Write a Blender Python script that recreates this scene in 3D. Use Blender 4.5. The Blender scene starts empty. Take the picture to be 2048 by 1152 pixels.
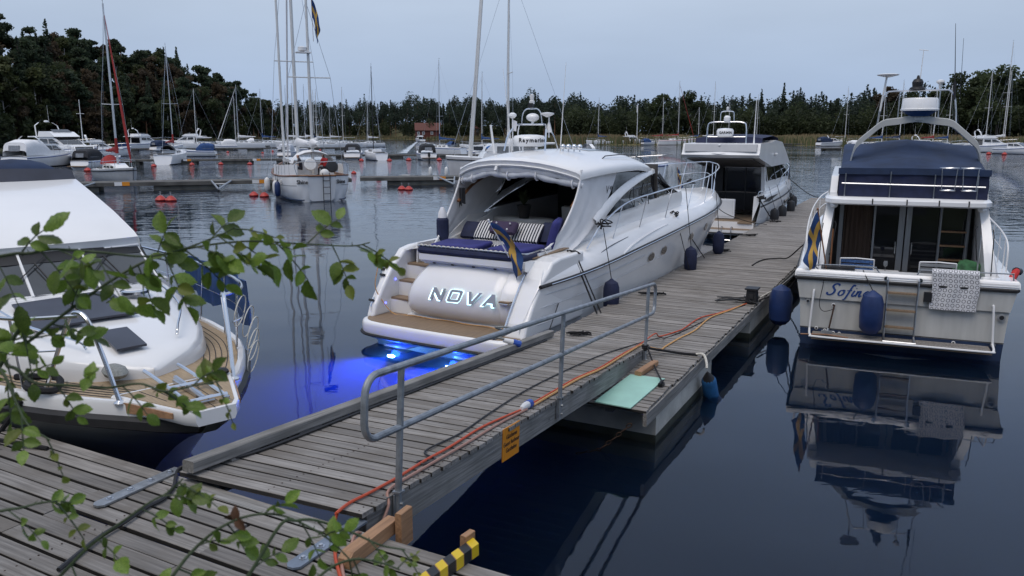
import bpy, bmesh, math, random
from math import sin, cos, pi, radians as R
from mathutils import Vector as V, Matrix, Euler
random.seed(7)
SC = bpy.context.scene
C = SC.collection
# ------------------------------------------------------------------ camera
cam = bpy.data.cameras.new('camera'); camo = bpy.data.objects.new('camera', cam); C.objects.link(camo)
cam.sensor_width = 36; cam.lens = 28.125; cam.clip_start = 0.05; cam.clip_end = 4000
camo.location = (0, 0, 3.7); camo.rotation_euler = (R(90 - 11.0), 0, 0)
SC.camera = camo
cam.dof.use_dof = True; cam.dof.focus_distance = 12.5; cam.dof.aperture_fstop = 11.0
# ------------------------------------------------------------------ sky
SUN_EL, SUN_AZ = 62, 215
w = bpy.data.worlds.new('World'); SC.world = w; w.use_nodes = True
nt = w.node_tree; bg = nt.nodes['Background']
sky = nt.nodes.new('ShaderNodeTexSky'); sky.sky_type = 'NISHITA'; sky.sun_disc = False
sky.sun_elevation = R(SUN_EL); sky.sun_rotation = R(SUN_AZ); sky.dust_density = 2.0; sky.air_density = 1.0
tc = nt.nodes.new('ShaderNodeTexCoord'); mp = nt.nodes.new('ShaderNodeMapping'); mp.inputs['Scale'].default_value = (1.2, 1.2, 5.0)
nz = nt.nodes.new('ShaderNodeTexNoise'); nz.inputs['Scale'].default_value = 2.2; nz.inputs['Detail'].default_value = 6
sp = nt.nodes.new('ShaderNodeSeparateXYZ'); cr = nt.nodes.new('ShaderNodeValToRGB'); el = cr.color_ramp.elements
el[0].position = 0; el[0].color = (3.45, 4.65, 6.95, 1); el[1].position = .15; el[1].color = (5.05, 6.0, 7.55, 1)
e2 = el.new(.32); e2.color = (4.3, 5.6, 8.3, 1)
e3 = el.new(.8); e3.color = (6.2, 7.0, 8.5, 1)
va_ = nt.nodes.new('ShaderNodeMapRange'); va_.inputs['From Min'].default_value = .25; va_.inputs['From Max'].default_value = .75; va_.inputs['To Min'].default_value = .93; va_.inputs['To Max'].default_value = 1.08
mu = nt.nodes.new('ShaderNodeMixRGB'); mu.blend_type = 'MULTIPLY'; mu.inputs['Fac'].default_value = 1
mx = nt.nodes.new('ShaderNodeMixRGB'); mx.inputs['Fac'].default_value = .9
nt.links.new(tc.outputs['Generated'], mp.inputs['Vector']); nt.links.new(mp.outputs['Vector'], nz.inputs['Vector']); nt.links.new(tc.outputs['Generated'], sp.inputs[0])
nt.links.new(sp.outputs['Z'], cr.inputs['Fac']); nt.links.new(nz.outputs['Fac'], va_.inputs['Value']); nt.links.new(cr.outputs['Color'], mu.inputs['Color1']); nt.links.new(va_.outputs[0], mu.inputs['Color2'])
nt.links.new(sky.outputs['Color'], mx.inputs['Color1']); nt.links.new(mu.outputs['Color'], mx.inputs['Color2']); nt.links.new(mx.outputs['Color'], bg.inputs['Color'])
bg.inputs['Strength'].default_value = .1
# ------------------------------------------------------------------ soft sun behind cloud
sl = bpy.data.lights.new('sun', 'SUN'); so = bpy.data.objects.new('sun', sl); C.objects.link(so)
sl.energy = 1.5; sl.angle = R(40); sl.color = (1, .90, .80)
so.rotation_euler = (R(90 - SUN_EL), 0, R(180 - SUN_AZ)); so.location = (-20, -30, 40)
# ------------------------------------------------------------------ exposure
SC.view_settings.view_transform = 'Standard'; SC.view_settings.look = 'None'
SC.view_settings.exposure = 0.0; SC.view_settings.gamma = 1; SC.view_settings.use_curve_mapping = False
SC.cycles.max_bounces = 7; SC.cycles.diffuse_bounces = 2; SC.cycles.glossy_bounces = 3; SC.cycles.transmission_bounces = 5
SC.cycles.volume_bounces = 1; SC.cycles.transparent_max_bounces = 6; SC.cycles.use_denoising = True
SC.cycles.caustics_refractive = True; SC.cycles.caustics_reflective = False; SC.cycles.sample_clamp_indirect = 4
# ================================================================== helpers
def lerp(a, b, t): return a + (b - a) * t
def ip(x, xs, ys):
    """smooth (cubic Hermite) interpolation"""
    n = len(xs)
    if x <= xs[0]: return ys[0]
    if x >= xs[-1]: return ys[-1]
    i = 0
    while x > xs[i + 1]: i += 1
    d = lambda k: (ys[min(k + 1, n - 1)] - ys[max(k - 1, 0)]) / (xs[min(k + 1, n - 1)] - xs[max(k - 1, 0)])
    h = xs[i + 1] - xs[i]; t = (x - xs[i]) / h
    return (2*t**3 - 3*t*t + 1) * ys[i] + (t**3 - 2*t*t + t) * h * d(i) + (-2*t**3 + 3*t*t) * ys[i+1] + (t**3 - t*t) * h * d(i+1)
def spl(pts, n):
    """Catmull-Rom through pts, n samples"""
    P = [V(p) for p in pts]; m = len(P) - 1; out = []
    for k in range(n):
        u = k / (n - 1) * m; i = min(int(u), m - 1); t = u - i
        p0 = P[i - 1] if i > 0 else 2 * P[0] - P[1]; p1 = P[i]; p2 = P[i + 1]; p3 = P[i + 2] if i + 2 <= m else 2 * P[m] - P[m - 1]
        out.append(.5 * ((2 * p1) + (p2 - p0) * t + (2*p0 - 5*p1 + 4*p2 - p3) * t*t + (3*p1 - p0 - 3*p2 + p3) * t**3))
    return out
class MB:
    def __init__(s): s.v = []; s.f = []; s.m = []
    def add(s, vs, fs, mi=0):
        b = len(s.v); s.v += [tuple(v) for v in vs]; s.f += [tuple(i + b for i in f) for f in fs]; s.m += [mi] * len(fs); return s
    def box(s, c, d, rot=(0, 0, 0), mi=0, top=1.0, ch=0):
        """box centre c, size d; top scales the upper face; ch chamfers the four long upper/lower edges"""
        M = Euler(rot).to_matrix(); x, y, z = d[0] / 2, d[1] / 2, d[2] / 2; c = V(c)
        if ch:
            r = [(-y, -z + ch), (-y + ch, -z), (y - ch, -z), (y, -z + ch), (y, z - ch), (y - ch, z), (-y + ch, z), (-y, z - ch)]
            vs = [c + M @ V((sx * x, a, b)) for sx in (-1, 1) for a, b in r]
            fs = [(i, (i + 1) % 8, 8 + (i + 1) % 8, 8 + i) for i in range(8)] + [tuple(range(7, -1, -1)), tuple(range(8, 16))]
            fs = [f[::-1] for f in fs]
            return s.add(vs, fs, mi)
        vs = [c + M @ V((sx * x * (top if sz > 0 else 1), sy * y * (top if sz > 0 else 1), sz * z)) for sz in (-1, 1) for sy in (-1, 1) for sx in (-1, 1)]
        return s.add(vs, [(0, 2, 3, 1), (4, 5, 7, 6), (0, 1, 5, 4), (2, 6, 7, 3), (0, 4, 6, 2), (1, 3, 7, 5)], mi)
    def tube(s, pts, r, n=6, mi=0, cap=True):
        P = [V(p) for p in pts]; m = len(P); rs = r if isinstance(r, (list, tuple)) else [r] * m
        T0 = (P[1] - P[0]).normalized(); a = V((0, 0, 1)) if abs(T0.z) < .9 else V((1, 0, 0)); N = T0.cross(a).normalized(); vs = []
        for i in range(m):
            T = (P[min(i + 1, m - 1)] - P[max(i - 1, 0)])
            T = T.normalized() if T.length > 1e-9 else T0
            N = (N - T * N.dot(T)); N = N.normalized() if N.length > 1e-6 else T.orthogonal().normalized(); B = T.cross(N)
            vs += [P[i] + (N * cos(2*pi*k/n) + B * sin(2*pi*k/n)) * rs[i] for k in range(n)]
        fs = [(i*n + k, i*n + (k+1) % n, (i+1)*n + (k+1) % n, (i+1)*n + k) for i in range(m-1) for k in range(n)]
        if cap: fs += [tuple(range(n-1, -1, -1)), tuple((m-1)*n + k for k in range(n))]
        return s.add(vs, fs, mi)
    def loft(s, rings, closed=True, cap0=True, cap1=True, mi=0, flip=False):
        n = len(rings[0]); vs = [p for r in rings for p in r]; kk = n if closed else n - 1
        fs = [(i*n + k, i*n + (k+1) % n, (i+1)*n + (k+1) % n, (i+1)*n + k) for i in range(len(rings)-1) for k in range(kk)]
        if cap0: fs.append(tuple(range(n-1, -1, -1)))
        if cap1: fs.append(tuple((len(rings)-1)*n + k for k in range(n)))
        if flip: fs = [f[::-1] for f in fs]
        return s.add(vs, fs, mi)
    def sheet(s, grid, t=0, mi=0, nrm=None):
        """grid of points; t thickens along -normal estimate (or nrm)"""
        if not t: return s.loft(grid, False, False, False, mi)
        n = len(grid[0]); m = len(grid); G = [[V(p) for p in r] for r in grid]; lo = []
        for i in range(m):
            r = []
            for k in range(n):
                a = G[min(i+1, m-1)][k] - G[max(i-1, 0)][k]; b = G[i][min(k+1, n-1)] - G[i][max(k-1, 0)]
                N = V(nrm) if nrm else a.cross(b).normalized()
                r.append(G[i][k] - N * t)
            lo.append(r)
        vs = [p for r in G for p in r] + [p for r in lo for p in r]; o = n * m
        fs = []
        for i in range(m-1):
            for k in range(n-1):
                q = (i*n+k, i*n+k+1, (i+1)*n+k+1, (i+1)*n+k); fs.append(q[::-1]); fs.append(tuple(o + j for j in q))
        for i in range(m-1):
            fs.append((i*n, (i+1)*n, o+(i+1)*n, o+i*n)[::-1]); fs.append((i*n+n-1, o+i*n+n-1, o+(i+1)*n+n-1, (i+1)*n+n-1)[::-1])
        for k in range(n-1):
            fs.append((k, o+k, o+k+1, k+1)[::-1]); b = (m-1)*n; fs.append((b+k, b+k+1, o+b+k+1, o+b+k)[::-1])
        return s.add(vs, fs, mi)
    def prism(s, poly, vec, mi=0):
        n = len(poly); vec = V(vec); P = [V(p) for p in poly]
        vs = P + [p + vec for p in P]
        return s.add(vs, [tuple(range(n-1, -1, -1)), tuple(range(n, 2*n))] + [(i, (i+1) % n, n+(i+1) % n, n+i) for i in range(n)], mi)
    def lathe(s, prof, c=(0, 0, 0), n=12, mi=0, M=None):
        M = M or Matrix.Identity(3); c = V(c)
        rings = [[c + M @ V((r*cos(2*pi*k/n), r*sin(2*pi*k/n), z)) for k in range(n)] for r, z in prof]
        return s.loft(rings, True, prof[0][0] > 1e-4, prof[-1][0] > 1e-4, mi)
    def ell(s, c, r, nu=12, nv=8, mi=0, M=None):
        M = M or Matrix.Identity(3); c = V(c)
        rings = [[c + M @ V((r[0]*sin(pi*j/nv)*cos(2*pi*k/nu), r[1]*sin(pi*j/nv)*sin(2*pi*k/nu), -r[2]*cos(pi*j/nv))) for k in range(nu)] for j in range(nv+1)]
        return s.loft(rings, True, False, False, mi)
    def ob(s, name, mats, parent=None, sm=35, loc=None, rot=None, **kw):
        me = bpy.data.meshes.new(name); me.from_pydata(s.v, [], s.f); me.validate()
        for m in (mats if isinstance(mats, (list, tuple)) else [mats]): me.materials.append(M_[m] if isinstance(m, str) else m)
        if max(s.m, default=0) > 0: me.polygons.foreach_set('material_index', s.m[:len(me.polygons)])
        if sm:
            me.shade_smooth(); me.set_sharp_from_angle(angle=R(sm))
        if getattr(s, 'n', None): me.shade_smooth(); me.normals_split_custom_set_from_vertices(s.n)
        me.update()
        return link(name, me, parent, loc, rot, **kw)
def link(name, data, parent=None, loc=None, rot=None, **kw):
    o = bpy.data.objects.new(name, data); C.objects.link(o)
    if parent: o.parent = parent
    if loc is not None: o.location = loc
    if rot is not None: o.rotation_euler = rot
    for k, v in kw.items(): o[k] = v
    return o
def thing(name, label, cat, loc=(0, 0, 0), rz=0, group=None):
    o = bpy.data.objects.new(name, None); C.objects.link(o); o.empty_display_size = .2
    o.location = loc; o.rotation_euler = (0, 0, rz); o['label'] = label; o['category'] = cat
    if group: o['group'] = group
    return o
def az(d): return R(90 - d)           # compass heading -> rotation about z for a thing that points along local +x
def tag(o, label, cat, group=None):
    o['label'] = label; o['category'] = cat
    if group: o['group'] = group
    return o
def struct(o): o['kind'] = 'structure'; return o
def stuff(o, label=None, cat=None):
    o['kind'] = 'stuff'
    if label: o['label'] = label
    if cat: o['category'] = cat
    return o
# ------------------------------------------------------------------ materials
M_ = {}
def mat(name, col, rough=.5, metal=0, var=.0, vs=3.0, stretch=(1, 1, 1), bump=0, bs=None, rnd=0, col2=None, coat=0, emit=None, es=0, spec=.5, trans=0, det=5, coord='Object'):
    m = bpy.data.materials.new(name); M_[name] = m; m.use_nodes = True; n = m.node_tree; b = n.nodes['Principled BSDF']; L = n.links.new
    b.inputs['Base Color'].default_value = (*col, 1); b.inputs['Roughness'].default_value = rough; b.inputs['Metallic'].default_value = metal
    b.inputs['Coat Weight'].default_value = coat; b.inputs['Specular IOR Level'].default_value = spec; b.inputs['Transmission Weight'].default_value = trans
    if emit: b.inputs['Emission Color'].default_value = (*emit, 1); b.inputs['Emission Strength'].default_value = es
    if var or bump:
        t = n.nodes.new('ShaderNodeTexCoord'); mpn = n.nodes.new('ShaderNodeMapping'); mpn.inputs['Scale'].default_value = stretch
        L(t.outputs[coord], mpn.inputs['Vector']); vec = mpn.outputs['Vector']
        if rnd:
            oi = n.nodes.new('ShaderNodeObjectInfo'); ad = n.nodes.new('ShaderNodeVectorMath'); ad.operation = 'ADD'
            ml = n.nodes.new('ShaderNodeMath'); ml.operation = 'MULTIPLY'; ml.inputs[1].default_value = 57.3
            L(oi.outputs['Random'], ml.inputs[0]); L(vec, ad.inputs[0]); L(ml.outputs[0], ad.inputs[1]); vec = ad.outputs[0]
        tx = n.nodes.new('ShaderNodeTexNoise'); tx.inputs['Scale'].default_value = vs; tx.inputs['Detail'].default_value = det; L(vec, tx.inputs['Vector'])
        if var:
            rp = n.nodes.new('ShaderNodeValToRGB'); c2 = col2 or tuple(min(1, c * (1 + var)) for c in col); c1 = tuple(c * (1 - var) for c in col)
            rp.color_ramp.elements[0].position = .3; rp.color_ramp.elements[1].position = .7
            rp.color_ramp.elements[0].color = (*c1, 1); rp.color_ramp.elements[1].color = (*c2, 1); L(tx.outputs['Fac'], rp.inputs['Fac']); out = rp.outputs['Color']
            if rnd:
                hs = n.nodes.new('ShaderNodeHueSaturation'); mr = n.nodes.new('ShaderNodeMapRange'); mr.inputs['To Min'].default_value = 1 - rnd; mr.inputs['To Max'].default_value = 1 + rnd
                L(oi.outputs['Random'], mr.inputs['Value']); L(mr.outputs[0], hs.inputs['Value']); L(out, hs.inputs['Color']); out = hs.outputs['Color']
            L(out, b.inputs['Base Color'])
        if bump:
            bp = n.nodes.new('ShaderNodeBump'); bp.inputs['Strength'].default_value = bump; bp.inputs['Distance'].default_value = .02
            src = tx
            if bs:
                src = n.nodes.new('ShaderNodeTexNoise'); src.inputs['Scale'].default_value = bs; src.inputs['Detail'].default_value = 3; L(vec, src.inputs['Vector'])
            L(src.outputs['Fac'], bp.inputs['Height']); L(bp.outputs['Normal'], b.inputs['Normal'])
    return m
mat('gel', (.82, .82, .82), .2, var=.045, vs=1.1, col2=(.85, .85, .85), stretch=(1, 1, .5), coat=.3)
mat('gel2', (.74, .74, .74), .3, var=.05, vs=1.1)
mat('gel_old', (.48, .48, .46), .42, var=.13, vs=2.2, stretch=(1, 3, .5), col2=(.52, .52, .50))  # aged gelcoat, with the shade on the stern put into its colour
mat('cream', (.66, .63, .58), .5, var=.05, vs=4)
mat('canvas', (.74, .74, .75), .8, var=.04, vs=5, bump=.12, bs=6)
mat('canvas_grey', (.56, .58, .62), .8, var=.12, vs=6, bump=.3, bs=14)
mat('navy', (.012, .018, .055), .8, var=.25, vs=7, bump=.2, bs=12)
mat('navy_canvas', (.014, .030, .075), .85, var=.3, vs=2.5, bump=.2, bs=9)
mat('blue_canvas', (.018, .06, .18), .8, var=.25, vs=4, bump=.2, bs=9)
mat('blue_cush', (.028, .03, .16), .8, var=.2, vs=5, bump=.2, bs=14)
mat('purple_cush', (.045, .03, .07), .85, var=.2, vs=8, bump=.2, bs=14)
mat('black', (.012, .012, .014), .5, var=.2, vs=8)
mat('black_canvas', (.02, .021, .026), .8, var=.3, vs=5)
mat('rubber', (.018, .018, .02), .6, var=.2, vs=9)
mat('rope_black', (.012, .012, .014), .9, var=.3, vs=60)
mat('rope_white', (.6, .58, .52), .9, var=.2, vs=60)
mat('rope_grey', (.25, .26, .25), .9, var=.3, vs=60)
mat('chrome', (.72, .73, .75), .16, 1)
mat('steel', (.55, .56, .58), .28, 1, var=.06, vs=6)
mat('galv', (.33, .35, .37), .5, .75, var=.22, vs=14, bump=.15, bs=60)
mat('galv_paint', (.22, .26, .32), .5, .4, var=.2, vs=9, bump=.1)
mat('alu', (.55, .56, .57), .4, .8, var=.05, vs=5)
mat('mast_paint', (.62, .62, .61), .4, .1, var=.05, vs=3)
mat('glass_dark', (.012, .013, .016), .06, coat=.6, var=.3, vs=2)
mat('glass_soft', (.16, .17, .18), .15, var=.3, vs=3)
mat('vinyl', (.22, .23, .25), .12, var=.25, vs=5)
mat('teak', (.22, .155, .10), .65, var=.22, vs=3, stretch=(1.5, 30, 30), bump=.15)
mat('teak_pale', (.36, .27, .17), .65, var=.2, vs=3, stretch=(1.5, 30, 30), bump=.15)
mat('wood_trim', (.20, .085, .035), .4, var=.25, vs=4, stretch=(2, 20, 20))
mat('new_wood', (.36, .20, .105), .6, var=.25, vs=3, stretch=(1.2, 14, 14), bump=.2)
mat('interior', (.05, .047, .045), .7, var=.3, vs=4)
mat('yellow', (.62, .34, .05), .7, var=.1, vs=12)
mat('flag_blue', (.010, .045, .15), .8, var=.2, vs=10)
mat('flag_yellow', (.50, .30, .06), .8, var=.15, vs=10)
mat('flag_white', (.7, .7, .72), .8)
mat('red', (.50, .018, .014), .6, var=.15, vs=4)
mat('red_canvas', (.26, .02, .018), .8, var=.25, vs=4, bump=.2)
mat('buoy_red', (.40, .035, .026), .45, var=.18, vs=3)
mat('fender_blue', (.012, .03, .11), .42, var=.2, vs=5)
mat('fender_white', (.66, .66, .65), .45, var=.08, vs=6)
mat('antifoul', (.012, .03, .08), .7, var=.2, vs=6)
mat('antifoul_red', (.16, .02, .015), .7, var=.2, vs=6)
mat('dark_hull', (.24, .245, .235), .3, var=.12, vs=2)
mat('grey_hull', (.33, .35, .37), .4, var=.08, vs=2)
mat('mint', (.36, .62, .52), .45, var=.06, vs=5, bump=.1)
mat('blue_foam', (.012, .10, .26), .75, var=.2, vs=8, bump=.2)
mat('orange_cable', (.52, .075, .025), .55); mat('yellow_cable', (.62, .34, .12), .5); mat('pink_cable', (.40, .22, .17), .55)
mat('cable_black', (.02, .02, .022), .55); mat('plug_blue', (.03, .09, .42), .4); mat('plug_white', (.72, .72, .72), .4)
mat('sign_orange', (.72, .26, .015), .5, var=.06, vs=4); mat('ink', (.02, .02, .022), .6)
mat('ink_blue', (.015, .055, .22), .4); mat('paint_white', (.75, .75, .75), .5)
mat('tape_yellow', (.72, .5, .02), .45); mat('tape_black', (.02, .02, .02), .45)
mat('skin', (.42, .24, .17), .55); mat('shirt_blue', (.02, .13, .40), .85, var=.2, vs=9); mat('shorts', (.10, .11, .13), .85, var=.2, vs=9)
mat('shirt_dark', (.03, .03, .04), .85); mat('hair', (.05, .03, .02), .8); mat('shirt_red', (.4, .02, .02), .85, var=.2, vs=9)
mat('letter_steel', (.50, .53, .56), .35, .4)
mat('letter_glow', (.6, .9, 1), .4, emit=(.60, .92, 1.0), es=1.9)
mat('green_cloth', (.035, .12, .05), .9, var=.5, vs=9, bump=.3); mat('plaid', (.05, .11, .26), .9, var=.4, vs=40)
# ================================================================== water, ground and far shore
AZP = R(27.431)
def fpa(p, a, z=0): return V((p*cos(AZP) + a*sin(AZP), -p*sin(AZP) + a*cos(AZP), z))   # pier frame (p across, a along) -> world
def polar(d, azd, z=0): return V((d*sin(R(azd)), d*cos(R(azd)), z))
m = bpy.data.materials.new('sea_water'); M_['sea_water'] = m; m.use_nodes = True; n = m.node_tree; L = n.links.new
b = n.nodes['Principled BSDF']; b.inputs['Base Color'].default_value = (.93, .97, 1, 1); b.inputs['Transmission Weight'].default_value = 1
b.inputs['IOR'].default_value = 1.333; b.inputs['Roughness'].default_value = .015
g = n.nodes.new('ShaderNodeNewGeometry'); sx = n.nodes.new('ShaderNodeSeparateXYZ'); L(g.outputs['Position'], sx.inputs[0])
def noise(scale, st, det, dist=0):
    q = n.nodes.new('ShaderNodeMapping'); q.inputs['Scale'].default_value = st; L(g.outputs['Position'], q.inputs['Vector'])
    t = n.nodes.new('ShaderNodeTexNoise'); t.inputs['Scale'].default_value = scale; t.inputs['Detail'].default_value = det; t.inputs['Distortion'].default_value = dist; L(q.outputs[0], t.inputs['Vector']); return t.outputs['Fac']
def maths(op, a, c, clamp=False):
    q = n.nodes.new('ShaderNodeMath'); q.operation = op; q.use_clamp = clamp
    for i, x in enumerate((a, c)):
        if isinstance(x, (int, float)): q.inputs[i].default_value = x
        else: L(x, q.inputs[i])
    return q.outputs[0]
mr = n.nodes.new('ShaderNodeMapRange'); mr.inputs['From Min'].default_value = 22; mr.inputs['From Max'].default_value = 55; mr.inputs['To Min'].default_value = .03; mr.inputs['To Max'].default_value = 1.0
L(sx.outputs['Y'], mr.inputs['Value'])
patch = maths('SUBTRACT', maths('MULTIPLY', noise(.035, (1, 1.6, 1), 2), 2.6), .75, True)      # gusts: ruffled and calm areas
amp = maths('MULTIPLY', mr.outputs[0], maths('ADD', maths('MULTIPLY', patch, .75), .25))
fine = maths('MULTIPLY', maths('MULTIPLY', noise(1.15, (.7, 1.6, 1), 3, .4), amp), .085)
swell = maths('MULTIPLY', noise(.42, (.9, 1.2, 1), 1), .014)
chop = maths('MULTIPLY', noise(2.1, (.55, 1.3, 1), 2), .0013)
h = maths('ADD', maths('ADD', fine, swell), chop)
bp = n.nodes.new('ShaderNodeBump'); bp.inputs['Strength'].default_value = 1; bp.inputs['Distance'].default_value = 1.0; L(h, bp.inputs['Height']); L(bp.outputs['Normal'], b.inputs['Normal'])
va = n.nodes.new('ShaderNodeVolumeAbsorption'); va.inputs['Color'].default_value = (.06, .30, .66, 1); va.inputs['Density'].default_value = .9
vs_ = n.nodes.new('ShaderNodeVolumeScatter'); vs_.inputs['Color'].default_value = (.28, .54, .9, 1); vs_.inputs['Density'].default_value = .3; vs_.inputs['Anisotropy'].default_value = .3
ad = n.nodes.new('ShaderNodeAddShader'); L(va.outputs[0], ad.inputs[0]); L(vs_.outputs[0], ad.inputs[1]); L(ad.outputs[0], n.nodes['Material Output'].inputs['Volume'])
q = MB(); q.box((0, 480, -2), (1900, 1040, 4)); struct(q.ob('water', 'sea_water', sm=0))
mat('mud', (.03, .034, .028), .9, var=.3, vs=.5)
q = MB(); q.box((0, 480, -3.9), (1890, 1030, .1)); struct(q.ob('seabed', 'mud', sm=0))
# ground the photographer stands on: bank that falls away under the landing stage
mat('soil', (.09, .10, .05), .95, var=.4, vs=.9, bump=.6, bs=6)
q = MB(); grid = []
for a, z in ((-60, 3.4), (-12, 2.4), (-2, 2.12), (.3, 2.05), (1.2, 1.0), (2.4, -.6), (3.0, -4.2)):
    grid.append([fpa(p, a, z + (.12*sin(p*.9 + a) if a < .5 else .1*sin(p*1.7))) for p in range(-90, 91, 3)])
q.sheet(grid); struct(q.ob('shore_ground', 'soil'))
# far shore and hills: shoreline distance and rise by bearing
AZS = [-60, -45, -33, -28.8, -25, -21, -17.5, -14.6, -9, -4.5, -1, 2.7, 9.6, 16.3, 22.6, 28, 34, 46, 60]
SHD = [180, 190, 196, 226, 240, 256, 320, 470, 465, 412, 420, 268, 250, 254, 240, 214, 190, 170, 160]
RISE = [14, 15, 16, 16, 15, 12, 4.5, 7, 8, 8, 7, 3.5, 3, 3, 3, 4, 7, 8, 8]
def shore(a): return ip(a, AZS, SHD)
def hill(d, a):
    s = d - shore(a)
    if s < 0: return max(-4.2, s * .25)
    r = ip(a, AZS, RISE); flat = 45 if a > 1.5 else 4
    e = .25 + min(s, flat) * .012
    if s > flat:
        t = min(1, (s - flat) / (75 if a > -16 else 48)); e += r * t * t * (3 - 2*t)
    return e + .5*sin(d*.09 + a*1.3)*min(1, s/60)
mat('grass_land', (.055, .07, .03), .95, var=.45, vs=.06, col2=(.16, .14, .06), bump=.4, bs=1.2, det=8)
q = MB(); grid = []
for k in range(0, 121):
    a = -60 + k; D = shore(a)
    grid.append([polar(D + s, a, hill(D + s, a)) for s in (-22, -8, -3, 0, 1.5, 4, 9, 18, 30, 45, 60, 75, 95, 120, 200, 420, 900)])
q.sheet(grid); struct(q.ob('far_shore_land', 'grass_land'))
# ------------------------------------------------------------------ trees
mat('bark', (.075, .06, .05), .9, var=.4, vs=2, stretch=(4, 4, .6)); mat('bark_pine', (.17, .085, .045), .9, var=.4, vs=2, stretch=(3, 3, .7)); mat('bark_birch', (.42, .40, .37), .8, var=.45, vs=3, stretch=(2, 2, 6))
def translucent(m, f=.5):   # thin leaves pass part of the light
    n = m.node_tree; L = n.links.new; b = n.nodes['Principled BSDF']; tr = n.nodes.new('ShaderNodeBsdfTranslucent'); mxs = n.nodes.new('ShaderNodeMixShader'); mxs.inputs[0].default_value = f
    L(b.inputs['Base Color'].links[0].from_socket, tr.inputs['Color']); L(b.outputs[0], mxs.inputs[1]); L(tr.outputs[0], mxs.inputs[2]); L(mxs.outputs[0], n.nodes['Material Output'].inputs['Surface']); return m
def leafmat(name, col, col2, vs=.35):
    m = mat(name, col, .75, var=.45, vs=vs, col2=col2, rnd=.22, det=6); return translucent(m)
leafmat('leaf_pine', (.040, .062, .034), (.070, .098, .050)); leafmat('leaf_spruce', (.032, .052, .032), (.058, .084, .048))
leafmat('leaf_birch', (.060, .078, .030), (.115, .130, .048)); leafmat('leaf_rust', (.085, .062, .038), (.130, .095, .056)); leafmat('leaf_oak', (.042, .064, .028), (.082, .104, .042))
def leaf(q, c, s, rng, up=.5, nrm=None):
    if nrm is not None:
        if not hasattr(q, 'n'): q.n = []
        q.n += [tuple(nrm)]*4
    n1 = V((rng.gauss(0, 1), rng.gauss(0, 1), rng.gauss(0, 1) + up)).normalized(); a = n1.orthogonal().normalized(); bb = n1.cross(a); t = rng.random()*6.28
    u = (a*cos(t) + bb*sin(t))*s; w_ = (bb*cos(t) - a*sin(t))*s*.62
    q.add([c - u, c + w_*.9 - u*.1, c + u, c - w_ + u*.15], [(0, 1, 2, 3)])
def crown(kind, h, rng, nl, ls):
    q = MB(); cl = []
    if kind == 'pine':
        for i in range(15):
            t = rng.random(); z = h*(.50 + .46*t); r = h*.17*(1.15 - .75*t*t)*rng.uniform(.25, 1); an = rng.random()*6.28
            cl.append((V((r*cos(an), r*sin(an), z)), V((h*.085, h*.085, h*.05))*rng.uniform(.8, 1.35)))
        cl.append((V((0, 0, h*.95)), V((h*.07, h*.07, h*.045))))
    elif kind == 'spruce':
        for i in range(26):
            t = i/25; z = h*(.10 + .88*t); r = h*.15*(1 - t)**.9 + .1; an = i*2.4
            for s in (0, 2.1, 4.2): cl.append((V((r*.6*cos(an+s), r*.6*sin(an+s), z - r*.12)), V((r*.62, r*.62, h*.022 + .12))))
    else:
        wd = {'birch': .17, 'rust': .2, 'oak': .30}[kind]; lo = {'birch': .20, 'rust': .18, 'oak': .16}[kind]
        for i in range(24):
            t = rng.random()**.85; z = h*(lo + (.96-lo)*t); r = h*wd*math.sqrt(max(.05, 1 - (2*t - .85)**2 * .8))*rng.uniform(.3, 1); an = rng.random()*6.28
            cl.append((V((r*cos(an), r*sin(an), z)), V((h*wd*.42, h*wd*.42, h*wd*.30))*rng.uniform(.6, 1.25)))
    tot = sum(r.x*r.y for c, r in cl)
    for c, r in cl:
        for k in range(max(3, int(nl*r.x*r.y/tot))):
            d = V((rng.gauss(0, 1), rng.gauss(0, 1), rng.gauss(0, 1))).normalized()*rng.uniform(.35, 1.05)
            pp = c + V((d.x*r.x, d.y*r.y, d.z*r.z)); leaf(q, pp, ls*rng.uniform(.6, 1.3), rng)
    return q, cl
def trunk(kind, h, rng, cl):
    q = MB(); th = h*{'pine': .93, 'spruce': .96, 'birch': .85, 'rust': .8, 'oak': .6}[kind]; bx, by = rng.uniform(-.4, .4), rng.uniform(-.4, .4)
    r0 = h*{'pine': .016, 'spruce': .015, 'birch': .012, 'rust': .013, 'oak': .024}[kind]
    q.tube([(bx*sin(t*2.5), by*sin(t*3.1), th*t - .4*(t == 0)) for t in (0, .12, .3, .5, .7, .85, 1)], [r0*1.4, r0, r0*.9, r0*.75, r0*.55, r0*.35, r0*.12], 6)
    for c, r in cl[:: max(1, len(cl)//10)]:
        z0 = c.z - h*.09
        if 0 < z0 < th: t = z0/th; q.tube([(bx*sin(t*2.5), by*sin(t*3.1), z0), (c.x*.5, c.y*.5, c.z - h*.03), tuple(c)], [r0*.35, r0*.25, r0*.08], 4)
    return q
PROTO = {}
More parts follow.
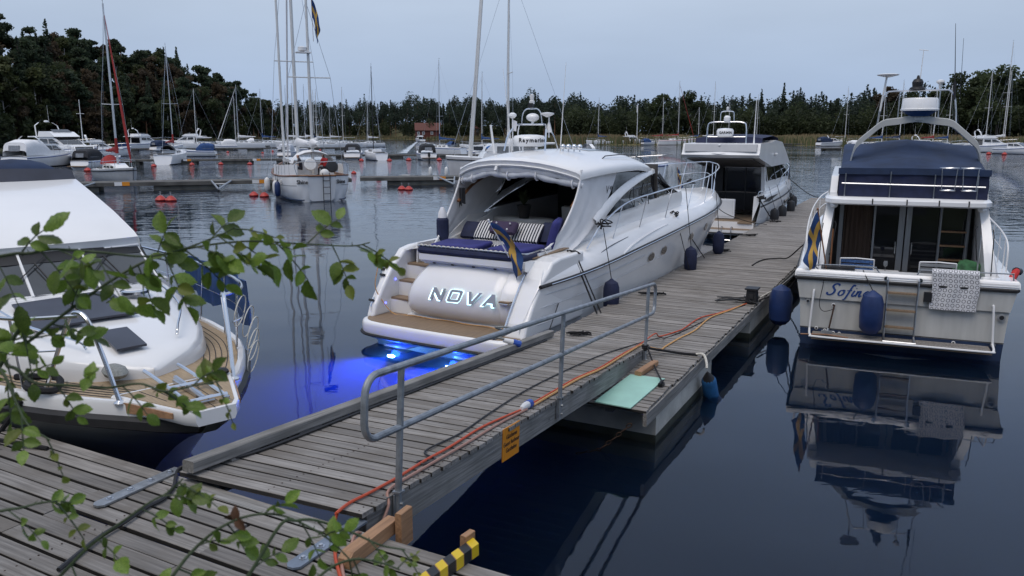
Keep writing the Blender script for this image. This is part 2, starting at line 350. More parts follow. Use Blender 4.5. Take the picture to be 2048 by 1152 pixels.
def proto(kind, i):
    if (kind, i) not in PROTO:
        rng = random.Random(hash((len(kind), ord(kind[0]), i)) & 999); cq, cl = crown(kind, 15, rng, {'pine': 3000, 'spruce': 3000, 'birch': 3600, 'rust': 3200, 'oak': 4200}[kind], .36)
        tq = trunk(kind, 15, rng, cl); bk = {'pine': 'bark_pine', 'birch': 'bark_birch'}.get(kind, 'bark')
        def mk(q_, nm, mt, sm):
            me = bpy.data.meshes.new(nm); me.from_pydata(q_.v, [], q_.f); me.materials.append(M_[mt]); me.update()
            if sm: me.shade_smooth()
            if getattr(q_, 'n', None): me.shade_smooth(); me.normals_split_custom_set_from_vertices(q_.n)
            return me
        PROTO[kind, i] = (mk(cq, 'crown', 'leaf_' + kind, 0), mk(tq, 'trunk', bk, 1))
    return PROTO[kind, i]
def tree(kind, i, pos, h, rz, label, group):
    nm = {'pine': 'pine_tree', 'spruce': 'spruce_tree', 'birch': 'birch_tree', 'rust': 'broadleaf_tree', 'oak': 'oak_tree'}[kind]
    cm, tm = proto(kind, i); t = thing(nm, label, 'tree', pos, rz, group); t.scale = (h/15*random.uniform(.9, 1.15),)*2 + (h/15,)
    link('crown', cm, t); link('trunk', tm, t); return t
TL = {'pine': 'dark green pine with an open crown on the wooded hillside left', 'spruce': 'dark pointed spruce on the wooded hillside left', 'birch': 'pale green leafy birch on the wooded hillside left',
      'rust': 'rusty brown leafed tree on the wooded hillside left', 'oak': 'dense green broadleaf tree on the wooded hillside left'}
TL = {'pine': 'dark pine with open crown', 'spruce': 'dark pointed spruce', 'birch': 'pale green birch', 'rust': 'rusty brown leafed tree', 'oak': 'dense green broadleaf tree'}
TG = {'pine': 'pines on the hillside', 'spruce': 'spruces on the hillside', 'birch': 'birches on the hillside', 'rust': 'brown leafed trees on the hillside', 'oak': 'broadleaf trees on the hillside'}
def hill_label(kind, row, a):
    x = 1024 + 1630*math.tan(R(a)); w_ = next(n_ for lim, n_ in ((0, 'just outside the left edge'), (55, 'at the left edge'), (105, 'above the far left cabin cruiser'), (150, 'above the work boat mast'), (205, 'left of the red furled jib'), (250, 'behind the red furled jib'), (295, 'above the yacht with blue stern cover'), (340, 'behind the rounded stern sailing boat'), (385, 'above the side-on flybridge yacht'), (430, 'right of the side-on flybridge yacht'), (475, 'left of the far two masted boat'), (999, 'at the right end of the hill')) if x < lim)
    return TL[kind] + ' ' + ('at the water edge', 'low on the slope', 'halfway up', 'high on the slope', 'on the skyline')[row] + ' ' + w_
rng = random.Random(5)
for k in range(215):
    a = rng.uniform(-39, -14.8); row = k % 5; s = (4, 12, 22, 33, 46)[row] + rng.uniform(-3, 6); D = shore(a) + s
    kind = rng.choice(['pine', 'pine', 'birch', 'spruce', 'birch', 'spruce', 'rust', 'oak'] if row < 2 else ['pine', 'pine', 'pine', 'spruce', 'rust', 'birch', 'spruce'])
    if -24.5 < a < -19.5 and row in (1, 2) and rng.random() < .55: kind = 'rust'
    hh = rng.uniform(10, 16) if row == 0 else rng.uniform(16, 21.5)
    if a > -18.3: hh *= .88
    if a < -29: hh *= .95
    else: hh *= .88
    tree(kind, rng.randrange(3), polar(D, a, hill(D, a) - .2), hh, rng.random()*6.28, hill_label(kind, row, a), TG[kind])
# far wood across the bay, one mass with a ragged skyline
far_leaf = {}
def farwood(name, label, specs, mt, seed):
    rng = random.Random(seed); q = MB()
    for a0, a1, cnt, hmin, hmax, kinds, smin, smax in specs:
        for k in range(cnt):
            a = rng.uniform(a0, a1); s = rng.uniform(smin, smax); D = shore(a) + s; b0 = polar(D, a, hill(D, a)); h = rng.uniform(hmin, hmax)*(1.12 if rng.random() < .10 else 1)*(1 + .10*sin(a*1.7) + .08*sin(a*4.3 + 1)); kd = rng.choice(kinds)
            nl = 210; ls = .5
            for j in range(nl):
                if kd == 's':
                    t = rng.random()**1.3; z = h*(.06 + .94*t); r = h*.15*(1 - t) + .12; an = rng.random()*6.28; rr = r*math.sqrt(rng.random()); c = V((rr*cos(an), rr*sin(an), z))
                elif kd == 'p':
                    d = V((rng.gauss(0, 1), rng.gauss(0, 1), rng.gauss(0, 1))).normalized()*rng.random()**.4; c = V((d.x*h*.15, d.y*h*.15, h*.72 + d.z*h*.26))
                else:
                    d = V((rng.gauss(0, 1), rng.gauss(0, 1), rng.gauss(0, 1))).normalized()*rng.random()**.4; c = V((d.x*h*.24, d.y*h*.24, h*.55 + d.z*h*.44))
                leaf(q, b0 + c, ls*rng.uniform(.6, 1.35), rng)
            if kd == 'p': q.tube([b0, b0 + V((0, 0, h*.8))], [.18, .08], 3, mi=1)
    return stuff(q.ob(name, [mt, 'bark_pine'], sm=0), label, 'woodland')
mat('leaf_far_dark', (.026, .040, .030), .8, var=.35, vs=.10, col2=(.050, .070, .042), det=6); mat('leaf_far_green', (.030, .045, .020), .8, var=.4, vs=.12, col2=(.068, .085, .034), det=6)
translucent(M_['leaf_far_dark']); translucent(M_['leaf_far_green'])
farwood('far_woodland', 'dark conifer wood along the far shore across the bay', [(-16, 3, 480, 11, 17.5, 'sppb', 8, 110), (1, 36, 520, 10, 16, 'spb', 62, 150), (-60, -39, 60, 13, 18, 'spb', 8, 80), (36, 60, 60, 12, 18, 'spb', 20, 120)], 'leaf_far_dark', 11)
farwood('shore_thicket', 'lighter green bushes and young trees along the wood edge', [(-40, -15, 190, 3.5, 8, 'b', 3, 34), (-16, 2.5, 95, 6, 10, 'b', 5, 20), (2.5, 36, 330, 6, 12, 'b', 46, 66)], 'leaf_far_green', 12)
for a, s, h, kind, lab in [(18.3, 62, 19.5, 'spruce', 'tall pointed spruce above the far tree line right of the radar mast'), (16.9, 66, 18, 'spruce', 'second pointed spruce left of the tallest one on the far skyline'),
                           (12.2, 52, 17.5, 'oak', 'round crowned oak above the red sail cover boat'), (10.4, 52, 16.5, 'oak', 'broad oak behind the white flagpole on the far shore'), (24.6, 54, 17, 'rust', 'brownish bushy tree left of the large radar dome'),
                           (28.6, 40, 18.5, 'oak', 'large dark oak behind the masts at far right'), (30.8, 34, 19, 'oak', 'big oak behind the white sail cover at far right'), (29.6, 46, 19, 'oak', 'oak between the two big oaks at far right'), (32.4, 34, 17.5, 'oak', 'outermost oak at the right edge'),
                           (33.8, 36, 17, 'oak', 'oak just outside the right edge'), (27.2, 48, 15, 'birch', 'leafy tree under the flat disc antenna'), (26.0, 50, 14.5, 'oak', 'low oak behind the radar arch')]:
    D = shore(a) + s; tree(kind, int(h*10) % 3, polar(D, a, hill(D, a) - .2), h, a, lab, None)
# reeds
mat('reed', (.17, .125, .062), .9, var=.35, vs=.09, col2=(.25, .20, .11), det=5); mat('reed_green', (.075, .085, .035), .9, var=.35, vs=.2)
rng = random.Random(3); q = MB()
for k in range(15000):
    a = rng.uniform(1.0, 33.5); s = rng.uniform(-1, 40)**1.0; D = shore(a) + s; z = hill(D, a); h = rng.uniform(1.5, 2.5); wv = rng.uniform(.10, .24); b0 = polar(D, a, max(z, -.3)); t = R(a)
    dx = V((cos(t), -sin(t), 0))*wv; ln = V((rng.gauss(0, .22), rng.gauss(0, .22), h))
    q.add([b0 - dx, b0 + dx, b0 + ln + dx*.3, b0 + ln - dx*.3], [(0, 1, 2, 3)], 1 if (s < 7 and rng.random() < .7) else 0)
for k in range(3500):
    a = rng.uniform(-30, 0.8); s = rng.uniform(-1.5, 5); D = shore(a) + s; h = rng.uniform(.8, 1.9); wv = rng.uniform(.15, .3); b0 = polar(D, a, max(hill(D, a), -.2)); t = R(a)
    dx = V((cos(t), -sin(t), 0))*wv; q.add([b0 - dx, b0 + dx, b0 + dx*.3 + V((0, 0, h)), b0 - dx*.3 + V((0, 0, h))], [(0, 1, 2, 3)], 1 if rng.random() < .45 else 0)
stuff(q.ob('reed_bed', ['reed', 'reed_green'], sm=0), 'tan and green reed bed fringing the far shore', 'reeds')
# red cottages on the point
mat('falu_red', (.11, .03, .022), .85, var=.2, vs=2); mat('roof_tile', (.12, .045, .035), .8, var=.2, vs=3); mat('brown_wall', (.13, .085, .06), .85, var=.2, vs=2)
def house(pos, rz, wdt, dep, hw, hr, wall, roof, label, wins):
    t = thing('cottage', label, 'house', pos, rz)
    q = MB(); q.box((0, 0, hw/2 - .5), (wdt, dep, hw + 1)); q.prism([(-wdt/2, -dep/2, hw), (-wdt/2, dep/2, hw), (-wdt/2, 0, hw + hr - .1)], (wdt, 0, 0)); q.ob('wall', wall, t, 0)
    q = MB()
    for s in (-1, 1):
        q.prism([(-wdt/2 - .4, s*(dep/2 + .45), hw - .25), (wdt/2 + .4, s*(dep/2 + .45), hw - .25), (wdt/2 + .4, 0, hw + hr), (-wdt/2 - .4, 0, hw + hr)], (0, 0, .18))
    r = q.ob('roof', roof, t, 0); q = MB(); q.box((wdt*.15, .3, hw + hr + .2), (.7, .7, 1.3)); q.ob('chimney', 'brown_wall', r, 0)
    for x in wins:
        q = MB(); q.box((x, -dep/2 - .04, hw*.55), (1.3, .08, 1.5)); o = q.ob('window', 'paint_white', t, 0); q = MB(); q.box((x, -dep/2 - .09, hw*.55), (1.0, .04, 1.2)); q.ob('pane', 'glass_soft', o, 0)
house(polar(432, -5.9, hill(432, -5.9) + 1.2), R(8), 13, 7, 3.4, 3.6, 'falu_red', 'roof_tile', 'red cottage with white windows on the far point', (-5, -2.4, 2.0))
house(polar(438, -3.0, hill(438, -3.0) + 2.2), R(80), 8, 9, 2.8, 2.6, 'brown_wall', 'roof_tile', 'small pale gabled cottage right of the red cottage', (-1.6, 1.6))
house(polar(445, -4.3, hill(445, -4.3) + 1.8), R(-10), 5, 4.5, 2.6, 2.2, 'falu_red', 'roof_tile', 'little red outhouse between the two far cottages', (0,))
# ================================================================== landing stage, gangway, floating pier
def woodmat(name, c1, c2, c3, rnd=.26):
    m = mat(name, c1, .85, var=.34, vs=2.2, stretch=(.9, 22, 22), rnd=rnd, col2=c2, bump=.35, det=8); n = m.node_tree; L = n.links.new; b = n.nodes['Principled BSDF']
    # blotches of damp and bleached wood on top of the grain
    t = n.nodes.new('ShaderNodeTexCoord'); tx = n.nodes.new('ShaderNodeTexNoise'); tx.inputs['Scale'].default_value = 2.3; tx.inputs['Detail'].default_value = 6
    oi = n.nodes.new('ShaderNodeObjectInfo'); ad = n.nodes.new('ShaderNodeVectorMath'); ml = n.nodes.new('ShaderNodeMath'); ml.operation = 'MULTIPLY'; ml.inputs[1].default_value = 31.7
    L(oi.outputs['Random'], ml.inputs[0]); L(t.outputs['Object'], ad.inputs[0]); L(ml.outputs[0], ad.inputs[1]); L(ad.outputs[0], tx.inputs['Vector'])
    rp = n.nodes.new('ShaderNodeValToRGB'); rp.color_ramp.elements[0].position = .45; rp.color_ramp.elements[1].position = .72; L(tx.outputs['Fac'], rp.inputs['Fac'])
    mxn = n.nodes.new('ShaderNodeMixRGB'); mxn.inputs['Color2'].default_value = (*c3, 1); src = b.inputs['Base Color'].links[0].from_socket
    L(rp.outputs['Color'], mxn.inputs['Fac']); L(src, mxn.inputs['Color1']); L(mxn.outputs['Color'], b.inputs['Base Color'])
    # knots
    vo = n.nodes.new('ShaderNodeTexVoronoi'); vo.inputs['Scale'].default_value = 3.1; mpn = n.nodes.new('ShaderNodeMapping'); mpn.inputs['Scale'].default_value = (.8, 2.2, 2.2); L(ad.outputs[0], mpn.inputs['Vector']); L(mpn.outputs[0], vo.inputs['Vector'])
    lt = n.nodes.new('ShaderNodeMapRange'); lt.inputs['From Min'].default_value = .03; lt.inputs['From Max'].default_value = .09; lt.inputs['To Min'].default_value = .45; lt.inputs['To Max'].default_value = 1; L(vo.outputs['Distance'], lt.inputs['Value'])
    mk = n.nodes.new('ShaderNodeMixRGB'); mk.blend_type = 'MULTIPLY'; mk.inputs['Fac'].default_value = 1; L(mxn.outputs['Color'], mk.inputs['Color1']); L(lt.outputs[0], mk.inputs['Color2']); L(mk.outputs['Color'], b.inputs['Base Color'])
woodmat('deck_wood', (.222, .206, .192), (.315, .295, .275), (.165, .148, .13))
woodmat('deck_pale', (.30, .29, .275), (.55, .54, .52), (.22, .21, .20))
woodmat('beam_wood', (.21, .205, .195), (.30, .29, .275), (.155, .15, .14), .06)
mat('concrete', (.42, .41, .375), .9, var=.25, vs=2.2, bump=.35, bs=14, det=8)
mat('concrete_wet', (.035, .04, .03), .6, var=.35, vs=5, bump=.3)
mat('plank_side', (.022, .020, .018), .9, var=.3, vs=9)  # dirty plank sides; the shade of the gaps is put into this colour
def plankmesh(l, w_, t):
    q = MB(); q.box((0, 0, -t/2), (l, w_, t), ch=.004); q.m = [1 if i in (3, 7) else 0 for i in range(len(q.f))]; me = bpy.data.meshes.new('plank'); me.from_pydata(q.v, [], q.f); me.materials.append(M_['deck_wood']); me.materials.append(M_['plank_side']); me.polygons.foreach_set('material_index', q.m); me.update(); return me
def plankobj(me, par, loc, rz, rng, j=.015):
    o = link('plank', me, par, (loc[0], loc[1], loc[2] + rng.uniform(-.003, .003)), (rng.gauss(0, .004), rng.gauss(0, .0008), rz + rng.gauss(0, .0022)))
    o.location += Matrix.Rotation(rz, 3, 'Z') @ V((rng.uniform(-j, j), 0, 0)); return o
rng = random.Random(21)
# ---- landing stage on the shore
dk = thing('landing_stage', 'grey weathered plank landing stage on the shore in the foreground', 'jetty', fpa(-3.5, 2.2), -AZP - .024)
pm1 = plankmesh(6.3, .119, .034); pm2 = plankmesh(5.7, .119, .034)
for i in range(24):
    y = 3.64 - .14*i - 2.2; s = (i % 2)*1.3
    for me, x0 in ((pm1, -3.15 - s), (pm2, 2.86 - s)):
        o = plankobj(me, dk, (x0 - .2, y, 1.24), 0, rng)
for p in (-5.5, -3.2, -1.0, 1.2, 3.4):
    q = MB(); q.box((p, -.15, 1.1), (.12, 3.2, .2)); q.ob('joist', 'beam_wood', dk, 0)
q = MB(); q.box((-.5, 1.44, 1.09), (12, .06, .2)); q.ob('fascia', 'beam_wood', dk, 0)
for p in (-5, -2.4, .6, 3.0):
    q = MB(); q.tube([(p, 1.3, -4), (p, 1.3, 1.02)], .1, 10); q.ob('pile', 'beam_wood', dk)
q = MB(); q.box((-.37, 1.43, 1.243), (1.75, .11, .006), (0, 0, -.012)); wq = q.ob('bleached_edge', 'deck_pale', dk, 0); wq['label'] = 'bleached white strip on the outermost plank by the gangway'
# ---- steel brackets that tie the gangway to the stage
for p0, a0, p1, a1, mt, lab in ((-4.73, 3.15, -4.77, 3.80, 'galv', 'galvanised bolted strap at the left corner of the gangway'), (-3.06, 3.16, -3.05, 3.78, 'galv_paint', 'blue grey bolted steel strap at the right corner of the gangway')):
    A, B_ = fpa(p0, a0), fpa(p1, a1); t = thing('steel_strap', lab, 'bracket', (*((A + B_)/2).xy, 1.247), -AZP)
    ln = (B_ - A).length; q = MB(); wd = .05
    q.prism([(-wd, -ln/2, 0), (-wd*.4, -ln/2 - .03, 0), (wd*.4, -ln/2 - .03, 0), (wd, -ln/2, 0), (wd, ln/2, 0), (-wd, ln/2, 0)], (0, 0, .014)); q.ob('plate', mt, t, 30)
    for k in range(4):
        y = -ln/2 + .08 + k*ln*.25
        q = MB(); q.lathe([(.026, .014), (.026, .018), (.015, .019), (.015, .03), (.006, .034)], (0, y, 0), 6); q.ob('bolt', 'steel', t, 30)
# ---- new timber blocks
def block(name, label, c, d, rz, mt='new_wood', z=0): 
    q = MB(); q.box((0, 0, d[2]/2), d, ch=.008); return tag(q.ob(name, mt, None, 0, loc=(c.x, c.y, z), rot=(0, 0, rz)), label, 'timber')
t = thing('timber_stop', 'pale new timber chock with an upright block at the stage edge', 'timber', (*fpa(-2.80, 3.54).xy, 1.245), -AZP + R(92)); t.scale = (.85, .85, .78)
q = MB(); q.loft([[(x, -.048, zz0), (x, .048, zz0), (x, .048, zz1), (x, -.048, zz1)] for x, zz0, zz1 in ((-.30, .0, .07), (-.25, 0, .11), (.30, 0, .11))]); q.ob('chock', 'new_wood', t, 0)
q = MB(); q.box((.30, -.09, .04), (.15, .055, .30), ch=.006); q.ob('block', 'new_wood', t, 0)
t = thing('striped_stop', 'timber chock wrapped in yellow and black striped tape', 'timber', (*fpa(-2.24, 3.50).xy, 1.245), -AZP + R(84)); t.scale = (.78, .78, .72)
q = MB(); q.box((-.05, 0, .05), (.78, .085, .10), ch=.004); q.ob('chock', 'new_wood', t, 0)
for k in range(8):
    q = MB(); x = -.40 + k*.095; sh = .05
    q.loft([[(x + e + sh*.0, -.045, .0), (x + e - sh*.0, -.045, .103), (x + e + sh, .045, .103), (x + e + sh, .045, 0)] for e in (0, .085)], closed=True); q.ob('tape_stripe', 'tape_yellow' if k % 2 else 'tape_black', t, 0)
q = MB(); q.box((.37, .075, .03), (.12, .055, .24), ch=.006); q.ob('block', 'new_wood', t, 0)
# ---- gangway
gw = thing('gangway', 'sloping wooden gangway from the stage down to the floating pier', 'gangway', (-1.67, 5.035, 1.32)); gw.rotation_euler = (0, R(5.178), R(90 - 24.424))
GW = Euler(gw.rotation_euler).to_matrix()
def gpt(x, y, z=0): return V((-1.67, 5.035, 1.32)) + GW @ V((x, y, z))
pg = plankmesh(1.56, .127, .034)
for i in range(48): plankobj(pg, gw, (.07 + i*.15, 0, 0), pi/2, rng, .012)
for s in (-1, 1):
    q = MB(); q.box((3.58, s*.735, -.145), (7.0, .07, .215)); q.ob('stringer', 'beam_wood', gw, 0)
for x in (.35, 2.4, 4.6, 6.7):
    q = MB(); q.box((x, 0, -.12), (.09, 1.38, .12)); q.ob('cross_beam', 'beam_wood', gw, 0)
q = MB()
for k in range(9): q.box((.5 + k*.78, .665, .012), (.30, .09, .02))
q.ob('kerb_spacer', 'beam_wood', gw, 0)
q = MB(); q.box((3.45, .665, .067), (6.95, .105, .085), ch=.008); q.ob('kerb', 'beam_wood', gw, 0)
rl = []
def arc(cx, cz, r, a0, a1, n=6): return [(cx + r*cos(R(lerp(a0, a1, k/n))), -.80, cz + r*sin(R(lerp(a0, a1, k/n)))) for k in range(n+1)]
rl = arc(.12, .76, .13, 95, 180) + arc(.12, .60, .13, 180, 265) + [(.4, -.80, .47), (3.5, -.80, .47), (6.8, -.80, .47)] + arc(7.12, .60, .13, 275, 360) + arc(7.12, .77, .13, 0, 85) + [(6.8, -.80, .90), (3.5, -.80, .90), (.4, -.80, .89), (.10, -.80, .889)]
q = MB(); q.tube(rl, .0245, 10); hr = q.ob('handrail', 'galv', gw)
for x in (.41, 3.48, 6.85):
    q = MB(); q.tube([(x, -.80, -.20), (x, -.80, .885)], .0235, 10); q.ob('post', 'galv', hr)
    q = MB(); q.box((x, -.785, -.10), (.07, .014, .2)); q.box((x, -.80, .02), (.07, .06, .012)); q.tube([(x, -.79, -.06), (x, -.84, -.06)], .012, 6); q.tube([(x, -.79, -.15), (x, -.84, -.15)], .012, 6); q.ob('post_bracket', 'galv', hr, 30)
def textmesh(body, size, parent, name, mt, Mx, shear=0, ext=.002, align='CENTER', sp=1, offs=0, xs=1):
    c = bpy.data.curves.new('t', 'FONT'); c.body = body; c.size = size; c.shear = shear; c.extrude = ext; c.align_x = align; c.align_y = 'CENTER'; c.space_character = sp; c.offset = offs; c.resolution_u = 3
    o = bpy.data.objects.new('t', c); C.objects.link(o); dg = bpy.context.evaluated_depsgraph_get(); me = bpy.data.meshes.new_from_object(o.evaluated_get(dg)); bpy.data.objects.remove(o); bpy.data.curves.remove(c)
    me.transform(Mx @ Matrix.Diagonal((xs, 1, 1, 1))); me.materials.clear(); me.materials.append(M_[mt]); return link(name, me, parent)
def frameM(o, ex, ey):
    ex = V(ex).normalized(); ey = V(ey).normalized(); ez = ex.cross(ey); m_ = Matrix((ex, ey, ez)).transposed().to_4x4(); m_.translation = V(o); return m_
sg = thing('harbour_sign', 'orange guest harbour sign with black lettering on the gangway side beam', 'sign', gpt(2.33, -.775, -.14)); sg.rotation_euler = gw.rotation_euler
q = MB(); q.box((0, 0, 0), (.36, .008, .30)); q.ob('panel', 'sign_orange', sg, 0)
for k, s in enumerate(('Gästhamn', 'Guest harbour', 'Gasthafen')): textmesh(s, .058, sg, 'lettering', 'ink', frameM((0, -.006, .06 - k*.062), (1, 0, 0), (0, 0, 1)), .15, .001)
def screws(par, pts):
    q = MB()
    for x, y, z in pts: q.lathe([(.0062, 0), (.0055, .0022), (0, .0024)], (x, y, z), 6)
    o = q.ob('screw_heads', 'rust', par, 0); o['kind'] = 'stuff'
mat('rust', (.06, .035, .025), .8, .4, var=.4, vs=20); g_ = random.Random(6)
screws(gw, [(.07 + i*.15 + dx + g_.gauss(0, .004), y + g_.gauss(0, .006), .002) for i in range(48) for y in (-.73, 0, .73) for dx in (-.035, .035)])
screws(dk, [(p + g_.gauss(0, .006), 1.44 - .14*i + dy + g_.gauss(0, .004), 1.242) for i in range(24) for p in (-3.2, -1.0, 1.2, 3.4) for dy in (-.03, .03)])
# ---- floating pier
PL = V((-3.9, 25.2, 0)); pr = thing('floating_pier', 'long grey plank floating pier running out past the motor boats', 'pier', fpa(PL.x, PL.y), -AZP)
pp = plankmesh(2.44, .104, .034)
for i in range(268): plankobj(pp, pr, (-.005, 8.56 + i*.1245 - PL.y, .55), 0, rng, .018)
for s in (-1, 1):
    y = 8.5
    for k in range(7):
        ln = 4.78; q = MB(); q.box((0, 0, 0), (ln, .045, .155), ch=.004); q.ob('fascia_board', 'beam_wood', pr, 0, loc=(s*1.215, y + ln/2 - PL.y, .435), rot=(0, 0, pi/2)); y += ln + .012
for s in (-.7, 0, .7):
    q = MB(); q.box((s, 25.2 - PL.y, .45), (.09, 33, .12)); q.ob('bearer', 'beam_wood', pr, 0)
for a0, a1 in ((8.95, 11.7), (14.6, 18.6), (21.4, 25.4), (28, 32), (35, 39)):
    q = MB(); q.box((0, (a0 + a1)/2 - PL.y, .235), (2.43, a1 - a0, .28)); f = q.ob('concrete_float', 'concrete', pr, 0)
    q = MB(); q.box((0, (a0 + a1)/2 - PL.y, -.27), (2.436, a1 - a0 + .006, .73)); q.ob('waterline_band', 'concrete_wet', f, 0)
# ---- things lying on the pier
def P(p, a, z=.55): return fpa(p, a, z)
q = MB(); c = [P(-3.31, 8.50, .556), P(-2.85, 8.47, .556), P(-2.83, 9.76, .556), P(-3.29, 9.73, .556)]; q.prism(c, (0, 0, .012)); tag(q.ob('mint_board', 'mint', None, 0), 'mint green flat board lying at the near end of the pier', 'board')
block('timber_offcut', 'short reddish timber offcut lying beside the mint board', P(-3.16, 10.02), (.62, .09, .07), R(62.6 - 4), z=.556)
def cord(name, pts, r, mt, label, cat, n=None, cyc=6):
    q = MB(); q.tube(spl(pts, n or len(pts)*6), r, cyc); return tag(q.ob(name, mt), label, cat)
def rope_coil(c, rad, mt, label, turns=4, r=.012, flat=1, seed=1, cat='rope'):
    g_ = random.Random(seed); pts = []
    for k in range(turns*12): t = k/12*2*pi; rr = rad*(.55 + .45*sin(k*.7 + seed))*g_.uniform(.85, 1.15); pts.append((c.x + rr*cos(t)*1.4, c.y + rr*sin(t)*flat, c.z + r + (k % 12)*.003 + k*.0008))
    q = MB(); q.tube(spl(pts, len(pts)*2), r, 5); return tag(q.ob('rope_coil', mt), label, cat)
og = [(-.23, -.72), (-.09, -.66), (.09, -.63), (.3, -.64), (.67, -.64), (1.07, -.62), (1.46, -.62), (2.07, -.59), (2.53, -.62), (2.9, -.66)]
ocp = [P(-2.70, 3.15, 1.262), P(-2.87, 3.31, 1.262), P(-2.95, 3.40, 1.262), P(-3.03, 3.50, 1.262), P(-3.13, 3.60, 1.265), P(-3.2, 3.72, 1.29)] + [gpt(x, y, .017) for x, y in og[1:]]
cord('extension_cord', ocp, .0105, 'orange_cable', 'orange cable from the stage up onto the gangway planks', 'cable', 120)
og2 = [(3.05, -.65), (3.62, -.64), (4.41, -.63), (5.16, -.68), (6.1, -.66), (7.05, -.66)]
cord('extension_cord', [gpt(x, y, .017) for x, y in og2] + [P(-3.53, 11.55, .68), P(-3.54, 11.86, .567), P(-3.37, 12.39, .567), P(-3.35, 12.59, .567), P(-3.31, 13.42, .567), P(-3.1, 13.97, .567), P(-2.84, 14.97, .567)], .010, 'orange_cable', 'red orange cable running from the blue plug along the pier', 'cable', 110)
cord('extension_cord', [gpt(x, y - .035, .017) for x, y in og2] + [P(-3.40, 10.9, .64), P(-3.3, 11.12, .567), P(-3.29, 11.3, .567), P(-3.24, 11.91, .567), P(-3.16, 12.5, .567), P(-3.16, 13.5, .567), P(-2.99, 14.26, .567), P(-2.87, 14.9, .567)], .012, 'yellow_cable', 'yellow cable lying beside the red one on the pier', 'cable', 110)
bl = [(1.10, -.63), (1.02, -.58), (1.0, -.66), (1.15, -.66), (1.28, -.5), (1.85, -.51), (2.57, -.44), (3.58, -.37), (4.61, -.37), (5.94, -.43), (7.08, -.60)]
cord('extension_cord', [gpt(x, y, .014) for x, y in bl] + [P(-3.42, 11.4, .66), P(-3.45, 11.81, .562), P(-3.34, 12.26, .562), P(-3.19, 13.27, .562), P(-3.05, 14.13, .562), P(-2.85, 14.86, .562)], .008, 'cable_black', 'thin black cable with a small loop on the gangway', 'cable', 120)
cord('extension_cord', [P(-2.62, 3.1, 1.262), P(-2.80, 3.28, 1.262), P(-2.86, 3.42, 1.262), P(-2.96, 3.62, 1.265), P(-2.99, 3.82, 1.1), gpt(.15, -.80, -.2), gpt(.30, -.79, -.05), gpt(.42, -.72, .015), gpt(.8, -.70, .016), gpt(1.6, -.69, .016), gpt(2.3, -.67, .016), gpt(2.88, -.69, .016)], .011, 'pink_cable', 'pale pinkish cable hanging over the gangway corner', 'cable', 110)
cord('mooring_cable', [P(-4.2, 2.5, 1.262), P(-4.33, 2.84, 1.262), P(-4.37, 3.06, 1.262), P(-4.42, 3.25, 1.262), P(-4.43, 3.40, 1.262), P(-4.52, 3.56, 1.264), P(-4.72, 3.78, 1.27), gpt(.2, .74, .02), gpt(.6, .60, .015), gpt(2, .60, .015), gpt(4, .60, .015), gpt(6.6, .60, .015)], .014, 'cable_black', 'black hose running from the stage along the gangway kerb', 'cable', 120)
pt = gpt(2.98, -.66, .04); t = thing('cable_plug', 'white and blue cable connector on the gangway planks', 'plug', pt); t.rotation_euler = gw.rotation_euler
q = MB(); q.tube([(-.17, 0, -.005), (-.08, 0, 0), (-.02, 0, 0)], [.02, .036, .036], 10); q.ob('socket', 'plug_white', t); q = MB(); q.tube([(-.02, 0, 0), (.05, 0, 0), (.06, 0, 0), (.10, 0, -.005)], [.042, .042, .03, .018], 10); q.ob('coupling', 'plug_blue', t)
pt = gpt(5.55, .66, .135); t = thing('cable_plug', 'blue and white shore power plug hanging over the kerb by the stern', 'plug', pt); t.rotation_euler = gw.rotation_euler
q = MB(); q.tube([(-.1, .1, .03), (-.02, 0, .0)], [.03, .04], 10); q.ob('socket', 'plug_white', t); q = MB(); q.tube([(-.02, 0, 0), (.06, -.07, -.03)], [.045, .045], 10); q.ob('coupling', 'plug_blue', t)
cord('shore_rope', [gpt(5.5, .70, .16), gpt(5.4, .85, .2), gpt(5.7, 1.0, .12), gpt(5.9, .8, .25), gpt(5.6, .95, .3), gpt(6.0, 1.05, .2)], .016, 'rope_grey', 'tangled grey rope bunch at the stern corner over the kerb', 'rope', 60)
# power junction box with its cable tangle
jb = thing('power_junction', 'black cable junction box with tangled leads at the pier edge', 'junction box', P(-2.78, 15.15, .56), -AZP)
q = MB(); q.box((0, 0, .13), (.20, .26, .24), top=.85, ch=0); q.box((0, 0, .27), (.23, .29, .03)); q.ob('housing', 'black', jb, 0)
q = MB(); q.box((0, -.135, .14), (.09, .02, .09)); q.ob('socket', 'rubber', jb, 0)
g_ = random.Random(4)
for k in range(3):
    pts = [(-.05, 0, .05)] + [(g_.uniform(-.7, .15), g_.uniform(-.35, .3), g_.uniform(.012, .10)) for _ in range(7)]
    q = MB(); q.tube(spl(pts, 40), .010, 5); q.ob('lead', 'cable_black', jb)
rope_coil(P(-4.72, 11.36), .14, 'rope_black', 'black rope coil on the pier behind the middle handrail post', 4, .011, .5, 2)
rope_coil(P(-4.65, 15.0), .20, 'rope_black', 'black rope coil on the pier edge beyond the handrail end', 3, .014, .5, 5)
rope_coil(P(-4.78, 21.5), .17, 'rope_black', 'black rope coil by the bow fender of the large white boat', 3, .014, .5, 8)
rope_coil(P(-4.85, 25.2), .22, 'rope_black', 'black rope on the pier behind the far boat stern ladder', 3, .014, .5, 9)
rope_coil(P(-4.82, 29.6), .19, 'rope_black', 'black rope coil on the pier at the far boat stern line', 3, .014, .5, 12)
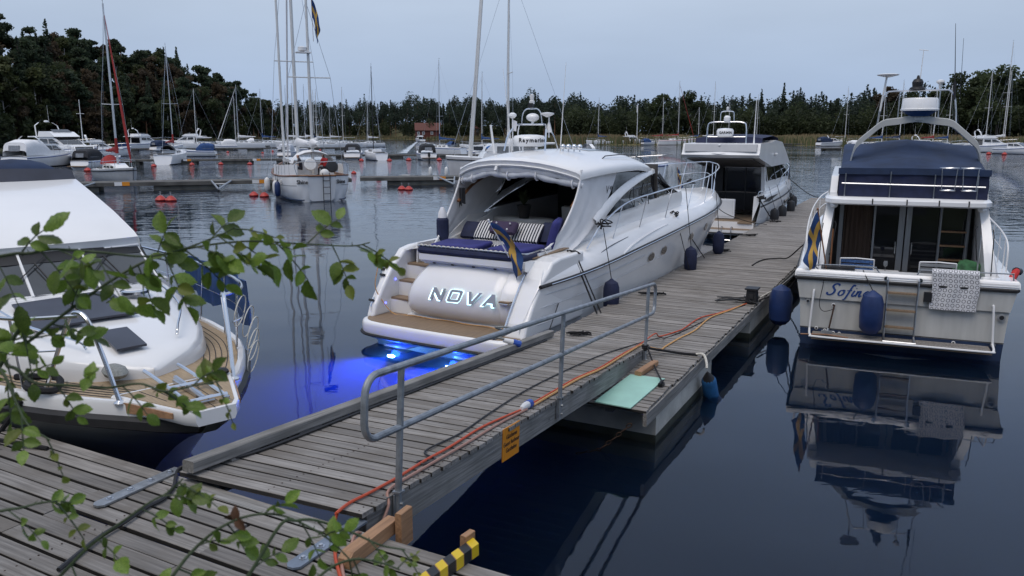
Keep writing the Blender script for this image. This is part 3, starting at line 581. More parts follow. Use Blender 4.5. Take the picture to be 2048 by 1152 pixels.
cord('mooring_rope', [P(-3.62, 19.5, .565), P(-3.6, 20.1, .566), P(-3.5, 20.6, .57), P(-3.2, 20.72, .6), P(-2.95, 20.6, .66), P(-2.4, 19.8, 1.2), P(-1.9, 19.0, 1.32)], .016, 'rope_black', 'slack black mooring rope across the pier to the blue covered boat', 'rope', 60)
# rope from the last handrail post to the pier cleats and blue foam fender
pa_ = gpt(6.85, -.80, .0)
cord('fender_rope', [pa_ + V((0, 0, .02)), P(-3.2, 10.95, .60), P(-2.95, 11.02, .575), P(-2.74, 11.05, .575)], .02, 'rope_black', 'thick black rope from the end handrail post to the foam fender', 'rope', 30)
cord('fender_rope', [pa_ + V((.02, 0, .05)), P(-3.12, 10.2, .60), P(-2.80, 9.5, .62)], .012, 'rope_black', 'taut black rope from the end post down to the mint board cleat', 'rope', 20)
cord('fender_rope', [P(-2.76, 11.05, .58), P(-2.68, 11.03, .60), P(-2.62, 10.98, .585), P(-2.57, 10.9, .52), P(-2.55, 10.85, .45)], .018, 'rope_white', 'frayed white rope over the pier edge above the foam fender', 'rope', 24)
q = MB()
for k in range(3): q.tube([pa_ + V((.04*cos(t), .04*sin(t), .0 + k*.025)) for t in (0, 1, 2, 3, 4, 5, 6.28)], .014, 5)
tag(q.ob('rope_knot', 'rope_black'), 'black rope knot wrapped round the foot of the end handrail post', 'rope')
t = thing('pier_cleat', 'small black cleat with rope at the mint board corner', 'cleat', P(-2.79, 9.47, .556), -AZP)
q = MB(); q.box((0, 0, .02), (.06, .10, .04)); q.ob('base', 'black', t, 0); q = MB(); q.tube([(0, -.09, .05), (0, 0, .06), (0, .09, .05)], [.012, .02, .012], 6); q.ob('horn', 'black', t)
ff = thing('foam_fender', 'blue foam cylinder fender hanging from the pier edge', 'fender', P(-2.52, 10.9, .0))
q = MB(); dv = (P(-2.50, 11.35, -.52) - P(-2.54, 10.85, .40)); o0 = P(-2.54, 10.85, .40) - P(-2.52, 10.9, 0)
q.tube([o0 + dv*.12, o0 + dv*.16, o0 + dv*.5, o0 + dv*.9, o0 + dv*.97, o0 + dv], [.085, .105, .11, .11, .10, .06], 14); q.ob('body', 'blue_foam', ff)
q = MB(); q.tube([o0, o0 + dv*.06, o0 + dv*.13], [.012, .05, .09], 12); q.ob('cone', 'black', ff)
# chain under the pier end
ch = thing('mooring_chain', 'rusty mooring chain slanting into the water under the pier end', 'chain', P(-3.1, 8.45, 0), -AZP)
rngc = random.Random(2)
for k in range(11):
    t = k/10; c0 = V((lerp(.23, -.36, t), lerp(.05, -.05, t), lerp(.34, -.2, t) - .03*sin(t*pi))); dd = V((-.05, -.007, -.041)).normalized(); up = V((0, 1, 0)) if k % 2 else dd.cross(V((0, 1, 0))).normalized(); sd = dd.cross(up).normalized() if k % 2 == 0 else dd.cross(V((0, 1, 0))).normalized()
    sd = V((0, 1, 0)) if k % 2 else dd.cross(V((0, 1, 0))).normalized()
    q = MB(); q.tube([c0 + dd*.038*cos(u) + sd*.021*sin(u) for u in [j*2*pi/10 for j in range(11)]], .0075, 5, cap=False); q.ob('link', 'rust', ch)
# ================================================================== large white sport cruiser
def hullshell(rings, name, mt, par, sm=40, cap=True):
    """rings: list of half sections (list of (x,y,z), y>=0, keel first); mirrored into one shell"""
    q = MB(); full = [[(p[0], p[1], p[2]) for p in r[::-1]] + [(p[0], -p[1], p[2]) for p in r[1:]] for r in rings]
    q.loft(full, False, False, False)
    if cap: n = len(full[0]); q.f.append(tuple(range(n))); q.m.append(0)
    return q.ob(name, mt, par, sm)
def strip(rings, name, mt, par, mirror=True, sm=40):
    q = MB(); q.loft(rings, False, False, False)
    if mirror: q.loft([[(p[0], -p[1], p[2]) for p in r] for r in rings], False, False, False, flip=True)
    return q.ob(name, mt, par, sm)
def fender(name, top, h, r, mt, label, rope_from, n=14, cat='fender', group=None, tip=True):
    t = thing(name, label, cat, (top[0], top[1], top[2] - h), 0, group); q = MB()
    prof = [(.02, h), (r*.35, h - .03), (r*.8, h*.88), (r, h*.72), (r*1.02, h*.4), (r*.95, h*.14), (r*.6, h*.03), (.02, 0)]
    q.lathe(prof, (0, 0, 0), n); q.ob('body', mt, t)
    q = MB(); rf = V(rope_from) - V((top[0], top[1], top[2] - h)); q.tube([(0, 0, h - .02), rf], .008, 5); q.ob('lanyard', 'rope_black', t)
    return t
def oval(c, ex, ey, rx, ry, depth, n=16):
    ex = V(ex).normalized(); ey = V(ey).normalized(); return [V(c) + ex*rx*cos(2*pi*k/n) + ey*ry*sin(2*pi*k/n) for k in range(n)]
NO = fpa(-7.27, 10.9); nv = thing('motor_yacht', 'large white sport cruiser with hardtop and glowing stern letters NOVA', 'motor yacht', (NO.x, NO.y, 0), az(31.5))
NM = Matrix.Rotation(az(31.5), 3, 'Z')
def nw(x, y, z): return V((NO.x, NO.y, 0)) + NM @ V((x, y, z))
LN = 14.3
def nhb(x): return 1.8*ip(x/LN, [0, .1, .35, .5, .65, .75, .85, .93, .98, 1], [.93, .97, 1, .99, .94, .84, .65, .42, .2, .02])
def nzr(x): return ip(x, [0, 3, 5, 7, 9, 11, 14.3], [1.2, 1.27, 1.4, 1.53, 1.64, 1.72, 1.80])
def nzd(x): return ip(x, [1, 2.2, 4.2, 5.5, 7.1, 9, 11.5, 14.3], [1.52, 1.56, 1.69, 1.78, 1.84, 1.90, 1.96, 1.98])
def rake(z): return ip(z, [-.6, .2, .42, .64, 1.1, 1.4, 1.56, 1.7], [.5, .45, .35, .45, .8, 1.1, 1.5, 1.9])
XS = [0, .35, .8, 1.4, 2.2, 3.2, 4.2, 5.2, 6.2, 7.2, 8.2, 9.2, 10.2, 11, 11.8, 12.5, 13.1, 13.6, 13.95, 14.2, 14.3]
def nx(x, z):  # raked stern
    r = rake(z); return x if x >= 3.2 else r + (3.2 - r)*x/3.2
rg = []
for x in XS:
    hb_, zr_ = nhb(x), nzr(x); t = x/LN; zk = ip(t, [0, .6, .78, .88, .95, 1], [-.55, -.55, -.3, .1, .8, 1.68]); zc = ip(t, [0, .5, .75, .9, 1], [.02, .1, .35, .85, 1.7]); fc = ip(t, [0, .5, .75, .9, 1], [.86, .84, .66, .5, .3])
    P_ = [(0, zk), (hb_*fc*.55, lerp(zk, zc, .6)), (hb_*fc, max(zc, zk)), (hb_*(fc + .03), max(zc + .04, zk)), (hb_*lerp(fc, 1, .55), lerp(zc, zr_, .45)), (hb_*.975, zr_ - .22), (hb_*.99, zr_ - .05), (hb_, zr_)]
    rg.append([(nx(x, z), y, z) for y, z in P_])
hullshell(rg, 'hull', 'gel', nv, 35, False)
# styling lines pressed into the topsides
for z0, xe, k in ((.16, 5.0, 0), (.36, 6.0, 1), (.62, 3.4, 2)):
    for s in (-1, 1):
        q = MB(); q.tube([(nx(x, nzr(x) - z0), s*(nhb(x)*.985 - .012 + .012), nzr(x) - z0 - .06*(x/xe)) for x in [.2 + xe*j/14 for j in range(15)]], .007, 5); q.ob('styling_line', 'canvas_grey', nv)
q = MB()
for s in (-1, 1):
    q.tube([(nx(x, nzr(x)), s*(nhb(x) + .012), nzr(x) + .0) for x in [j*LN/60 for j in range(61)]], .034, 8)
rr = q.ob('rub_rail', 'rubber', nv); q = MB()
for s in (-1, 1): q.tube([(nx(x, nzr(x)), s*(nhb(x) + .042), nzr(x) + .004) for x in [.4 + j*(LN - .4)/60 for j in range(61)]], .012, 6)
q.ob('steel_strip', 'chrome', rr)
# deck moulding: shoulder, side deck, foredeck
dk_ = []
for x in XS:
    hb_, zr_, zd_ = nhb(x), nzr(x), nzd(x); w_ = hb_/1.8; inn = max(.0, hb_ - .46)
    zi = zd_ + .05; zc_ = zi
    P_ = [(hb_, zr_ + .01), (hb_ - .012*w_, zr_ + .06), (hb_ - .08*w_, lerp(zr_, zd_, .6)), (hb_ - .17*w_, zd_ - .02), (hb_ - .24*w_, zd_ + .015), (inn, zi)]
    dk_.append([(nx(x, z), y, z) for y, z in P_])
strip(dk_, 'deck', 'gel', nv, True, 40)
grid = []
for x in [6.9, 7.6, 8.2, 9.2, 10.2, 11, 11.8, 12.5, 13.1, 13.6, 13.95, 14.25]:
    inn = max(0, nhb(x) - .46); zi = nzd(x) + .05; zt = ip(x, [7, 8.6, 10.5, 12.5, 14.3], [2.30, 2.32, 2.2, 2.06, 2.03])
    grid.append([(x, inn*sgn, lerp(zi, zt, ip(1 - abs(sgn), [0, .12, .3, 1], [0, .55, .88, 1]))) for sgn in [1, .94, .85, .7, .4, 0, -.4, -.7, -.85, -.94, -1]])
q = MB(); q.sheet(grid); q.ob('foredeck', 'gel', nv, 40)
# cabin sides up to the window sills
for s in (-1, 1):
    g2 = []
    for x in (2.4, 3.0, 3.6, 4.15, 5, 6, 7, 8.0, 8.6):
        yo = nhb(x) - .46; zi = nzd(x) + .05; zs = ip(x, [2.4, 3.0, 3.6, 4.15, 6, 8, 8.6], [1.64, 1.75, 1.95, 2.12, 2.2, 2.28, 2.30]); g2.append([(x, s*yo, zi), (x, s*(yo + .03), lerp(zi, zs, .5)), (x, s*(yo + .0), zs), (x, s*(yo - .08), zs + .0), (x, s*(yo - .1), zi - .3)])
    q = MB(); q.sheet(g2); q.ob('cabin_side', 'gel', nv, 40)
def sd(x, z, s, o=0): return (x, s*(lerp(1.40, 1.24, (z - 2.1)/.9) - (max(0, x - 6.2)*.10) + o), z)     # cabin side plane
for s in (-1, 1):
    q = MB(); q.prism([sd(x, z, s, -.02) for x, z in ((4.32, 2.36), (4.49, 2.46), (5.06, 2.62), (6.0, 2.82), (6.75, 2.90), (5.9, 3.03), (5.2, 3.05), (4.80, 3.03))], (0, s*.012, 0)); q.ob('window', 'glass_dark', nv, 0, label='upper curved dark side window')
    q = MB(); q.prism([sd(x, z, s, -.02) for x, z in ((4.0, 2.08), (5.5, 2.16), (7.0, 2.23), (8.05, 2.28), (6.9, 2.80), (6.57, 2.78), (5.62, 2.60), (4.75, 2.36))], (0, s*.014, 0)); q.ob('window', 'glass_dark', nv, 0, label='lower dark side window')
    a_c = spl([(3.45, 1.98), (4.0, 2.22), (4.6, 2.43), (5.3, 2.62), (6.2, 2.79), (6.9, 2.84), (7.2, 2.80)], 18); q = MB()
    up = []
    for i, (x, z, *_) in enumerate([(p.x, p.y) for p in [V((a, b, 0)) for a, b in [(v[0], v[1]) for v in a_c]]] if False else [(v[0], v[1]) for v in a_c]):
        wv = lerp(.12, .055, i/17); up.append([sd(x + wv*.4, z - wv, s, .0), sd(x + wv*.2, z - wv*.6, s, .045), sd(x - wv*.2, z + wv*.6, s, .045), sd(x - wv*.4, z + wv, s, .0)])
    q.loft(up, False, False, False); q.ob('window_arch', 'gel', nv, 50)
    q = MB(); q.prism([sd(x, z, s, -.01) for x, z in ((6.95, 2.86), (8.1, 2.27), (8.35, 2.27), (7.15, 2.88))], (0, s*.03, 0)); q.ob('screen_pillar', 'black', nv, 0)
    for xm in (5.4, 6.2, 7.0):
        q = MB(); q.prism([sd(xm + a, z, s, 0) for a, z in ((0, 2.16), (.03, 2.16), (.12, 2.62), (.09, 2.62))], (0, s*.008, 0)); q.ob('window_bar', 'black', nv, 0)
# windscreen
q = MB(); q.sheet([[(lerp(6.9, 8.55, t) - .35*abs(v)**2*(1 - .2*t), v*lerp(1.18, 1.30, t), lerp(3.14 - .26*v*v, 2.33 - .03*v*v, t)) for v in (-1, -.7, -.35, 0, .35, .7, 1)] for t in (0, .5, 1)], .02); q.ob('windscreen', 'glass_dark', nv)
# hardtop
def rz_(x, v): c_ = ip(x, [2.5, 3.3, 4.7, 5.8, 6.5, 7.0], [3.22, 3.33, 3.37, 3.34, 3.22, 3.12]); e_ = ip(x, [2.5, 3.3, 4.5, 5.8, 6.5, 7.0], [2.98, 3.03, 3.06, 3.05, 2.95, 2.85]); return lerp(c_, e_, abs(v)**2.4)
def rw_(x): return ip(x, [2.5, 3.3, 4.7, 5.8, 6.5, 7.0], [1.36, 1.42, 1.42, 1.36, 1.28, 1.18])
VS = [-1, -.985, -.95, -.85, -.7, -.5, -.25, 0, .25, .5, .7, .85, .95, .985, 1]
def rx_(x, v): return x + (.42*abs(v)**2.2 if x < 4 else 0)*(4 - x)/1.5
q = MB(); top = [[(rx_(x, v), v*rw_(x), rz_(x, v) - (.05 if abs(v) == 1 else .015 if abs(v) > .98 else 0) - dz) for v in VS] for x, dz in ((2.52, .06), (2.5, .03), (2.54, .005), (2.7, 0), (3.0, 0), (3.5, 0), (4.2, 0), (5, 0), (5.6, 0), (6.1, 0), (6.6, 0), (7.0, 0))]
q.sheet(top, .09, nrm=(0, 0, 1)); q.ob('hardtop', 'gel', nv, 50)
q = MB(); q.sheet([[(x, v*.62, rz_(x, v*.45) + .006) for v in (-1, -.5, 0, .5, 1)] for x in (4.75, 5.1, 5.5, 5.9)], .004, nrm=(0, 0, 1)); q.ob('roof_hatch', 'vinyl', nv)
for s in (-1, 1):
    q = MB(); q.tube([(x, s*1.12, rz_(x, .8) + h) for x, h in ((4.35, .0), (4.5, .05), (5.2, .06), (5.9, .06), (6.4, .05), (6.55, 0))], .011, 6); q.ob('roof_grab_rail', 'black', nv)
# canvas side panels with folds, drop curtain and rolled curtain
for s in (-1, 1):
    g2 = []
    for z, xa, xf, ya, yf in ((3.02, 2.98, 4.78, 1.34, 1.26), (2.8, 2.93, 4.62, 1.34, 1.30), (2.55, 2.80, 4.38, 1.34, 1.33), (2.3, 2.62, 4.02, 1.33, 1.37), (2.05, 2.40, 3.60, 1.31, 1.40), (1.85, 2.18, 3.15, 1.27, 1.42), (1.68, 1.95, 2.75, 1.20, 1.42), (1.56, 1.70, 2.40, 1.10, 1.40), (1.50, 1.45, 2.15, 1.02, 1.36)):
        g2.append([(lerp(xa, xf, u), s*(lerp(ya, yf, u) + .016*sin(u*11 + z*5) + .006*sin(u*23 + z*3)), z - .02*sin(u*9)*(z < 2.6)) for u in [j/16 for j in range(17)]])
    q = MB(); q.sheet(g2, .006); q.ob('side_canvas', 'canvas', nv, 60)
    q = MB(); q.tube(spl([(2.98, s*1.345, 3.02), (2.93, s*1.345, 2.8), (2.80, s*1.345, 2.55), (2.62, s*1.335, 2.3), (2.40, s*1.315, 2.05), (2.18, s*1.275, 1.85), (1.95, s*1.205, 1.68), (1.45, s*1.02, 1.50)], 24), .02, 6); q.ob('canvas_hem', 'canvas', nv)
q = MB(); g2 = []
for dz, o in ((0, 0), (.06, -.01), (.13, .0), (.19, .03)):
    g2.append([(rx_(2.56, v) + o + .006*sin(v*13), v*1.34, rz_(2.6, v) - .085 - dz*(1 - .25*v*v) - .004*sin(v*11)) for v in [-1 + j/14 for j in range(29)]])
q.sheet(g2, .008); q.ob('drop_curtain', 'canvas', nv, 60)
rp_ = []; rr_ = []
for j in range(57):
    v = 1 - j/28; y = v*1.36; sag = .045*sin((v + 1)*pi*1.5)**2; rp_.append((rx_(2.56, v) + .06 + .004*sin(j*2.1), y, rz_(2.6, v) - .29 + .03*v*v - sag + .004*sin(j*.7))); rr_.append(.058 + .007*sin(j*.9) + .004*sin(j*2.1))
q = MB(); q.tube(rp_, rr_, 10); rc = q.ob('rolled_curtain', 'canvas_grey', nv, 60)
for j in (2, 9, 28, 40, 53):
    x, y, z = rp_[j]; q = MB(); q.tube([(x + .085*cos(t), y, z + .085*sin(t)) for t in [k*2*pi/10 for k in range(11)]], .016, 5, cap=False); q.tube([(x - .05, y, z + .06), (x - .03, y + .01, z + .2)], .012, 5); q.ob('strap', 'canvas', rc)
q = MB(); q.box((2.50, .2, 3.03), (.06, .05, .09), (0, .5, 0)); q.tube([(2.52, .2, 3.06), (2.55, .22, 3.14)], .012, 6); q.ob('curtain_lamp', 'plug_white', nv, 30)
# cockpit: sole, inner sides, forward bulkhead, helm
q = MB(); q.box((4.3, 0, .93), (5.6, 2.7, .06)); q.ob('cockpit_sole', 'teak', nv, 0)
q = MB(); q.sheet([[(6.9, y, z) for y in (-1.3, -.6, 0, .6, 1.3)] for z in (.95, 1.6, 2.3, 3.0)], .03); q.ob('cabin_bulkhead', 'interior', nv, 0)
for s in (-1, 1):
    q = MB(); q.sheet([[(x, s*1.36, .95), (x, s*1.33, 1.5), (x, s*1.30, 1.66 if x < 3.2 else 2.05)] for x in (1.5, 2.4, 3.2, 4.2, 5.4, 6.9)], .03); q.ob('cockpit_liner', 'gel2', nv)
    q = MB(); q.tube(spl([(2.75, s*1.27, 2.35), (3.3, s*1.25, 2.68), (4.0, s*1.22, 2.88), (4.9, s*1.15, 2.97)], 14), .03, 6); q.ob('arch_trim', 'wood_trim', nv)
q = MB(); q.box((5.9, -.65, 1.55), (.7, 1.0, 1.2)); q.box((5.75, -.65, 2.2), (.45, 1.0, .25), (0, -.4, 0)); q.ob('helm_console', 'interior', nv, 0)
q = MB(); q.tube([(5.45 + .05*cos(t), -.65 + .19*cos(t), 1.98 + .19*sin(t)) for t in [k*2*pi/16 for k in range(17)]], .016, 6, cap=False); q.ob('steering_wheel', 'black', nv)
for y in (-.95, -.35):
    q = MB(); q.box((4.9, y, 1.35), (.5, .48, .75)); q.box((4.66, y, 1.85), (.14, .48, .65), (0, -.12, 0)); q.ob('helm_seat', 'cream', nv, 0)
def rsofa(name, cx, cy, rx, ry, z0, z1, mt): q = MB(); q.loft([[(cx + rx*k_*cos(t), cy + ry*k_*sin(t), z) for t in [j*2*pi/24 for j in range(24)]] for z, k_ in ((z0, 1), (z1 - .07, 1.0), (z1 - .02, .97), (z1, .9))]); return q.ob(name, mt, nv, 50)
rsofa('settee', 3.75, .60, .55, .62, .96, 1.62, 'cream'); rsofa('settee_back', 4.1, .55, .30, .75, .96, 1.95, 'cream'); rsofa('settee', 3.85, -.35, .35, .42, .96, 1.78, 'cream')
q = MB(); q.lathe([(.10, 0), (.15, .26), (.16, .27)], (3.9, .42, 1.96), 12); pot = q.ob('plant_pot', 'black', nv); q = MB(); rngp = random.Random(1)
for k in range(26):
    an = rngp.random()*6.28; o_ = rngp.uniform(.08, .22); hh = rngp.uniform(.15, .36); bx, by = 3.9, .42; q.add([(bx, by, 2.2), (bx + o_*.6*cos(an - .25), by + o_*.6*sin(an - .25), 2.22 + hh*.7), (bx + o_*cos(an), by + o_*sin(an), 2.2 + hh), (bx + o_*.6*cos(an + .25), by + o_*.6*sin(an + .25), 2.22 + hh*.7)], [(0, 1, 2, 3)])
q.ob('plant_leaves', 'leaf_oak', pot, 0)
# sun pad with cushions
q = MB(); q.loft([[(1.0, -1.32, z), (1.0, .88, z), (2.95, .95, z), (2.95, -1.32, z)] if z > 1.3 else [(1.3, -1.3, z), (1.3, .85, z), (2.95, .95, z), (2.95, -1.3, z)] for z in (.95, 1.30, 1.42, 1.56)]); q.ob('sunpad_base', 'gel', nv, 0)
def cushion(name, c, d, mt, rot=(0, 0, 0), b_=.05, sub=None):
    q = MB(); M3 = Euler(rot).to_matrix(); x, y, z = d[0]/2, d[1]/2, d[2]/2; rings = []
    for zz, k_ in ((-z, .9), (-z*.6, 1), (z*.5, 1), (z*.85, .95), (z, .80)):
        rings.append([V(c) + M3 @ V((sx*(x - b_*(1 - k_)*4 - (b_ if cx_ else 0)), sy*(y - b_*(1 - k_)*4 - (0 if cx_ else b_)), zz)) for sx, sy, cx_ in ((1, 1, 1), (-1, 1, 1), (-1, 1, 0), (-1, -1, 0), (-1, -1, 1), (1, -1, 1), (1, -1, 0), (1, 1, 0))])
    q.loft(rings); return q.ob(name, mt, sub or nv, 60)
cushion('sunpad_cushion', (1.95, -.2, 1.60), (1.85, 2.14, .09), 'navy')
cushion('cushion', (1.55, .35, 1.68), (.75, .95, .10), 'blue_cush', (0, -.03, .1)); cushion('cushion', (1.62, -.78, 1.68), (.8, .72, .10), 'blue_cush', (0, -.03, -.1))
m = bpy.data.materials.new('stripe'); M_['stripe'] = m; m.use_nodes = True; n = m.node_tree; L = n.links.new; b = n.nodes['Principled BSDF']; b.inputs['Roughness'].default_value = .85
t = n.nodes.new('ShaderNodeTexCoord'); wv = n.nodes.new('ShaderNodeTexWave'); wv.bands_direction = 'Y'; wv.inputs['Scale'].default_value = 5.2; rp = n.nodes.new('ShaderNodeValToRGB'); rp.color_ramp.interpolation = 'CONSTANT'; rp.color_ramp.elements[0].color = (.012, .015, .035, 1); rp.color_ramp.elements[1].color = (.7, .7, .7, 1); rp.color_ramp.elements[1].position = .5
L(t.outputs['Object'], wv.inputs['Vector']); L(wv.outputs['Fac'], rp.inputs['Fac']); L(rp.outputs['Color'], b.inputs['Base Color'])
for y in (.42, -.42): cushion('striped_cushion', (2.62, y, 1.83), (.12, .62, .42), 'stripe', (0, .75, 0), .03)
cushion('striped_cushion', (2.15, -.02, 1.655), (.55, 1.3, .05), 'stripe')
cushion('back_cushion', (2.72, .93, 1.80), (.12, .4, .36), 'navy', (0, .7, 0), .03); cushion('back_cushion', (2.72, -.86, 1.84), (.14, .42, .42), 'navy', (0, .6, 0), .03)
cushion('back_cushion', (2.35, -1.15, 1.90), (.62, .14, .55), 'blue_cush', (.25, 0, .35), .04)
pl_ = cushion('pillow', (2.42, -.02, 1.93), (.13, .56, .26), 'purple_cush', (0, .75, .1), .04)
for k, (dy, dz) in enumerate(((-.15, .05), (.15, .05), (-.12, -.05), (.14, -.05))): q = MB(); q.ell((2.36 + dz*.6, -.02 + dy, 1.97 + dz), (.02, .02, .02), 8, 5); q.ob('button', 'fender_white', pl_)
q = MB(); q.box((2.9, -.1, 1.74), (.06, 1.5, .3), (0, .3, 0)); q.ob('backrest_panel', 'gel', nv, 0)
# aft rail round the sun pad
q = MB(); q.tube(spl([(1.12, .92, 1.62), (.98, .90, 1.70), (.96, .5, 1.71), (.96, -.3, 1.71), (.96, -1.1, 1.71), (1.1, -1.32, 1.70), (1.6, -1.33, 1.72), (1.75, -1.33, 1.60)], 40), .013, 6)
for y in (.86, .45, .35, -.42, -1.0): q.tube([(.96, y, 1.71), (1.0, y, 1.52)], .009, 5)
q.ob('pad_rail', 'chrome', nv)
q = MB(); q.tube([(.965, lerp(.85, -1.05, j/60), 1.715 + .01*sin(j*2)) for j in range(61)], .016, 5); q.ob('rail_rope', 'rope_white', nv)
q = MB(); q.tube([(.99, .88, 1.63), (.97, -.1, 1.625), (.99, -1.15, 1.63)], .065, 8); q.ob('pad_bolster', 'navy', nv)
q = MB(); q.loft([[(.93, .86, z), (.93, -1.28, z), (1.28, -1.30, z), (1.28, .88, z)] if z > 1.45 else [(1.06, .84, z), (1.06, -1.24, z), (1.28, -1.28, z), (1.28, .86, z)] for z in (1.37, 1.43, 1.46, 1.565)]); q.ob('stern_ledge', 'gel', nv, 40)
for y in (.6, .2, -.25, -.7): q = MB(); q.box((1.04, y, 1.40), (.02, .05, .03)); q.ob('ledge_drain', 'black', nv, 0)
# transom door, bulging
def trx(z): return ip(z, [.40, .46, .56, .75, .95, 1.15, 1.30, 1.42], [.93, .84, .74, .68, .71, .83, .98, 1.15])
g2 = []
for z in (.40, .46, .56, .68, .82, .95, 1.08, 1.2, 1.3, 1.42):
    yl = ip(z, [.4, .8, 1.1, 1.42], [1.02, 1.0, .90, .72]); g2.append([(trx(z) + e + .05*((v - .5)*2)**2, lerp(yl, -1.0, v), z) for v, e in ((0, .22), (.012, .06), (.05, .012), (.12, 0), (.3, 0), (.5, 0), (.7, 0), (.9, 0), (.985, 0), (1, .04))])
q = MB(); q.sheet(g2, .03); td = q.ob('transom_door', 'gel', nv, 60)
q = MB(); q.tube([(trx(z) + .006, .42 - .02*z, z) for z in (.46, .56, .68, .82, .95, 1.08, 1.2, 1.3, 1.4)], .004, 4); q.ob('seam', 'canvas_grey', td)
g2 = [[(trx(z) + .02, -1.01, z), (trx(z) + .03, -1.12, z), (trx(z) + .08, -1.25, z), (trx(z) + .5, -1.3, z)] for z in (.40, .46, .56, .68, .82, .95, 1.08, 1.2, 1.3, 1.42)]
q = MB(); q.sheet(g2, .02); q.ob('transom_panel', 'gel', nv, 60)
q = MB(); q.box((.72, -1.12, .92), (.16, .2, .03)); st_ = q.ob('stern_step', 'teak', nv, 0); q = MB(); q.tube([(.80, -1.02, .90), (.62, -1.05, .905), (.62, -1.2, .905), (.80, -1.24, .90)], .012, 6); q.ob('step_rim', 'chrome', st_)
q = MB(); q.box((1.3, -.1, .42), (1.0, 2.3, .06)); q.ob('sill', 'gel', nv, 0)
# quarters left and right of the door
def qpoly(y): return [(rake(z) + .02, y, z) for z in (.40, .64, .9, 1.1, 1.3, 1.45)] + [(1.34, y, 1.555), (1.6, y, 1.60), (2.5, y, 1.62), (2.5, y, .40)]
for y0, y1, lab in ((1.50, 1.675, 'port'), (-1.675, -1.27, 'stbd')):
    q = MB(); q.prism(qpoly(y0), (0, y1 - y0, 0)); o = q.ob('stern_quarter', 'gel', nv, 0); bv = o.modifiers.new('b', 'BEVEL'); bv.width = .05; bv.segments = 3; bv.limit_method = 'ANGLE'; bv.angle_limit = R(50)
q = MB(); q.prism([(1.35, -1.30, 1.575), (1.25, -1.12, 1.575), (2.35, -1.28, 1.64), (2.4, -1.42, 1.64)], (0, 0, .02)); q.ob('teak_pad', 'teak', nv, 0)
q = MB(); q.tube([(rake(z) - .02, -1.30, z) for z in (.55, .8, 1.0, 1.2, 1.35)], .014, 6); q.tube([(rake(z) + .0, 1.60, z) for z in (.6, .75)], .012, 6); q.ob('grab_handle', 'chrome', nv)
for z in (.70, 1.12): q = MB(); q.box((rake(z) - .01, 1.62, z), (.05, .10, .035), (0, .5, 0)); q.ob('quarter_cleat', 'black', nv, 0)
# steps on the port side
for k in range(4):
    z = .42 + .285*(k + 1); x0 = .86 + .25*k
    if k < 3:
        q = MB(); q.box((x0 + .5, 1.22, z - .16), (1.0, .60, .25)); s_ = q.ob('step', 'gel', nv, 0); q = MB(); q.prism([(x0 - .03, .94, z - .032), (x0 + .02, 1.49, z - .032), (x0 + .34, 1.49, z - .032), (x0 + .30, .90, z - .032)], (0, 0, .035)); q.ob('tread', 'teak', s_, 0)
q = MB(); q.box((2.1, 1.2, 1.53), (.9, .6, .06)); s_ = q.ob('step', 'gel', nv, 0); q = MB(); q.box((1.75, 1.2, 1.57), (.25, .5, .02)); q.ob('tread', 'teak', s_, 0)
m_ = mat('led_blue', (.1, .1, 1), .3, emit=(.12, .15, 1), es=4)
for x, z in ((.72, .62), (1.02, 1.02)): q = MB(); q.ell((x, 1.485, z), (.018, .012, .018), 8, 5); q.ob('courtesy_light', 'led_blue', nv)
# swim platform
def plat(k_, x0=.0): return spl([(.95, 1.70*k_, 0), (.6, 1.71*k_, 0), (.28, 1.66*k_, 0), (.07 + x0, 1.45*k_, 0), (.0 + x0, 1.1, 0), (-.03 + x0, .4, 0), (-.03 + x0, -.4, 0), (.0 + x0, -1.1, 0), (.07 + x0, -1.45*k_, 0), (.28, -1.66*k_, 0), (.6, -1.71*k_, 0), (.95, -1.70*k_, 0)], 40)
q = MB(); q.loft([[(p.x + dx, p.y*k_, z) for p in plat(1)] for z, k_, dx in ((.13, .95, .06), (.16, .985, .02), (.24, 1.0, 0), (.36, 1.0, 0), (.405, .992, .012), (.42, .975, .03))], True); q.ob('swim_platform', 'gel', nv, 50)
q = MB(); q.tube([(p.x - .012, p.y*1.004, .20) for p in plat(1)], .026, 6); q.ob('platform_fender', 'rubber', nv)
q = MB(); q.loft([[(lerp(.5, p.x, .88) + .03, p.y*.955, z) for p in plat(1)] for z in (.42, .428)]); q.ob('teak_deck', 'teak', nv, 0)
cordp = [(.60, 1.55, 1.3), (.55, 1.58, .95), (.62, 1.5, .7), (.72, 1.3, .44), (.78, .9, .44), (.74, .5, .44), (.78, .1, .44), (.73, -.3, .44), (.77, -.7, .44), (.74, -1.0, .44), (.70, -1.2, .6), (.75, -1.32, .8)]
q = MB(); q.tube(spl(cordp, 70), .009, 5); q.ob('stern_cord', 'yellow_cable', nv)
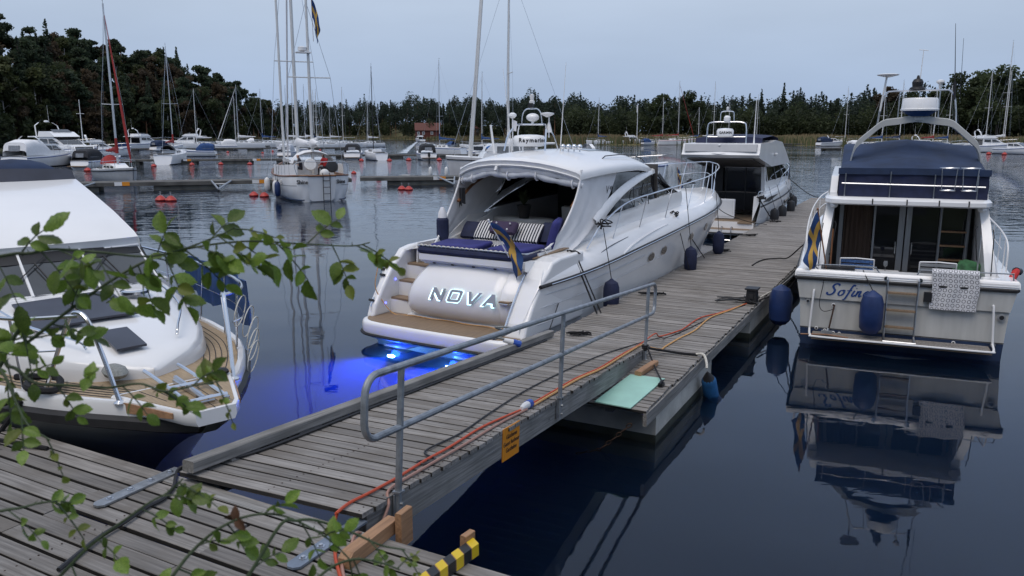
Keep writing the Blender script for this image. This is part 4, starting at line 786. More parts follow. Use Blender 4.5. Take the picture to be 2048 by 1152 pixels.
# hull bottom under the platform, trim tabs, underwater lamps and added hull glow
q = MB(); q.loft([[(.42, y*1.45, zb + .12*abs(y)) for y in (-1, -.5, 0, .5, 1)] for zb in (.13, .0, -.4)], False, False, False); q.ob('stern_bottom', 'gel', nv, 0)
for y in (.75, -.75): q = MB(); q.box((.25, y, .02), (.35, .5, .03), (0, .1, 0)); q.ob('trim_tab', 'gel2', nv, 0)
lb = mat('lamp_blue', (.3, .6, 1), .3, emit=(.25, .62, 1.0), es=60)
for y in (.72, -.52):
    q = MB(); q.lathe([(.075, 0), (.08, -.02), (.06, -.05)], (-.10, y, -.30), 14, M=Euler((0, -pi/2, 0)).to_matrix()); ul = q.ob('underwater_lamp', 'lamp_blue', nv)
    ld = bpy.data.lights.new('underwater_light', 'SPOT'); ld.energy = 900; ld.color = (.01, .085, 1.0); ld.spot_size = R(95); ld.spot_blend = .9; ld.shadow_soft_size = .05
    lo = bpy.data.objects.new('underwater_light', ld); C.objects.link(lo); lo.parent = ul; lo.location = (-.20, y, -.30); lo.rotation_euler = Euler((0, R(86), 0)) if False else V((-1, .10 if y > 0 else .25, -.12)).to_track_quat('-Z', 'Y').to_euler()
ld = bpy.data.lights.new('added_hull_glow', 'POINT'); ld.energy = 7; ld.color = (.01, .06, 1.0); ld.shadow_soft_size = .08  # added lamps above water, stand in for underwater light reaching the hull
for y in (.72, -.52): lo = bpy.data.objects.new('added_hull_glow', ld); C.objects.link(lo); lo.parent = nv; lo.location = (.05, y, .06)
# stern letters
GL = {'N': [[(0, 0), (.16, 0), (.16, .62), (.62, 0), (.80, 0), (.80, 1), (.64, 1), (.64, .38), (.18, 1), (0, 1)]],
      'V': [[(.30, 0), (.52, 0), (.86, 1), (.68, 1), (.41, .24), (.17, 1), (0, 1)]], 'A': [[(0, 0), (.18, 0), (.28, .26), (.62, .26), (.70, 0), (.88, 0), (.54, 1), (.36, 1)]]}
def letters(par, o, ex, ey, h):
    ex, ey = V(ex).normalized(), V(ey).normalized(); ez = ex.cross(ey); u0 = 0; shr = .38
    for ch_ in 'NOVA':
        q1, q2 = MB(), MB()
        def P3(u, v, d, grow=0): return V(o) + ex*((u0 + u*1.5 + shr*v)*h) + ey*(v*h) + ez*d
        if ch_ == 'O':
            for q_, d, th_, dx, gr in ((q1, .022, .010, 0, 0), (q2, .010, .008, -.04, .05)):
                A_ = [(.10 - gr, 0 - gr), (.72 + gr, 0 - gr), (.82 + gr, .12), (.82 + gr, .88), (.72 + gr, 1 + gr), (.10 - gr, 1 + gr), (0 - gr, .88), (0 - gr, .12)]; B2 = [(.20 + gr, .2 + gr), (.62 - gr, .2 + gr), (.66 - gr, .25), (.66 - gr, .75), (.62 - gr, .8 - gr), (.20 + gr, .8 - gr), (.16 + gr, .75), (.16 + gr, .25)]
                for i in range(8): j = (i + 1) % 8; q_.prism([P3(A_[i][0] + dx, A_[i][1] + dx, d), P3(A_[j][0] + dx, A_[j][1] + dx, d), P3(B2[j][0] + dx, B2[j][1] + dx, d), P3(B2[i][0] + dx, B2[i][1] + dx, d)], ez*th_)
            wd = .82
        else:
            for q_, d, th_, dx in ((q1, .022, .010, 0), (q2, .010, .008, -.10)):
                for pl in GL[ch_]: q_.prism([P3(u + dx, v + dx*.9, d) for u, v in pl], ez*th_)
            wd = {'N': .80, 'V': .86, 'A': .88}[ch_]
        a_ = q1.ob('letter', 'letter_steel', par, 0); q2.ob('letter_glow', 'letter_glow', a_, 0); u0 += wd*1.5 + .50 - (.12 if ch_ == 'V' else 0)
letters(td, (.670, .42, .82), (.0, -1, .0), (.18, 0, 1), .215)
# small crest above the name
q = MB(); q.box((trx(1.24) - .004, -.2, 1.24), (.006, .10, .05), (0, .55, 0)); q.ob('crest', 'canvas_grey', td, 0)
# V48 on the quarter
textmesh('V', .22, nv, 'model_mark', 'ink', frameM((3.95, -1.425, 2.60), (1, 0, 0), (0, .05, 1)), .35, .002); textmesh('48', .13, nv, 'model_mark', 'ink', frameM((4.14, -1.42, 2.62), (1, 0, 0), (0, .05, 1)), .1, .002)
# portholes
for s in (-1, 1):
    for k, (x, z) in enumerate(((5.55, 1.10), (6.3, 1.15), (8.25, 1.24), (9.6, 1.34))):
        zr_ = nzr(x); t_ = x/LN; zc = ip(t_, [0, .5, .75, .9, 1], [.02, .1, .35, .85, 1.7]); y = nhb(x)*lerp(lerp(ip(t_, [0, .5, .75], [.86, .84, .66]), 1, .55), .975, min(1, max(0, (z - lerp(zc, zr_, .45))/(zr_ - .22 - lerp(zc, zr_, .45))))); dy = (nhb(x + .2) - nhb(x - .2))/.4
        ex_ = V((1, s*dy, .08)); ey_ = V((-.25, s*.12, 1)); o_ = V((x, s*(y + .004), z))
        q = MB(); q.prism(oval(o_, ex_, ey_, .19, .105, 0), (0, s*.012, 0)); ph = q.ob('porthole', 'chrome', nv, 0); q = MB(); q.prism(oval(o_ + V((0, s*.008, 0)), ex_, ey_, .16, .08, 0), (0, s*.010, 0)); q.ob('pane', 'glass_dark', ph, 0)
# air intake scoop line on the side
for s in (-1,):
    q = MB(); q.tube(spl([(2.85, s*1.66, 1.36), (3.15, s*1.69, 1.48), (3.7, s*1.68, 1.57), (4.5, s*1.66, 1.64)], 20), .008, 5); q.ob('intake_line', 'black', nv)
    q = MB(); q.tube(spl([(4.0, s*1.785, 1.36), (4.6, s*1.76, 1.5), (5.6, s*1.73, 1.63), (6.6, s*1.70, 1.70)], 20), .02, 6); q.ob('moulding', 'gel', nv)
# bow rail
for s in (-1, 1):
    rl_ = [(x, s*(nhb(x) - dy), z) for x, z, dy in ((2.75, 1.60, .18), (3.0, 1.78, .18), (3.4, 2.02, .17), (4.5, 2.33, .17), (6.1, 2.44, .16), (8.0, 2.52, .14), (10, 2.60, .12), (12, 2.70, .10), (13.2, 2.76, .06), (13.9, 2.78, .02))] + [(14.35, s*.12, 2.80)]
    q = MB(); q.tube(spl(rl_, 60), .016, 7); br = q.ob('bow_rail', 'chrome', nv)
    for x in (4.2, 5.5, 7.0, 8.6, 10.2, 11.7, 12.9, 13.7):
        zt = ip(x, [3.4, 4.5, 6.1, 8, 10, 12, 13.2, 13.9], [2.02, 2.33, 2.44, 2.52, 2.60, 2.70, 2.76, 2.78]); q = MB(); q.tube([(x - .28, s*(nhb(x - .28) - .2), nzd(x - .28)), (x, s*(nhb(x) - .15), zt)], .011, 6); q.ob('stanchion', 'chrome', br)
q = MB(); q.tube([(14.35, .12, 2.80), (14.42, 0, 2.80), (14.35, -.12, 2.80)], .016, 7); q.tube([(14.1, 0, 2.0), (14.4, 0, 2.8)], .012, 6); q.ob('pulpit', 'chrome', nv)
q = MB(); q.tube([(13.3, -.5, 2.45), (13.9, -.2, 2.48), (14.2, 0, 2.48), (13.9, .2, 2.48), (13.3, .5, 2.45)], .012, 6); q.ob('pulpit', 'chrome', nv)
# roof fittings: radar, arch, lights, aerials
rd = (3.95, .33); q = MB(); q.lathe([(.12, 3.33), (.10, 3.42)], (*rd, 0), 14); q.ob('radar_foot', 'gel2', nv); q = MB(); q.lathe([(.18, 3.41), (.30, 3.43), (.335, 3.50), (.335, 3.58), (.30, 3.635), (.16, 3.655), (0, 3.66)], (*rd, 0), 28); rdo = q.ob('radar_dome', 'gel', nv, 50)
vd = (nw(*rd, 0) - V((0, 0, 0))); 
def onarc(par, s_, size, c, r, ang, z, mt, name, ex=1.0):   # lettering wrapped round a drum, letter by letter
    tot = 0; wds = {'i': .5, 'l': .5, 'r': .75, 'm': 1.45, 'R': 1.15, 'M': 1.4, 'I': .55, 'G': 1.25}
    W = [wds.get(ch_, 1)*size*.62*ex for ch_ in s_]; a0 = ang - sum(W)/r/2
    for ch_, w_ in zip(s_, W):
        a = a0 + w_/r/2; a0 += w_/r; o_ = (c[0] + (r + .002)*cos(a), c[1] + (r + .002)*sin(a), z); textmesh(ch_, size, par, name, mt, frameM(o_, (-sin(a), cos(a), 0), (0, 0, 1)), 0, .001, offs=.004)
onarc(rdo, 'Raymarine', .115, rd, .336, R(225), 3.545, 'ink', 'lettering')
q = MB()
for s in (-1, 1): q.tube(spl([(3.75, rd[1] + s*.48, 3.33), (3.85, rd[1] + s*.44, 3.65), (4.0, rd[1] + s*.36, 3.83), (4.05, rd[1] + s*.28, 3.86)], 12), .018, 7); q.tube(spl([(4.35, rd[1] + s*.46, 3.33), (4.2, rd[1] + s*.42, 3.65), (4.05, rd[1] + s*.30, 3.86)], 10), .014, 6)
q.tube([(4.05, rd[1] + .28, 3.86), (4.05, rd[1] - .28, 3.86)], .018, 7)
for s in (-1, 1): q.tube(spl([(4.05, rd[1] + s*.24, 3.86), (4.05, rd[1] + s*.21, 4.08), (4.05, rd[1] + s*.12, 4.17), (4.05, rd[1], 4.17)], 10), .013, 6)
q.ob('radar_arch', 'chrome', nv)
q = MB(); q.lathe([(.03, 4.17), (.035, 4.26), (.055, 4.27), (.055, 4.33), (.035, 4.34), (.04, 4.36), (.05, 4.45), (.02, 4.46)], (4.05, rd[1], 0), 10); q.ob('navigation_light', 'gel2', nv); q = MB(); q.box((4.02, rd[1], 4.24), (.09, .09, .09)); q.ob('camera_housing', 'black', nv, 0)
q = MB(); q.ell((4.05, rd[1] - .02, 4.0), (.12, .14, .085), 14, 8); q.lathe([(.03, 3.86), (.03, 3.93)], (4.05, rd[1] - .02, 0), 8); q.ob('satellite_dome', 'gel', nv)
q = MB(); q.lathe([(.012, 3.33), (.012, 3.98), (.04, 3.99), (.085, 4.03), (.08, 4.07), (.03, 4.10)], (3.95, rd[1] + .40, 0), 12); q.ob('gps_antenna', 'gel', nv)
q = MB(); q.tube([(4.05, rd[1] - .40, 3.60), (4.05, rd[1] - .40, 4.0)], .015, 6); q.lathe([(.02, 4.0), (.10, 4.04), (.14, 4.06), (.14, 4.085), (.02, 4.10)], (4.05, rd[1] - .36, 0), 14); q.lathe([(.02, 3.9), (.06, 3.75), (.07, 3.70)], (4.05, rd[1] - .40, 0), 10); q.ob('loud_hailer', 'gel2', nv)
q = MB(); q.prism([(3.95, rd[1] + .40, 3.96), (3.93, rd[1] + .28, 3.92), (3.93, rd[1] + .30, 3.72), (3.95, rd[1] + .40, 3.74)], (.004, 0, 0)); q.ob('club_pennant', 'flag_white', nv, 0)
for k in range(4):
    y = -.42 - .125*k; q = MB(); q.tube([(4.0, y, rz_(4, .3) - .02), (4.0, y, 3.37)], .015, 6); q.ell((4.0, y, 3.42), (.055, .055, .055), 12, 8); q.ob('spotlight', 'chrome', nv)
q = MB(); q.tube([(4.0, -.36, 3.30), (4.0, -.37, 3.5), (4.05, -.44, 5.05)], [.016, .012, .004], 6); q.ob('whip_aerial', 'paint_white', nv)
q = MB(); q.tube([(4.0, .78, 3.30), (4.0, .80, 3.5), (4.05, 1.02, 5.0)], [.016, .012, .004], 6); q.ob('whip_aerial', 'paint_white', nv)
q = MB(); q.tube([(3.6, .95, 3.28), (3.62, 1.05, 3.85)], [.026, .022], 8); q.ob('aerial_mount', 'paint_white', nv)
# hanging bag, cloth
q = MB(); q.lathe([(.03, .0), (.10, .02), (.12, .12), (.12, .42), (.09, .46)], (2.15, 1.22, 1.62), 12); q.ob('fender_bag', 'navy', nv); q = MB(); q.lathe([(.09, .46), (.08, .56), (.03, .66)], (2.15, 1.22, 1.62), 12); q.ob('bag_top', 'canvas', nv)
q = MB(); q.sheet([[(2.78 + .03*sin(v*9), 1.26 - .12*v, 2.62 - u*.40*(1 - .3*abs(sin(v*7)))) for v in (0, .2, .4, .6, .8, 1)] for u in (0, .3, .6, .85, 1)], .02); q.ob('hanging_cloth', 'black_canvas', nv, 60)
# ensign
def flag(staff0, staff1, label, drop=.62, wid=.30, side=V((1, 0, 0)), seed=0, mats=('flag_blue', 'flag_yellow'), par=None):
    s0, s1 = V(staff0), V(staff1); t = thing('ensign', label, 'flag', s0); q = MB(); d = s1 - s0; q.tube([(0, 0, 0), d], .012, 7); q.ell(d, (.022, .022, .022), 8, 6); q.ob('staff', 'wood_trim' if seed else 'paint_white', t)
    q = MB(); nu, nv_ = 22, 14; perp = V(side).normalized(); fw = perp.cross(V((0, 0, 1)))
    for i in range(nu + 1):
        for j in range(nv_ + 1):
            s_, tt = i/nu, j/nv_; top_ = d*lerp(.97, .55, tt); p = top_ + V((0, 0, -s_*drop*(1 - .12*tt))) + perp*(wid*(s_**.6)*(1 - .25*s_)*(.45 + .55*(1 - tt))) + fw*(.055*sin(s_*7 + tt*5 + seed)*(.3 + s_)) + perp*(.025*sin(s_*11 + tt*9 + seed)*s_)
            q.v.append(tuple(p))
    for i in range(nu):
        for j in range(nv_):
            s_, tt = (i + .5)/nu, (j + .5)/nv_; yel = abs(tt - .5) < .11 or .30 < s_ < .44
            a = i*(nv_ + 1) + j; q.f.append((a, a + 1, a + nv_ + 2, a + nv_ + 1)); q.m.append(1 if yel else 0)
    q.ob('cloth', list(mats), t, 80); return t
flag(nw(.98, -1.08, 1.55), nw(.66, -.82, 2.28), 'blue and yellow Swedish flag hanging at the stern above the letters NOVA', .78, .8, NM @ V((.3, -1, 0)))
# fenders and lines of the cruiser
for x, zt, nm in ((3.15, 1.02, 'navy fender hanging beside the stern half of the large cruiser'), (7.6, 1.10, 'navy fender below the middle cleat of the large cruiser'), (10.35, 1.16, 'navy fender at the bow of the large cruiser')):
    fender('fender', nw(x, -(nhb(x) + .15), zt), .62, .15, 'navy', nm, nw(x - .05, -(nhb(x) - .02), ip(x, [3, 7.6, 10.35], [1.95, 2.45, 2.6])))
def line(pts, label, r=.012, mt='rope_black', sag=0):
    return cord('mooring_line', pts, r, mt, label, 'mooring line', max(12, len(pts)*8))
cl = nw(2.25, -1.56, 1.60)
line([cl, P(-5.0, 12.88, .57)], 'doubled black stern line from the cruiser quarter to the pier', .016); line([cl + V((.05, .03, 0)), P(-4.95, 12.95, .57)], 'second strand of the black stern line to the pier', .012)
line([cl + V((-.03, 0, 0)), cl + V((-.15, -.1, -.6)), P(-5.2, 11.3, .58)], 'thin black line dropping from the stern cleat to the kerb end', .009)
cm_ = nw(7.3, -1.62, 1.86); line([cm_, nw(7.35, -1.98, .6)], 'black line from the midship cleat straight down to the pier', .009); line([cm_, P(-4.92, 20.1, .57)], 'black spring line slanting forward from the midship cleat', .012)
line([nw(13.6, -.25, 1.95), P(-6.0, 26.6, 1.15), P(-5.3, 27.5, .75), P(-4.9, 28.6, .57)], 'slack black bow line from the cruiser past the far boat stern', .012)
for c_, nm in ((cl, 'black rope turns on the stern cleat of the large cruiser'), (cm_, 'black rope turns on the midship cleat of the large cruiser'), (nw(3.35, -1.62, 2.0), 'black rope knot on the rail start of the large cruiser'), (nw(8.55, -1.50, 2.55), 'black rope knot on the bow rail of the large cruiser')):
    q = MB(); g_ = random.Random(len(nm)); q.tube(spl([c_ + V((g_.gauss(0, .06), g_.gauss(0, .06), g_.gauss(0, .035))) for _ in range(14)], 50), .013, 5); tag(q.ob('rope_knot', 'rope_black'), nm, 'rope')
# ================================================================== older flybridge cruiser, stern on
SO = V((6.6, 13.3, 0)); sf = thing('motor_yacht', 'older flybridge motor boat with navy cover and the name Sofina on its stern', 'motor yacht', SO, az(23)); SM = Matrix.Rotation(az(23), 3, 'Z')
def sw(x, y, z): return SO + SM @ V((x, y, z))
def shb(x): return ip(x, [0, 2, 5, 7.5, 9, 10, 10.6], [1.68, 1.74, 1.76, 1.55, 1.05, .5, .02])
def szr(x): return ip(x, [0, 4, 8, 10.6], [1.19, 1.24, 1.42, 1.62])
def szs(x): return ip(x, [0, 4, 8, 10.6], [1.34, 1.42, 1.67, 1.92])
XS2 = [0, .5, 1.2, 2, 3, 4, 5, 6, 7, 8, 8.8, 9.5, 10.1, 10.5]
rg = []
for x in XS2:
    h_, zr_, t = shb(x), szr(x), x/10.6; zk = ip(t, [0, .6, .85, 1], [-.5, -.5, -.1, 1.3]); zc = ip(t, [0, .5, .8, 1], [.0, .1, .5, 1.5]); fc = ip(t, [0, .5, .8, 1], [.92, .88, .7, .4])
    rg.append([(x + .03*(z > .7), y, z) for y, z in ((0, zk), (h_*fc*.55, lerp(zk, zc, .6)), (h_*fc, max(zc, zk)), (h_*(fc + .01), max(zc, zk) + .15), (h_*.955, lerp(zc, zr_, .65)), (h_*.985, zr_ - .03), (h_, zr_))])
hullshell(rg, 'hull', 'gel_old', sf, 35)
q = MB(); q.prism([(-.012, 1.615, .83), (-.012, -1.615, .83), (-.012, -1.685, 1.19), (-.012, 1.685, 1.19)], (.06, 0, 0)); q.ob('upper_transom', 'gel_old', sf, 0)
q = MB(); q.prism([(-.008, 1.54, -.3), (-.008, -1.54, -.3), (-.008, -1.57, .29), (-.008, 1.57, .29)], (.02, 0, 0)); q.ob('boot_stripe', 'antifoul', sf, 0)
q = MB(); q.box((-.01, 0, .305), (.012, 3.15, .012)); q.ob('stripe_line', 'black', sf, 0)
q = MB(); q.tube([(x, shb(x) + .01, szr(x)) for x in [10.4 - j*.4 for j in range(27)]] + [(-.025, 1.68, 1.19), (-.03, 0, 1.19), (-.025, -1.68, 1.19)] + [(x, -(shb(x) + .01), szr(x)) for x in [j*.4 for j in range(27)]], .032, 7); q.ob('rub_rail', 'rubber', sf)
q = MB(); tp = [(x, shb(x), 0) for x in [10.4 - j*.4 for j in range(26)]] + [(.0, 1.72, 0), (-.01, 0, 0), (0, -1.72, 0)] + [(x, -shb(x), 0) for x in [.4 + j*.4 for j in range(26)]]
q.loft([[(x - (.02 if abs(y) < 1.73 and x < .1 else 0), y, szr(max(0, x)) + .03), (x, y*.995, szs(max(0, x)) - .03), (x + (.03 if x < .1 else 0), y*.98, szs(max(0, x))), (x + (.28 if x < .1 else 0), y*(.86 if x > .1 else (.85 if abs(y) > 1 else 1)), szs(max(0, x)) + .005), (x + (.30 if x < .1 else 0), y*(.845 if x > .1 else (.835 if abs(y) > 1 else 1)), szs(max(0, x)) - .04), (x + (.30 if x < .1 else 0), y*(.845 if x > .1 else (.835 if abs(y) > 1 else 1)), .6)] for x, y, _ in tp], False, False, False); q.ob('gunwale', 'gel', sf, 40)
for dz in (.25, .29): q = MB(); q.tube([(-.028, 1.70, 1.0 + dz), (-.03, 0, 1.0 + dz), (-.028, -1.70, 1.0 + dz)], .006, 5); q.ob('gunwale_bead', 'gel2', sf)
q = MB(); q.box((.9, 0, .62), (1.7, 2.95, .06)); q.ob('cockpit_sole', 'teak', sf, 0)
q = MB(); q.sheet([[(x, v*(shb(x) - .24), szs(x) + .0 + .12*(1 - v*v)) for v in (-1, -.6, 0, .6, 1)] for x in (5.2, 6, 7, 8, 9, 10, 10.45)]); q.ob('foredeck', 'gel_old', sf)
# saloon bulkhead with doors
q = MB(); q.box((1.80, 0, .86), (.08, 2.75, .5)); q.ob('lower_bulkhead', 'gel2', sf, 0)
q = MB(); q.box((1.95, 0, 1.65), (.02, 2.5, 1.7)); q.ob('saloon_dark', 'interior', sf, 0)
def pane(y0, y1, z0, z1, mt='glass_dark', x=1.78): q = MB(); q.box((x, (y0 + y1)/2, (z0 + z1)/2), (.012, y1 - y0, z1 - z0)); return q.ob('door_pane', mt, sf, 0)
mat('curtain', (.075, .05, .036), .9, var=.3, vs=5, stretch=(1, 9, .2)); mat('frame_grey', (.30, .31, .32), .45, .3, var=.08, vs=4)
q = MB(); q.sheet([[(1.80 + .015*sin(v*40), lerp(1.0, .5, v), z) for v in [j/20 for j in range(21)]] for z in (1.12, 2.4)], 0); q.ob('curtain', 'curtain', sf, 60)
pane(.48, 1.02, 1.12, 2.42, 'glass_soft' if False else 'glass_dark', 1.83); pane(-.02, .45, 1.12, 2.42); pane(-.62, -.17, 1.12, 2.42); pane(-1.06, -.66, 1.0, 2.42)
for y, w_ in ((1.05, .07), (.465, .035), (0.0, .10), (-.12, .09), (-.64, .035), (-1.09, .06)): q = MB(); q.box((1.765, y, 1.66), (.05, w_, 1.6)); q.ob('door_frame', 'frame_grey', sf, 0)
q = MB(); q.box((1.765, 0, 2.45), (.05, 2.2, .06)); q.box((1.765, 0, 1.10), (.05, 2.2, .04)); q.ob('door_frame', 'frame_grey', sf, 0)
for y in (.08, -.20): q = MB(); q.tube([(1.73, y, 1.45), (1.70, y, 1.47), (1.70, y, 1.66), (1.73, y, 1.68)], .012, 6); q.ob('door_handle', 'chrome', sf)
for z in (1.14, 1.40, 1.66, 1.92): q = MB(); q.box((1.70, -.86, z), (.11, .42, .025)); q.ob('ladder_tread', 'new_wood', sf, 0)
q = MB()
for y in (-.64, -1.08): q.tube([(1.66, y, .7), (1.66, y, 2.44)], .018, 6)
q.ob('cockpit_ladder', 'frame_grey', sf)
# side wings of the cockpit and deck house
for s in (-1, 1):
    q = MB(); q.loft([[(x, s*(shb(x) - .22), z0), (x, s*(shb(x) - .26 - .16*k_), z1), (x, s*(shb(x) - .42 - .14*k_), z1), (x, s*(shb(x) - .50), z0 - .5)] for x, z0, z1, k_ in ((.50, 1.27, 1.30, 0), (.75, 1.28, 1.75, .35), (1.0, 1.29, 2.15, .7), (1.25, 1.30, 2.46, 1), (2.5, 1.32, 2.46, 1), (4.6, 1.4, 2.46, 1))]); q.ob('cabin_side', 'gel', sf, 30)
    q = MB(); q.prism([(2.3, s*1.415, 1.85), (4.4, s*1.415, 1.85), (4.3, s*1.345, 2.3), (2.4, s*1.345, 2.3)], (0, s*.015, 0)); q.ob('side_window', 'glass_dark', sf, 0)
    q = MB(); q.tube([(.60, s*1.16, .75), (.62, s*1.16, 2.0)], .014, 6); q.ob('boat_hook' if s > 0 else 'awning_pole', 'wood_trim' if s > 0 else 'steel', sf)
    q = MB(); q.tube([(.88, s*1.20, 1.5), (.86, s*1.17, 1.55), (1.0, s*1.12, 2.05), (1.02, s*1.15, 2.1)], .010, 6); q.ob('grab_rail', 'black', sf)
    # side deck rails
    rl_ = [(x, s*(shb(x) - .10), szs(x) + h) for x, h in ((.75, .02), (.85, .45), (1.6, .58), (3, .62), (5, .62), (7, .6), (8.8, .58), (10, .55))] + [(10.5, s*.1, 2.45)]
    q = MB(); q.tube(spl(rl_, 50), .014, 6); br = q.ob('side_rail', 'paint_white', sf)
    q = MB(); q.tube(spl([(x, y, z - .28) for x, y, z in rl_[2:]], 40), .009, 5); q.ob('lower_rail', 'paint_white', br)
    for x in (1.2, 1.9, 2.8, 3.8, 5, 6.2, 7.4, 8.6, 9.6): q = MB(); q.tube([(x, s*(shb(x) - .10), szs(x)), (x, s*(shb(x) - .10), szs(x) + ip(x, [1.2, 3, 10], [.52, .62, .55]))], .011, 5); q.ob('stanchion', 'paint_white', br)
    q = MB(); q.tube([(.52, s*1.36, 1.30), (.52, s*1.34, 2.0), (.6, s*1.33, 2.1)], .009, 5); q.ob('corner_rail', 'black', sf)
# front of the deck house
q = MB(); q.sheet([[(lerp(4.6, 5.6, t) , v*lerp(1.32, 1.45, t), lerp(2.46, 1.5, t)) for v in (-1, -.5, 0, .5, 1)] for t in (0, 1)], .03); q.ob('windscreen', 'glass_dark', sf)
# overhanging roof edge
oh = [(.72, 1.0), (.80, 1.22), (1.0, 1.33), (1.4, 1.36), (4.7, 1.34), (5.0, 1.1)]; ring = [(x, y) for x, y in oh] + [(x, -y) for x, y in oh[::-1]]
q = MB(); q.loft([[(x + (e if x < 1.2 else 0), y*k_, z) for x, y in ring] for z, k_, e in ((2.43, .985, .03), (2.455, 1.0, 0), (2.52, 1.0, 0), (2.56, .97, .06))]); q.ob('flybridge_deck', 'gel', sf, 40)
for y in (.55, 0, -.5, -.95): q = MB(); q.box((.73, y, 2.50), (.03, .02, .10)); q.ob('cover_strap', 'black', sf, 0)
for s in (-1, 1):
    q = MB(); q.ell((.95, s*1.18, 2.40), (.11, .07, .05), 10, 6); q.ob('deck_light', 'gel2', sf)
    q = MB(); q.loft([[(x, s*1.30, 2.5), (x, s*1.27, z), (x, s*1.15, z), (x, s*1.12, 2.5)] for x, z in ((1.1, 2.62), (1.5, 2.9), (3.6, 3.0), (4.4, 2.7))]); q.ob('flybridge_coaming', 'gel', sf, 30)
# navy cover over the flybridge
g2 = []
yc = -.06
def cvz(x, v): # top of the cover: low aft edge, peak amidships, tent ridge
    e = ip(x, [1.05, 1.6, 2.4, 3.2, 3.8, 4.3], [3.06, 3.10, 3.22, 3.42, 3.42, 3.1]); r = ip(x, [1.05, 1.6, 2.4, 3.2, 3.8, 4.3], [3.07, 3.22, 3.30, 3.56, 3.52, 3.15]); return lerp(e, r, max(0, 1 - abs(v))**1.3)
for x in (1.05, 1.08, 1.3, 1.6, 2.0, 2.4, 2.8, 3.2, 3.6, 4.0, 4.3):
    g2.append([(x, yc + 1.19, 2.56), (x, yc + 1.20, 2.8)] + [(x, yc + v*1.18, cvz(x, v) - (.03 if abs(v) == 1 else 0) + .012*sin(v*9 + x*5)) for v in (1, .97, .85, .65, .45, .25, .1, 0, -.1, -.25, -.45, -.65, -.85, -.97, -1)] + [(x, yc - 1.20, 2.8), (x, yc - 1.19, 2.56)])
q = MB(); q.sheet(g2); q.ob('flybridge_cover', 'navy_canvas', sf, 40)
q = MB(); q.sheet([[(1.03 + .012*sin(v*11 + z*4), yc + v*1.19, z if z < 3 else cvz(1.05, v) - .02) for v in [-1 + j/10 for j in range(21)]] for z in (2.56, 2.7, 2.85, 2.95, 3.1)], .01); q.ob('aft_curtain', 'navy', sf, 60)
q = MB(); q.sheet([[(1.0, yc + v*1.21, cvz(1.05, v) + .012), (.995, yc + v*1.21, cvz(1.05, v) - .10)] for v in [-1 + j/8 for j in range(17)]], .01); q.ob('cover_valance', 'navy_canvas', sf, 60)
q = MB(); q.tube([(.97, 1.08, 2.80), (.97, 0, 2.79), (.97, -1.2, 2.78)], .012, 6)
for y in (1.02, .28, -.42, -1.08): q.tube([(.97, y, 2.54), (.97, y, 3.02 if y in (.28,) else 2.98)], .010, 6)
q.ob('flybridge_rail', 'steel', sf)
for y in (-.62, -.94):
    q = MB()
    for z, r in ((3.10, .145), (2.72, .12)): q.tube([(.90 + r*.75*cos(t), y + r*sin(t), z) for t in [k*2*pi/18 for k in range(19)]], .010, 6, cap=False)
    for t in (2.2, 4.1): q.tube([(.90 + .11*cos(t), y + .145*sin(t), 3.10), (.90 + .09*cos(t), y + .12*sin(t), 2.72)], .008, 5)
    q.ob('fender_basket', 'steel', sf)
# radar arch with everything on it
hf = [(2.15, 1.12, 3.05), (2.22, 1.06, 3.36), (2.26, 1.02, 3.46), (2.28, .97, 3.52), (2.38, .66, 3.81), (2.40, .60, 3.855), (2.41, .52, 3.885), (2.42, .30, 3.91), (2.42, .15, 3.94), (2.42, 0, 3.955)]; ar = [V(p) for p in hf] + [V((x, -y, z)) for x, y, z in hf[-2::-1]]; q = MB()
q.loft([[V((p.x - .10, p.y - .13, p.z)) + o_ for o_ in (V((0, 0, .055)), V((.02, 0, .07)), V((.24, 0, .07)), V((.26, 0, .055)), V((.26, 0, -.06)), V((0, 0, -.06)))] for p in ar]); 
mat('arch_grey', (.42, .43, .42), .45, var=.06, vs=3); q.ob('radar_arch', 'arch_grey', sf, 40)
ry = -.16; q = MB(); q.lathe([(.17, 4.0), (.2, 4.03), (.30, 4.10), (.31, 4.115)], (2.42, ry, 0), 26); rb = q.ob('radar_base', 'blue_canvas', sf); q = MB(); q.lathe([(.33, 4.10), (.335, 4.13), (.318, 4.14), (.305, 4.31), (.29, 4.335), (.02, 4.34)], (2.42, ry, 0), 30); q.ob('radar_dome', 'gel', sf, 30)
q = MB(); q.tube([(2.42, ry, 3.92), (2.42, ry, 4.02)], .13, 12); q.ob('radar_foot', 'arch_grey', sf)
q = MB(); q.tube(spl([(2.46, .55, 3.82), (2.46, .50, 4.25), (2.46, .42, 4.43), (2.46, .30, 4.47), (2.46, -.5, 4.48), (2.46, -.66, 4.45), (2.46, -.74, 4.3), (2.46, -.80, 3.82)], 40), .016, 7)
for y in (.20, -.14, -.48): q.tube([(2.46, y, 3.9), (2.46, y, 4.48)], .012, 6)
q.ob('antenna_frame', 'steel', sf)
q = MB(); q.tube([(2.46, .52, 4.1), (2.46, .45, 4.74)], .018, 6); q.lathe([(.03, 4.73), (.18, 4.765), (.20, 4.78), (.15, 4.795), (.0, 4.80)], (2.46, .43, 0), 22); q.ob('disc_antenna', 'gel2', sf)
q = MB(); q.lathe([(.14, 4.50), (.13, 4.53), (.09, 4.55), (.10, 4.63), (.075, 4.68), (.03, 4.70), (.02, 4.75), (0, 4.76)], (2.46, -.09, 0), 14); q.ob('lantern', 'black', sf, 30)
q = MB(); q.lathe([(.012, 4.48), (.02, 4.52), (.03, 4.58), (.075, 4.62), (.07, 4.65), (.02, 4.67)], (2.46, -.47, 0), 12); q.ob('gps_antenna', 'gel2', sf)
